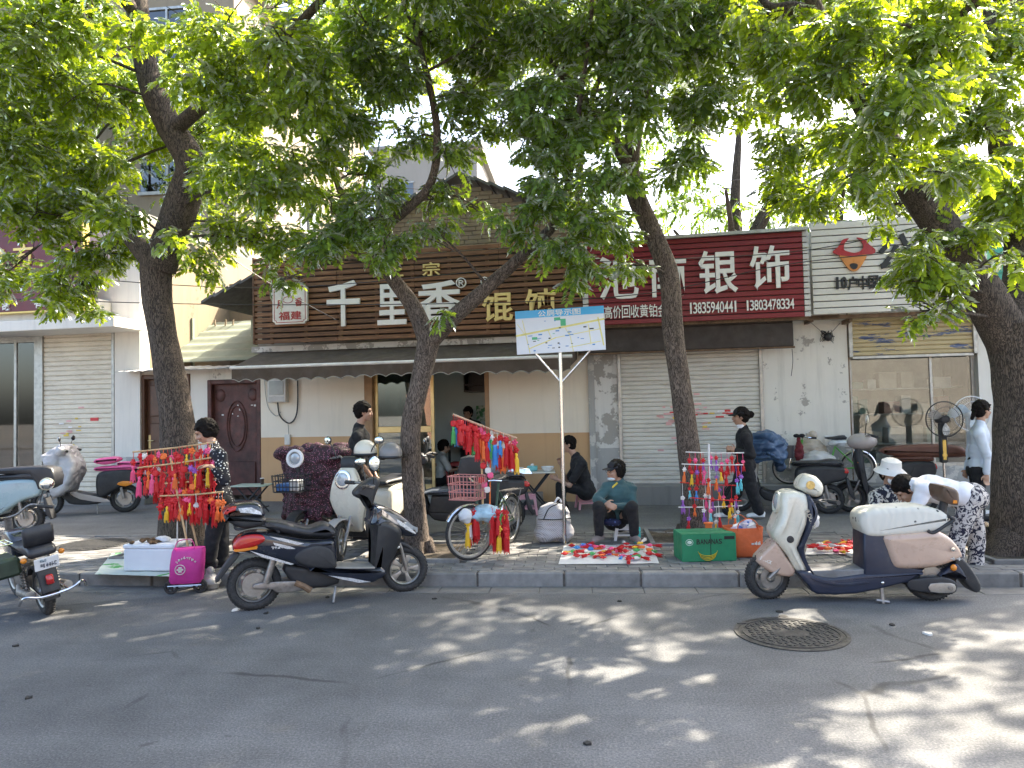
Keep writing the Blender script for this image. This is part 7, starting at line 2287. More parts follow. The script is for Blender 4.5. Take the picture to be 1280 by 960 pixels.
# ---- rack 1, bamboo
Y1 = G(236, 742, 0).y + .30
rk = thing('bamboo_charm_rack', 'bamboo stick rack hung with red charms beside the polka dot woman', 'charm rack', (P(235, 700, Y1).x, Y1, SWZ))
def rackpart(t, name, a, b, r, m):
    return MB().tube([V(a) - V(t.location), (V(a) + V(b)) / 2 - V(t.location) + V((0, 0, -.008)), V(b) - V(t.location)], r, 7).build(name, m, t)
sticks1 = [((166, 565, Y1), (268, 553, Y1 + .05)), ((172, 585, Y1 - .03), (271, 571, Y1 + .02)), ((192, 592, Y1 + .12), (268, 588, Y1 + .15)), ((198, 605, Y1 - .02), (270, 598, Y1 + .04)), ((200, 620, Y1 - .04), (279, 615, Y1))]
for a, b in sticks1:
    rackpart(rk, 'cross_stick', P(*a), P(*b), .009, M_BAM)
for a, b in (((213, 572, Y1 + .02), (243, 724, Y1 - .10)), ((222, 572, Y1 + .03), (248, 690, Y1 + .02)), ((262, 556, Y1 + .08), (262, 640, Y1 + .08))):
    rackpart(rk, 'pole', P(*a), P(*b), .011, M_BAM)
for a, b in (((222, 640, Y1), (221, 735, Y1 - .12)), ((233, 640, Y1), (233, 700, Y1))):
    rackpart(rk, 'metal_leg', P(*a), P(*b), .008, M_ALU)
r1 = random.Random(31)
GR1 = 'charms on the bamboo rack'
ORD = 'first second third fourth fifth sixth seventh eighth ninth tenth eleventh twelfth thirteenth fourteenth fifteenth sixteenth seventeenth eighteenth nineteenth twentieth'.split()
ORD += ['twenty-' + w_ for w_ in ORD[:9]] + ['thirtieth'] + ['thirty-' + w_ for w_ in ORD[:9]]
names = dict(red='red', orange='orange', yellow='yellow', pink='pink', blue='blue', cyan='turquoise', white='white', purple='violet', green='green', gold='gold')
for si, (a, b) in enumerate(sticks1):
    A, B = P(*a), P(*b)
    n = (20, 19, 10, 17, 18)[si]
    for i in range(n):
        t_ = (i + r1.uniform(.2, .8)) / n
        c1 = r1.choice(['red'] * 11 + ['pink', 'orange', 'white', 'purple', 'orange'])
        c2 = r1.choice(['red'] * 10 + ['orange', 'orange', 'pink', 'yellow'])
        if t_ > .9 and si in (1, 4):
            c1, c2 = ('orange', 'orange') if si == 4 else ('pink', 'red')
        charm(between(A, B, t_) + V((0, r1.uniform(-.02, .02), 0)), r1.choice((.03, .05, .08)), r1.choice((0, 1, 2, 3)), 1, r1.choice((0, 1, 1, 2)), c1, c2, '%s charm with %s tassel, %s from left on %s stick of the bamboo rack' % (names[c1], names[c2], ORD[i], ('top', 'second', 'third', 'fourth', 'lowest')[si]), GR1, tl=r1.uniform(1.1, 1.5))
# ---- rack 2 on the bicycle
Y2 = P(600, 600, 7.55).y
rk2 = thing('bicycle_charm_pole', 'wooden pole with cross stick of red charms fixed to the bicycle basket', 'charm rack', P(606, 660, Y2))
A, B = P(566, 518, Y2 - .15), P(646, 548, Y2 + .12)
rackpart(rk2, 'cross_stick', A, B, .013, mat('pale wood', (.5, .33, .22), .7))
rackpart(rk2, 'pole', P(601, 530, Y2), P(604, 655, Y2), .012, M_BAM)
rackpart(rk2, 'pole', P(613, 575, Y2 + .02), P(612, 650, Y2 + .02), .008, CH['orange'])
r1 = random.Random(5)
for i in range(34):
    t_ = (i + .5) / 34 + r1.uniform(-.01, .01)
    c1 = r1.choice(['red'] * 8 + ['white', 'pink', 'orange'])
    c2 = r1.choice(['red'] * 13 + ['orange', 'yellow', 'blue', 'green', 'orange'])
    charm(between(A, B, t_) + V((0, r1.uniform(-.03, .03), 0)), r1.choice((.03, .06, .10)), r1.choice((0, 1, 2, 3)), 1, r1.choice((1, 2, 2)), c1, c2, '%s charm with %s tassel, %s from left on the pole above the bicycle' % (names[c1], names[c2], ORD[i]), 'charms on the bicycle pole', tl=r1.uniform(1.2, 1.7))
for i in range(6):
    charm(P(605 + r1.uniform(-4, 10), 575 + i * 6, Y2 - .03), .03, 1, 1, -1, r1.choice(['red', 'white', 'pink']), 'red', 'small sachet strung on the pole above the bicycle basket', 'sachets strung on the bicycle pole')
for i in range(26):
    px = r1.choice([r1.uniform(585, 600), r1.uniform(614, 634), r1.uniform(614, 634)])
    c1 = 'red' if r1.random() < .85 else r1.choice(['green', 'yellow', 'white'])
    charm(P(px, r1.uniform(632, 655), Y2 - .12 + r1.uniform(-.06, .06)), .03, r1.choice((0, 2, 3)), 1, 2, c1, c1, '%s tassel charm bunched on the side of the bicycle basket' % names[c1], 'charms bunched on the bicycle basket', tl=1.4)
def bagblob(name, label, c, r, m, seed, wr=.03, cat='bag', grp=None, vox=.014, knot=True, z0=None):
    q = MB()
    R = random.Random(seed)
    q.ell((0, 0, r[2]), r, 16, 10)
    for k in range(5):
        q.ell((R.uniform(-.5, .5) * r[0], R.uniform(-.5, .5) * r[1], r[2] * R.uniform(.6, 1.3)), [x * R.uniform(.5, .7) for x in r], 12, 8)
    if knot:
        q.capsule((0, 0, r[2] * 1.8), (r[0] * .1, 0, r[2] * 2.35), r[0] * .2, r[0] * .32)
    o = remesh(q, name, m, None, vox, 2, wr, 11)
    o.location = c
    return tag(o, label, cat, grp)
M_FILM = mat('clear plastic film', (.62, .64, .66), .25, 0, .1, 14, .5, 30, bdist=.01)
bagblob('plastic_bag', 'pale blue plastic packet stuffed in the bicycle basket', P(607, 652, Y2 - .05), (.16, .12, .09), mat('pale blue film', (.35, .52, .62), .3, 0, .3, 9, .5, 25, bdist=.01), 4, .03, knot=False)
bagblob('plastic_bag', 'white crumpled bag hooked on the bicycle handlebar', P(582, 655, Y2 - .16), (.07, .06, .08), M_FILM, 6, .03, knot=False)
# ---- rack 3 at the slender tree
Y3 = G(888, 690, SWZ).y + .1
rk3 = thing('white_charm_rack', 'white pole rack of colourful tassels in front of the slender tree', 'charm rack', (P(888, 668, Y3).x, Y3, SWZ))
M_WP = mat('white pole', (.68, .66, .63), .5)
rackpart(rk3, 'pole', P(886, 555, Y3), P(888, 672, Y3), .012, M_WP)
sticks3 = [((857, 565, Y3), (930, 566, Y3)), ((852, 580, Y3 - .02), (929, 581, Y3 - .02)), ((850, 603, Y3 + .03), (926, 607, Y3 + .03)), ((862, 622, Y3 - .02), (927, 626, Y3 - .02)), ((848, 634, Y3 + .03), (928, 632, Y3 + .03))]
for i, (a, b) in enumerate(sticks3):
    rackpart(rk3, 'cross_stick', P(*a), P(*b), .006, M_WP if i in (0, 1, 4) else CH['red'])
r1 = random.Random(77)
for si, (a, b) in enumerate(sticks3):
    A, B = P(*a), P(*b)
    n = (11, 10, 9, 6, 4)[si]
    for i in range(n):
        t_ = (i + r1.uniform(.2, .8)) / n
        if si == 0:
            c1, c2 = r1.choice(['red', 'red', 'pink']), r1.choice(['red', 'red', 'pink', 'purple'])
        else:
            c1, c2 = r1.choice(['red', 'pink', 'white', 'purple', 'red']), r1.choice(['yellow', 'red', 'pink', 'blue', 'cyan', 'purple', 'orange', 'yellow', 'red'])
        charm(between(A, B, t_), r1.choice((.04, .07, .11, .15)), r1.choice((0, 0, 2, 3)), 0, r1.choice((0, 1)), c1, c2, '%s knot charm with %s tassel, %s from left on %s bar of the white rack' % (names[c1], names[c2], ORD[i], ('top', 'second', 'third', 'fourth', 'lowest')[si]), 'tassels on the white pole rack', tl=r1.uniform(1.0, 1.3))
MB()
o = thing('tassel_spool', 'orange thread spool standing on the banana carton', 'spool', P(886, 669, Y3 - .1))
MB().lathe([(.05, 0), (.05, .012), (.034, .014), (.036, .12), (.05, .122), (.05, .134)], 20).build('thread', CH['orange'], o)
MB().lathe([(.075, -.01), (.06, .012), (.0, .012)], 20).build('violet_base', CH['purple'], o)
# ---- banana carton
g0, g1 = G(853, 703, SWZ), G(921, 701, SWZ)
ct = thing('banana_carton', 'green banana carton standing under the tassel rack', 'carton', g0, math.atan2(g1.y - g0.y, g1.x - g0.x))
L = (g1 - g0).length
M_CART = mat('green printed carton', (.015, .20, .09), .55, 0, .12, 7, .1, 60, .2, (.05, .12, .06))
hh = .27
MB().bb(0, L, 0, .33, 0, hh, .006).build('box', M_CART, ct, 0)
for a, b in ((.0, .16), (.17, .33)):
    MB().bb(.004, L - .004, a + .002, b - .002, hh + .001, hh + .006).build('flap', M_CART, ct, 0)
MB().bb(L * .52, L * .535, -.002, -.0005, 0, hh).build('seam', mat('dark print', (.012, .05, .03), .6), ct, 0)
letters('BANANAS', L * .27, L * .74, hh * .64, hh * .83, -.0005, .002, M_KLET, ct, bold=.02)
q = MB(); q.tube([(L * .14 + .036 * math.cos(a), -.0015, hh * .72 + .03 * math.sin(a)) for a in np.linspace(0, 6.283, 25)], .003, 5, False); q.build('oval_mark', mat('pale print', (.5, .6, .5), .6), ct)
MB().ell((L * .14, -.001, hh * .72), (.024, .002, .018), 14, 6).build('oval_centre', mat('pale print', (.5, .6, .5)), ct)
ban = col('banana yellow', (.75, .50, .03))
for k in range(4):
    pts = [(L * .38 + .10 * math.cos(a) * (1 - .06 * k) + .05, -.001, hh * .42 + .055 * math.sin(a) * (1 + .05 * k) - .012 * k) for a in np.linspace(3.3, 6.2, 9)]
    MB().curve(pts, [.004, .008, .010, .011, .011, .011, .010, .008, .003], 6, 2, .3).build('printed_banana', ban, ct)
MB().bb(L * .78, L * .97, -.002, -.0005, hh * .80, hh * .92).build('black_label', M_KLET, ct, 0)
# ---- orange shopping bag
g = G(934, 699, SWZ)
ob_ = thing('orange_bag', 'orange shopping bag full of small boxes beside the banana carton', 'bag', g + V((0, .18, 0)), .15)
M_ORB = mat('orange nonwoven cloth', (.62, .13, .04), .75, 0, .12, 7, .35, 30, bdist=.008)
rings = []
for z, w_, d_ in ((0, .15, .10), (.02, .17, .12), (.12, .185, .13), (.24, .19, .135), (.30, .195, .13)):
    rings.append([V((w_ * math.copysign(abs(math.cos(a)) ** .5, math.cos(a)) + .012 * noise.noise(V((a * 2, z * 20, 0))), d_ * math.copysign(abs(math.sin(a)) ** .5, math.sin(a)) + .012 * noise.noise(V((a * 2, z * 20, 5))), z)) for a in np.linspace(0, 6.283, 29)[:-1]])
inner = [[p * .96 + V((0, 0, p.z * .04)) for p in r_] for r_ in rings[::-1]]
q = MB().loft(rings + inner, False); q.f.append(tuple(range(28))[::-1]); q.build('body', M_ORB, ob_, 50)
for sd in (-1, 1):
    MB().curve([(-.10, sd * .13, .28), (-.08, sd * .14, .36), (.02, sd * .15, .40), (.10, sd * .14, .35), (.12, sd * .13, .28)], .010, 6, 5, .4).build('handle', M_ORB, ob_)
scribble(.04, .14, .13, .17, -.132, .006, mat('white print', (.7, .68, .62)), ob_, 3, 4)
r1 = random.Random(9)
for i in range(10):
    w_, h_ = r1.uniform(.06, .12), r1.uniform(.05, .1)
    o = MB().box((0, 0, 0), (w_, r1.uniform(.05, .08), h_), None, .003).build('small_box', [mat('white carton', (.7, .7, .7), .5), mat('blue carton', (.06, .14, .42), .5), mat('lilac carton', (.55, .5, .6), .5)][i % 3])
    o.location = V(ob_.location) + V((r1.uniform(-.12, .1), r1.uniform(-.08, .06), .27 + r1.uniform(0, .07)))
    o.rotation_euler = (r1.uniform(-.4, .4), r1.uniform(-.4, .4), r1.uniform(-1, 1))
    tag(o, '%s packet heaped in the orange shopping bag' % ['white', 'blue', 'pale lilac'][i % 3], 'packet', 'packets in the orange bag')
# ---- cloth with charms (vendor)
def mat_cloth(label, corners, m, seed, h=.006):
    n = 14
    q = MB()
    A, B, Cc, D = corners
    vs = []
    for j in range(n + 1):
        for i in range(n + 1):
            p = A.lerp(B, i / n).lerp(D.lerp(Cc, i / n), j / n)
            vs.append(p + V((0, 0, h + .012 * max(0, noise.noise(V((p.x * 6, p.y * 6, seed)))))))
    f = [(j * (n + 1) + i, j * (n + 1) + i + 1, (j + 1) * (n + 1) + i + 1, (j + 1) * (n + 1) + i) for j in range(n) for i in range(n)]
    q.add(vs, f)
    o = q.build('ground_cloth', m)
    return tag(o, label, 'cloth')
zc_ = SWZ + .004
cn = [G(698, 706, zc_), G(824, 705, zc_), G(815, 681, zc_), G(705, 683, zc_)]
mat_cloth('white plastic cloth spread with red charms before the seated vendor', cn, mat('white oilcloth', (.66, .67, .67), .5, 0, .06, 9), 1)
r1 = random.Random(12)
def heap(cn, n, label, group, cols, sc=1.0, z=.03):
    for i in range(n):
        u, v = r1.uniform(.08, .92), r1.uniform(.15, .9)
        p = cn[0].lerp(cn[1], u).lerp(cn[3].lerp(cn[2], u), v)
        c1 = r1.choice(cols); c2 = r1.choice(cols)
        charm(p + V((0, 0, z + r1.uniform(0, .015))), .04, r1.choice((0, 1, 3)), 1, r1.choice((0, 1, -1)), c1, c2, '%s charm %s' % (names[c1], label), group, rot=(rad(90) + r1.uniform(-.15, .15), 0, r1.uniform(0, 6.28)), tl=1.0)
heap(cn, 42, 'lying on the white cloth in front of the vendor', 'charms on the white cloth', ['red'] * 8 + ['pink', 'orange', 'yellow', 'green', 'purple', 'white', 'blue'])
cn2 = [G(1006, 694, zc_), G(1084, 693, zc_), G(1080, 682, zc_), G(1010, 683, zc_)]
mat_cloth('pale cloth with red charms behind the beige scooter', cn2, mat('pale plastic sheet', (.55, .55, .55), .5), 2)
heap(cn2, 34, 'lying on the cloth behind the beige scooter', 'charms behind the beige scooter', ['red'] * 6 + ['orange', 'yellow', 'white', 'pink'])
# ---- vendor's bits
g = G(782, 678, SWZ) + V((0, .22, 0))
def stool(label, c, m, h=.27, w=.26, rz=0.0, grp=None, name='plastic_stool'):
    t = thing(name, label, 'stool', c, rz, grp)
    MB().bb(-w * .42, w * .42, -w * .42, w * .42, h - .02, h, .008).build('seat', m, t)
    MB().lathe([(.045, h + .0005), (.045, h + .003), (.03, h + .003), (.03, h + .0005)], 18, None, True).build('seat_hole_rim', m, t)
    q = MB()
    for sx in (-1, 1):
        for sy in (-1, 1):
            a, b = w * .36, w * .48
            MB().loft([[V((sx * (a + dx), sy * (a + dy), h - .02)) for dx, dy in ((-.022, -.022), (.018, -.022), (.018, .018), (-.022, .018))], [V((sx * (b + dx), sy * (b + dy), 0)) for dx, dy in ((-.018, -.018), (.014, -.018), (.014, .014), (-.018, .014))]]).build('leg', m, t, 0)
    for sx in (-1, 1):
        MB().bb(-w * .34, w * .34, sx * w * .40 - .006, sx * w * .40 + .006, h - .07, h - .02).build('apron', m, t, 0)
        MB().bb(sx * w * .40 - .006, sx * w * .40 + .006, -w * .34, w * .34, h - .07, h - .02).build('apron', m, t, 0)
        MB().bb(-w * .40, w * .40, sx * w * .44 - .005, sx * w * .44 + .005, h * .28, h * .38).build('rung', m, t, 0)
    return t
stool('small white plastic stool under the seated vendor', g, mat('white stool plastic', (.68, .68, .67), .4), .19, .24)
bt = thing('drink_bottle', 'turquoise plastic bottle beside the seated vendor', 'bottle', G(797, 679, SWZ))
M_TQ = mat('turquoise plastic', (.05, .42, .42), .25, 0, .1, 5, coat=.4)
MB().lathe([(0, 0), (.036, 0), (.038, .01), (.038, .13), (.034, .14), (0, .14)], 22).build('body', M_TQ, bt)
MB().lathe([(.037, .141), (.037, .18), (.03, .185), (0, .185)], 22).build('cap', mat('turquoise cap', (.04, .5, .5), .35), bt)
o = bagblob('handbag', 'dark blue patterned handbag on the vendor\'s lap', P(765, 658, G(768, 676, SWZ).y - .18), (.11, .045, .045), pattern('navy printed cloth', '#11183a', '#4a5a8c', 30, .3), 3, .01, knot=False)
# ---- big silver bag by the post
g = G(692, 681, SWZ) + V((0, .12, 0))
sb = thing('holdall_bag', 'large silver grey striped holdall bag leaning at the sign post', 'bag', g, .12)
k = NT('silver striped cloth')
wv = k.n('TexWave', i_Scale=26.0, i_Distortion=1.5); wv.bands_direction = 'DIAGONAL'; k.l(k.pos(), wv.inputs['Vector'])
k.col(k.ramp(wv.outputs['Fac'], [(.3, (.30, .29, .31)), (.7, (.50, .49, .50))])); k.b.inputs['Roughness'].default_value = .5
q = MB()
q.bb(-.20, .20, -.11, .11, .03, .36, .06); q.ell((0, 0, .34), (.19, .11, .13), 16, 8); q.ell((-.1, 0, .12), (.13, .13, .12), 12, 8); q.ell((.12, 0, .12), (.12, .13, .12), 12, 8)
remesh(q, 'body', k.m, sb, .014, 4, .018, 9)
MB().curve([(-.12, -.13, .30), (-.06, -.15, .42), (.04, -.14, .47), (.07, -.10, .52)], .014, 6, 5, .4).build('strap', M_BLKC, sb)
MB().curve([(-.19, -.135, .30), (0, -.145, .29), (.19, -.135, .30)], .006, 6).build('zip', M_BLKC, sb)
MB().curve([(.02, -.02, .47), (.06, 0, .52), (.10, 0, .47)], .012, 6).build('handle', mat('white cotton', (.7, .7, .7)), sb)
# ---- public map board on steel posts
g = G(708, 681, SWZ)
mp_ = thing('map_sign', 'white street map board with blue heading on a steel post', 'sign', g, rad(-3))
Y = g.y
inv = Matrix.Rotation(rad(3), 3, 'Z')
lp = lambda px, py, y=0.0: inv @ (P(px, py, Y) - g) + V((0, y, 0))
MB().tube([lp(706, 681), lp(700, 430)], .022, 14).build('post', M_CHROME, mp_)
for px0, py0, px1, py1 in ((701, 478, 668, 441), (702, 478, 738, 438)):
    MB().tube([lp(px0, py0), lp(px1, py1, -.0)], .013, 10).build('brace', M_CHROME, mp_)
bd = [lp(644.5, 390), lp(755, 383), lp(757, 438), lp(646.5, 443.5)]
cx_ = (bd[0] + bd[1] + bd[2] + bd[3]) / 4
u_ = ((bd[1] - bd[0]) + (bd[2] - bd[3])); W_ = u_.length / 2; ang = math.atan2(u_.z, u_.x)
H_ = ((bd[0] - bd[3]).length + (bd[1] - bd[2]).length) / 2
board = MB().bb(-W_ / 2, W_ / 2, -.012, .012, -H_ / 2, H_ / 2, .003).build('board', mat('printed board white', (.70, .74, .80), .35, 0, .02, 3), mp_, 0)
board.location = cx_ + V((0, -.045, 0)); board.rotation_euler = (0, -ang, 0)
def onb(u0, v0, u1, v1, m, name, dz=.0135, w=None):
    a = V((-W_ / 2 + u0 * W_, 0, H_ / 2 - v0 * H_)); b = V((-W_ / 2 + u1 * W_, 0, H_ / 2 - v1 * H_))
    if w is None:
        return MB().bb(a.x, b.x, -dz, -.0121, b.z, a.z).build(name, m, board, 0)
    d = (b - a); n_ = V((-d.z, 0, d.x)).normalized() * w
    return MB().prism([((a + n_).x, (a + n_).z), ((b + n_).x, (b + n_).z), ((b - n_).x, (b - n_).z), ((a - n_).x, (a - n_).z)], -dz, -.0121).build(name, m, board, 0)
onb(0, 0, 1, .175, mat('map blue', (.06, .42, .76), .35, 0, .02), 'heading_band')
letters('公厕导示图', -W_ * .24, W_ * .24, H_ * .5 - H_ * .16, H_ * .5 - H_ * .025, -.0135, .002, M_WLET, board, bold=.01)
ye = mat('map yellow', (.72, .66, .22), .4)
for u0, v0, u1, v1, w_ in ((0, .57, 1, .30, .011), (.08, .22, .15, .98, .004), (.02, .30, .12, .60, .003), (.14, .88, .45, .66, .006), (.45, .66, .95, .52, .004), (.60, .50, .64, 1, .004), (.93, .25, .98, .9, .008), (.82, .40, .84, .85, .004), (.36, .45, .40, .66, .004), (.6, .9, .95, .8, .004), (.56, .45, .60, .6, .004)):
    onb(u0, v0, u1, v1, ye, 'map_road', .0132, w_)
gr = mat('map green', (.06, .42, .20), .4)
onb(.44, .20, .51, .27, gr, 'map_park', .0142); onb(.51, .24, .57, .40, gr, 'map_park', .0142); onb(.18, .62, .24, .68, gr, 'map_park', .0142)
bl = mat('map print blue', (.08, .25, .55), .4)
for i in range(30):
    u, v = rnd.uniform(.05, .93), rnd.uniform(.24, .92)
    onb(u, v, u + rnd.uniform(.012, .05), v + rnd.uniform(.012, .03), rnd.choice([bl, M_KLET, bl, gr]), 'map_mark', .0145)
# ---- foam box with dried roots, ground sheet
cnn = [G(118, 719, zc_), G(232, 722, zc_), G(230, 690, zc_), G(140, 692, zc_)]
mat_cloth('white and green plastic sheet under the foam box', cnn, blotch('white green plastic sheet', '#c4ccc4', '#4f9a52', 3.0, .60), 5)
g0, g1 = G(154, 715, SWZ + .01), G(212, 717, SWZ + .01)
fb = thing('foam_box', 'white polystyrene box with lid beside the magenta trolley bag', 'box', g0 + V((0, 0, .008)), math.atan2(g1.y - g0.y, g1.x - g0.x) + .12)
L = (g1 - g0).length
M_FOAM = mat('white polystyrene', (.74, .76, .80), .7, 0, .03, 8, .25, 220)
MB().bb(0, L, 0, .34, 0, .22, .012).build('body', M_FOAM, fb, 0)
MB().bb(-.006, L + .006, -.006, .346, .221, .265, .012).build('lid', M_FOAM, fb, 0)
M_ROOT = mat('dried brown root', (.13, .075, .035), .9, 0, .35, 22, .6, 40)
r1 = random.Random(4)
for i in range(9):
    q = MB()
    a = V((0, 0, 0)); pts = [a]
    for k in range(4):
        a = a + V((r1.uniform(.01, .03), r1.uniform(-.02, .02), r1.uniform(-.006, .012))); pts.append(a)
    q.curve(pts, [.010, .018, .016, .014, .006], 7, 3)
    o = q.build('dried_root', M_ROOT)
    o.matrix_world = Matrix.Translation(V(fb.location)) @ Matrix.Rotation(fb.rotation_euler.z, 4, 'Z') @ Matrix.Translation((.08 + i * .028, .08 + r1.uniform(-.05, .08), .282)) @ Matrix.Rotation(r1.uniform(-1, 1), 4, 'Z')
    tag(o, 'knobbly brown dried root lying on the foam box lid', 'root', 'dried roots on the foam box')
bagblob('plastic_bag', 'clear crumpled plastic bag on the foam box lid', V(fb.location) + Matrix.Rotation(fb.rotation_euler.z, 3, 'Z') @ V((.33, .16, .266)), (.08, .06, .03), M_FILM, 12, .02, knot=False)
# ---- magenta trolley bag
g = G(233, 741, 0)
tb = thing('trolley_bag', 'magenta shopping bag on a two-wheeled folding trolley', 'trolley bag', g, .25)
M_MAG = mat('magenta cloth', (.52, .035, .26), .6, 0, .12, 7, .35, 25, bdist=.008)
rings = []
for z, w_, d_ in ((.10, .14, .07), (.13, .15, .085), (.28, .15, .09), (.40, .145, .085), (.43, .14, .06)):
    rings.append([V((w_ * math.copysign(abs(math.cos(a)) ** .5, math.cos(a)) + (z - .1) * .08 + .01 * noise.noise(V((a * 2, z * 15, 2))), d_ * math.copysign(abs(math.sin(a)) ** .5, math.sin(a)) + .01 * noise.noise(V((a * 2, z * 15, 5))), z)) for a in np.linspace(0, 6.283, 29)[:-1]])
q = MB().loft(rings, True); q.build('bag', M_MAG, tb, 50)
MB().curve([(-.08, -.07, .42), (-.06, -.05, .50), (.06, -.05, .51), (.10, -.06, .42)], .010, 6, 5, .4).build('bag_handle', M_MAG, tb)
q = MB()
q.tube([(-.03 + .045 * math.cos(a), -.094, .24 + .045 * math.sin(a)) for a in np.linspace(0, 6.283, 21)], .004, 5, False); q.box((-.03, -.094, .24), (.03, .004, .05)); q.box((-.03, -.094, .24), (.06, .004, .015))
q.build('printed_ring', mat('white print', (.7, .68, .62)), tb)
scribble(-.07, .12, .29, .315, -.094, .004, mat('white print', (.7, .68, .62)), tb, 8, 14, arc=.05)
for x_ in (-.13, .13):
    w0_ = MB().lathe([(.042, -.012), (.055, -.015), (.065, -.01), (.065, .01), (.055, .015), (.042, .012)], 24, Matrix.Translation((x_, -.02, .065)) @ RY, True).build('wheel', M_TYRE, tb)
    MB().lathe([(.0, -.012), (.02, -.012), (.02, .012), (0, .012)], 14, Matrix.Translation((x_, -.02, .065)) @ RY).build('hub', M_MATBLK, w0_)
    q = MB()
    for k in range(5):
        a = k * 1.2566
        q.box((x_ + .03 * math.cos(a), -.02, .065 + .03 * math.sin(a)), (.04, .012, .012), Matrix.Rotation(-a, 3, 'Y'))
    q.build('spokes', M_MATBLK, w0_)
q = MB()
for x_ in (-.10, .12):
    q.tube([(x_, .02, .05), (x_ + .02, .06, .42)], .009, 8)
q.tube([(-.14, -.02, .065), (.14, -.02, .065)], .008, 8); q.tube([(-.14, -.10, .09), (.16, -.10, .09), (.16, .02, .09), (-.14, .02, .09), (-.14, -.10, .09)], .007, 6)
q.build('trolley_frame', M_CHROME, tb)
bagblob('plastic_bag', 'grey plastic bag slumped behind the trolley bag', G(258, 738, 0) + V((0, .06, 0)), (.11, .09, .07), mat('grey film', (.35, .34, .33), .35, 0, .15, 12, .5, 30, bdist=.01), 21, .03)
# ---- white bag hanging from the beige scooter
hb = thing('plastic_bag', 'white plastic bag hanging inside the beige scooter leg shield', 'bag', P(1017, 648, 6.55))
q = MB(); q.ell((0, 0, -.02), (.05, .045, .07), 12, 8); q.capsule((0, 0, .04), (.01, 0, .13), .03, .008)
remesh(q, 'film', mat('white film', (.72, .70, .68), .4), hb, .008, 2, .012, 20)
MB().curve([(.01, 0, .12), (.0, 0, .18), (.02, 0, .22)], .006, 6).build('red_string', CH['red'], hb)
# ---- dining table and stools
def ftable(label, px, py, z, w, d, h, m, rz=0.0):
    c = G(px, py, SWZ)
    t = thing('folding_table', label, 'table', c, rz)
    MB().bb(-w / 2, w / 2, -d / 2, d / 2, h - .02, h, .006).build('top', m, t)
    for sy in (-1, 1):
        for sx in (-1, 1):
            MB().tube([(-sx * w * .36, sy * d * .38, h - .02), (sx * w * .36, sy * d * .38, .012)], .014, 8).build('leg', M_MATBLK, t)
    MB().tube([(-w * .36, -d * .38, .10), (-w * .36, d * .38, .10)], .01, 6).build('crossbar', M_MATBLK, t)
    MB().tube([(w * .36, -d * .38, .10), (w * .36, d * .38, .10)], .01, 6).build('crossbar', M_MATBLK, t)
    return t
M_TTOP = mat('pale laminate', (.52, .52, .47), .35, 0, .06, 5)
tb1 = ftable('folding table with bowls in front of the tan wall', 668, 640, 0, .66, .5, .62, M_TTOP, .05)
tb2 = ftable('pale green folding table by the old red door', 316, 642, 0, .55, .4, .46, mat('pale green laminate', (.42, .50, .42), .35), 0)
zt_ = V(tb1.location).z + .622
def bowl(label, dx, dy, r, h, m, cat='bowl'):
    o = MB().lathe([(r * .55, 0), (r * .6, .006), (r * .9, h * .6), (r, h), (r * .94, h), (r * .8, h * .5), (0, .012)], 24).build('bowl', m)
    o.location = V(tb1.location) + V((dx, dy, .622))
    tag(o, label, cat)
bowl('white bowl at the right end of the folding table', .22, -.05, .10, .07, mat('white china', (.72, .72, .70), .25))
bowl('white bowl at the left end of the folding table', -.24, .02, .10, .05, mat('white china', (.72, .72, .70)))
o = thing('tissue_box', 'turquoise tissue box on the folding table', 'tissue box', V(tb1.location) + V((-.02, .05, .622)))
MB().bb(-.08, .08, -.05, .05, 0, .075, .012).build('box', mat('turquoise box', (.18, .50, .50), .4), o)
MB().ell((0, 0, .08), (.03, .015, .03), 8, 6).build('tissue', M_PAP, o)
M_PKS = mat('pink stool plastic', (.66, .33, .38), .4, 0, .05)
GP = 'pink plastic stools at the table'
stool('pink plastic stool in front of the folding table', G(659, 643, SWZ) + V((0, .05, 0)), M_PKS, .30, .30, .1, GP)
stool('pink plastic stool behind the folding table', G(680, 622, SWZ) + V((0, -.3, 0)), M_PKS, .30, .30, .0, GP)
stool('pink plastic stool under the seated man in black', G(734, 636, SWZ) + V((0, .05, 0)), M_PKS, .30, .32, .2, GP)
cu = thing('drink_cup', 'dark drink cup on the pale green table', 'cup', V(tb2.location) + V((.16, 0, .462)))
MB().lathe([(.025, 0), (.032, .09), (.03, .09), (0, .08)], 18).build('cup', mat('dark drink', (.05, .03, .02), .3), cu); MB().lathe([(.034, .091), (.034, .10), (0, .105)], 18).build('lid', M_PAP, cu)
# chairs and stools inside
M_CRED = mat('red stool plastic', (.30, .03, .025), .4)
for i, (px, py, dp) in enumerate(((552, 622, .75), (575, 618, .9))):
    c = FM @ FP(px, py, dp); c.z = zfl
    stool('red plastic stool on the %s inside the restaurant door' % ('left' if i == 0 else 'right'), c, M_CRED, .45, .34, 0, 'red stools inside the restaurant')
o = fthing('inner_table', 'dark dining table inside the restaurant doorway', 'table')
a = FP(588, 585, 1.2)
MB().bb(a.x - .55, a.x + .35, 1.0, 1.6, zfl + .70, zfl + .73).build('top', mat('dark table', (.10, .09, .08), .4), o, 0)
for dx in (-.5, .3):
    for dy in (1.05, 1.55):
        MB().bb(a.x + dx - .02, a.x + dx + .02, dy - .02, dy + .02, zfl, zfl + .70).build('leg', M_MATBLK, o, 0)
o = thing('storage_crate', 'brown wooden crate against the tan wall behind the quilts', 'crate', FM @ FP(386, 600, -.25)); o.location.z = SWZ; o.rotation_euler.z = FROT
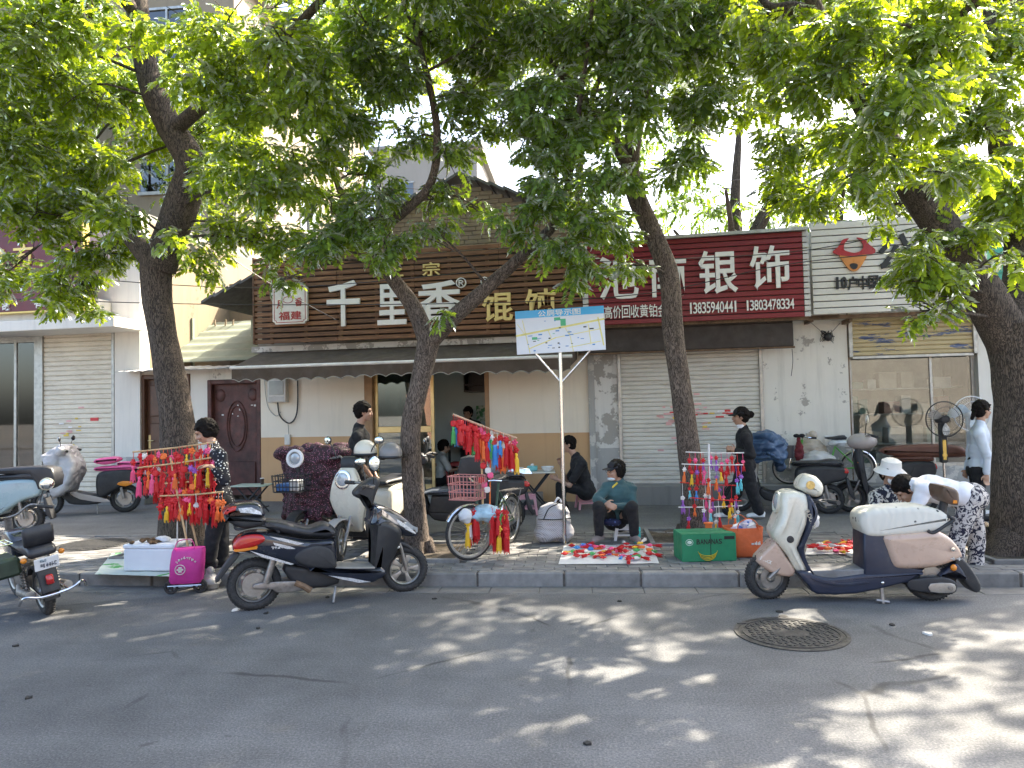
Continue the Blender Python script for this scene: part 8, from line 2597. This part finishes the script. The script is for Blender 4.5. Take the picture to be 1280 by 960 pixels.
MB().bb(-.22, .22, -.15, .15, 0, .62, .01).build('body', mat('orange brown wood', (.36, .15, .06), .6, 0, .2, 5), o, 0)
MB().bb(-.23, .23, -.16, .16, .62, .65, .005).build('lid', mat('orange brown wood', (.36, .15, .06)), o, 0)
# ---- fans
def fan(label, px, py, Y, r, hm, bladem, post):
    c = P(px, py, Y)
    t = thing('standing_fan', label, 'fan', (c.x, c.y, SWZ), 0, 'fans by the display window')
    h = c.z - SWZ
    q = MB()
    for s_, dd in ((-1, -.07), (1, .05)):
        for k in range(48):
            a = 2 * math.pi * k / 48
            q.tube([(math.cos(a) * .03, dd, h + math.sin(a) * .03), (math.cos(a) * r * .7, dd, h + math.sin(a) * r * .7), (math.cos(a) * r, -.01, h + math.sin(a) * r)], .0013, 3)
    for rr_, th in ((r, .008), (r * .7, .003)):
        q.tube([(math.cos(a) * rr_, -.01 if rr_ == r else -.07, h + math.sin(a) * rr_) for a in np.linspace(0, 6.2832, 41)], th, 6, False)
    q.build('guard', hm, t)
    MB().lathe([(0, -.06), (.05, -.055), (.055, .0), (.06, .14), (.04, .18), (0, .18)], 20, Matrix.Translation((0, 0, h)) @ Matrix.Rotation(rad(-90), 4, 'X')).build('motor', hm, t)
    for k in range(3):
        a = k * 2.094 + .6
        n = 8
        vs = []
        for i in range(n + 1):
            u = i / n
            rad_ = r * (.18 + .72 * u)
            wd = .36 * math.sin(math.pi * (.15 + .75 * u)) + .12
            for sgn in (-1, 0, 1):
                aa = a + sgn * wd * .9
                vs.append((math.cos(aa) * rad_, -.02 + sgn * .025, h + math.sin(aa) * rad_))
        q = MB().add(vs, [(i * 3 + j, i * 3 + j + 1, (i + 1) * 3 + j + 1, (i + 1) * 3 + j) for i in range(n) for j in range(2)])
        q.build('blade', bladem, t, 60)
    MB().bb(-.045, .045, .02, .09, h - r - .34, h - r * .2, .015).build('column', hm, t)
    MB().bb(-.022, .022, .012, .019, h - r - .30, h - r - .04, .006).build('control_panel', mat('gold panel', (.55, .36, .08), .3, .4), t)
    MB().lathe([(.03, -.008), (.03, 0), (.014, .002), (0, .002)], 18, Matrix.Translation((0, .012, h - r - .24)) @ Matrix.Rotation(rad(90), 4, 'X')).build('dial', mat('gold panel', (.55, .36, .08)), t)
    MB().tube([(0, .05, 0), (0, .05, h - r - .34)], .018, 10).build('pole', M_CHROME, t)
    MB().lathe([(.2, 0), (.2, .02), (.05, .04), (0, .04)], 28, Matrix.Translation((0, .05, 0))).build('base', hm, t)
fan('black standing fan with gold control panel before the display window', 1180, 524, 9.9, .23, M_MATBLK, mat('smoky blade', (.55, .54, .52), .3, .3), True)
fan('white standing fan half hidden behind the woman in pale blue', 1214, 517, 10.6, .24, mat('white fan plastic', (.62, .63, .64), .4), mat('pale blue blade', (.45, .55, .62), .3), True)
# ---- sacks on the green bicycle, bag hung on the wall
gb = V(GBIKE.location)
bagblob('plastic_sack', 'bulging translucent sack on the green bicycle rack', P(1022, 572, gb.y - .1) + V((0, 0, -.2)), (.26, .2, .15), mat('translucent sack', (.52, .51, .49), .35, 0, .1, 8, .5, 22, bdist=.01), 31, .03, knot=False)
bagblob('plastic_sack', 'beige sack behind the translucent one on the green bicycle', P(1014, 558, gb.y + .15) + V((0, 0, -.2)), (.22, .16, .16), mat('beige sack', (.45, .38, .30), .5, 0, .12, 8, .4, 22, bdist=.01), 32, .03)
bagblob('plastic_sack', 'thin pale plastic sack over the green bicycle handlebar', P(1047, 558, gb.y), (.14, .1, .05), M_FILM, 33, .03, knot=False)
rb = thing('hanging_bag', 'dark red cloth bag with black bow hung beside the blue jacket', 'bag', P(999, 560, gb.y - .1))
q = MB(); q.ell((0, 0, -.08), (.07, .05, .17), 12, 8); q.capsule((0, 0, .05), (0, 0, .15), .045, .02)
remesh(q, 'body', mat('dark red velvet', (.16, .02, .025), .8, 0, .3, 14), rb, .01, 2, .02, 14)
q = MB(); q.ell((-.04, -.02, .19), (.05, .02, .03), 8, 6); q.ell((.04, -.02, .19), (.05, .02, .03), 8, 6); q.ell((0, -.02, .18), (.02, .02, .02), 8, 6); q.build('bow', M_BLKC, rb)
# pale notice on the peeling wall
a, b, z0, z1 = FR(1031, 544, 1047, 557, -.04)
o = MB().bb(a, b, -.042, -.037, z0, z1).build('wall_notice', M_PAP); o.matrix_world = FM.copy(); tag(o, 'small white paper notice on the peeling wall', 'notice')
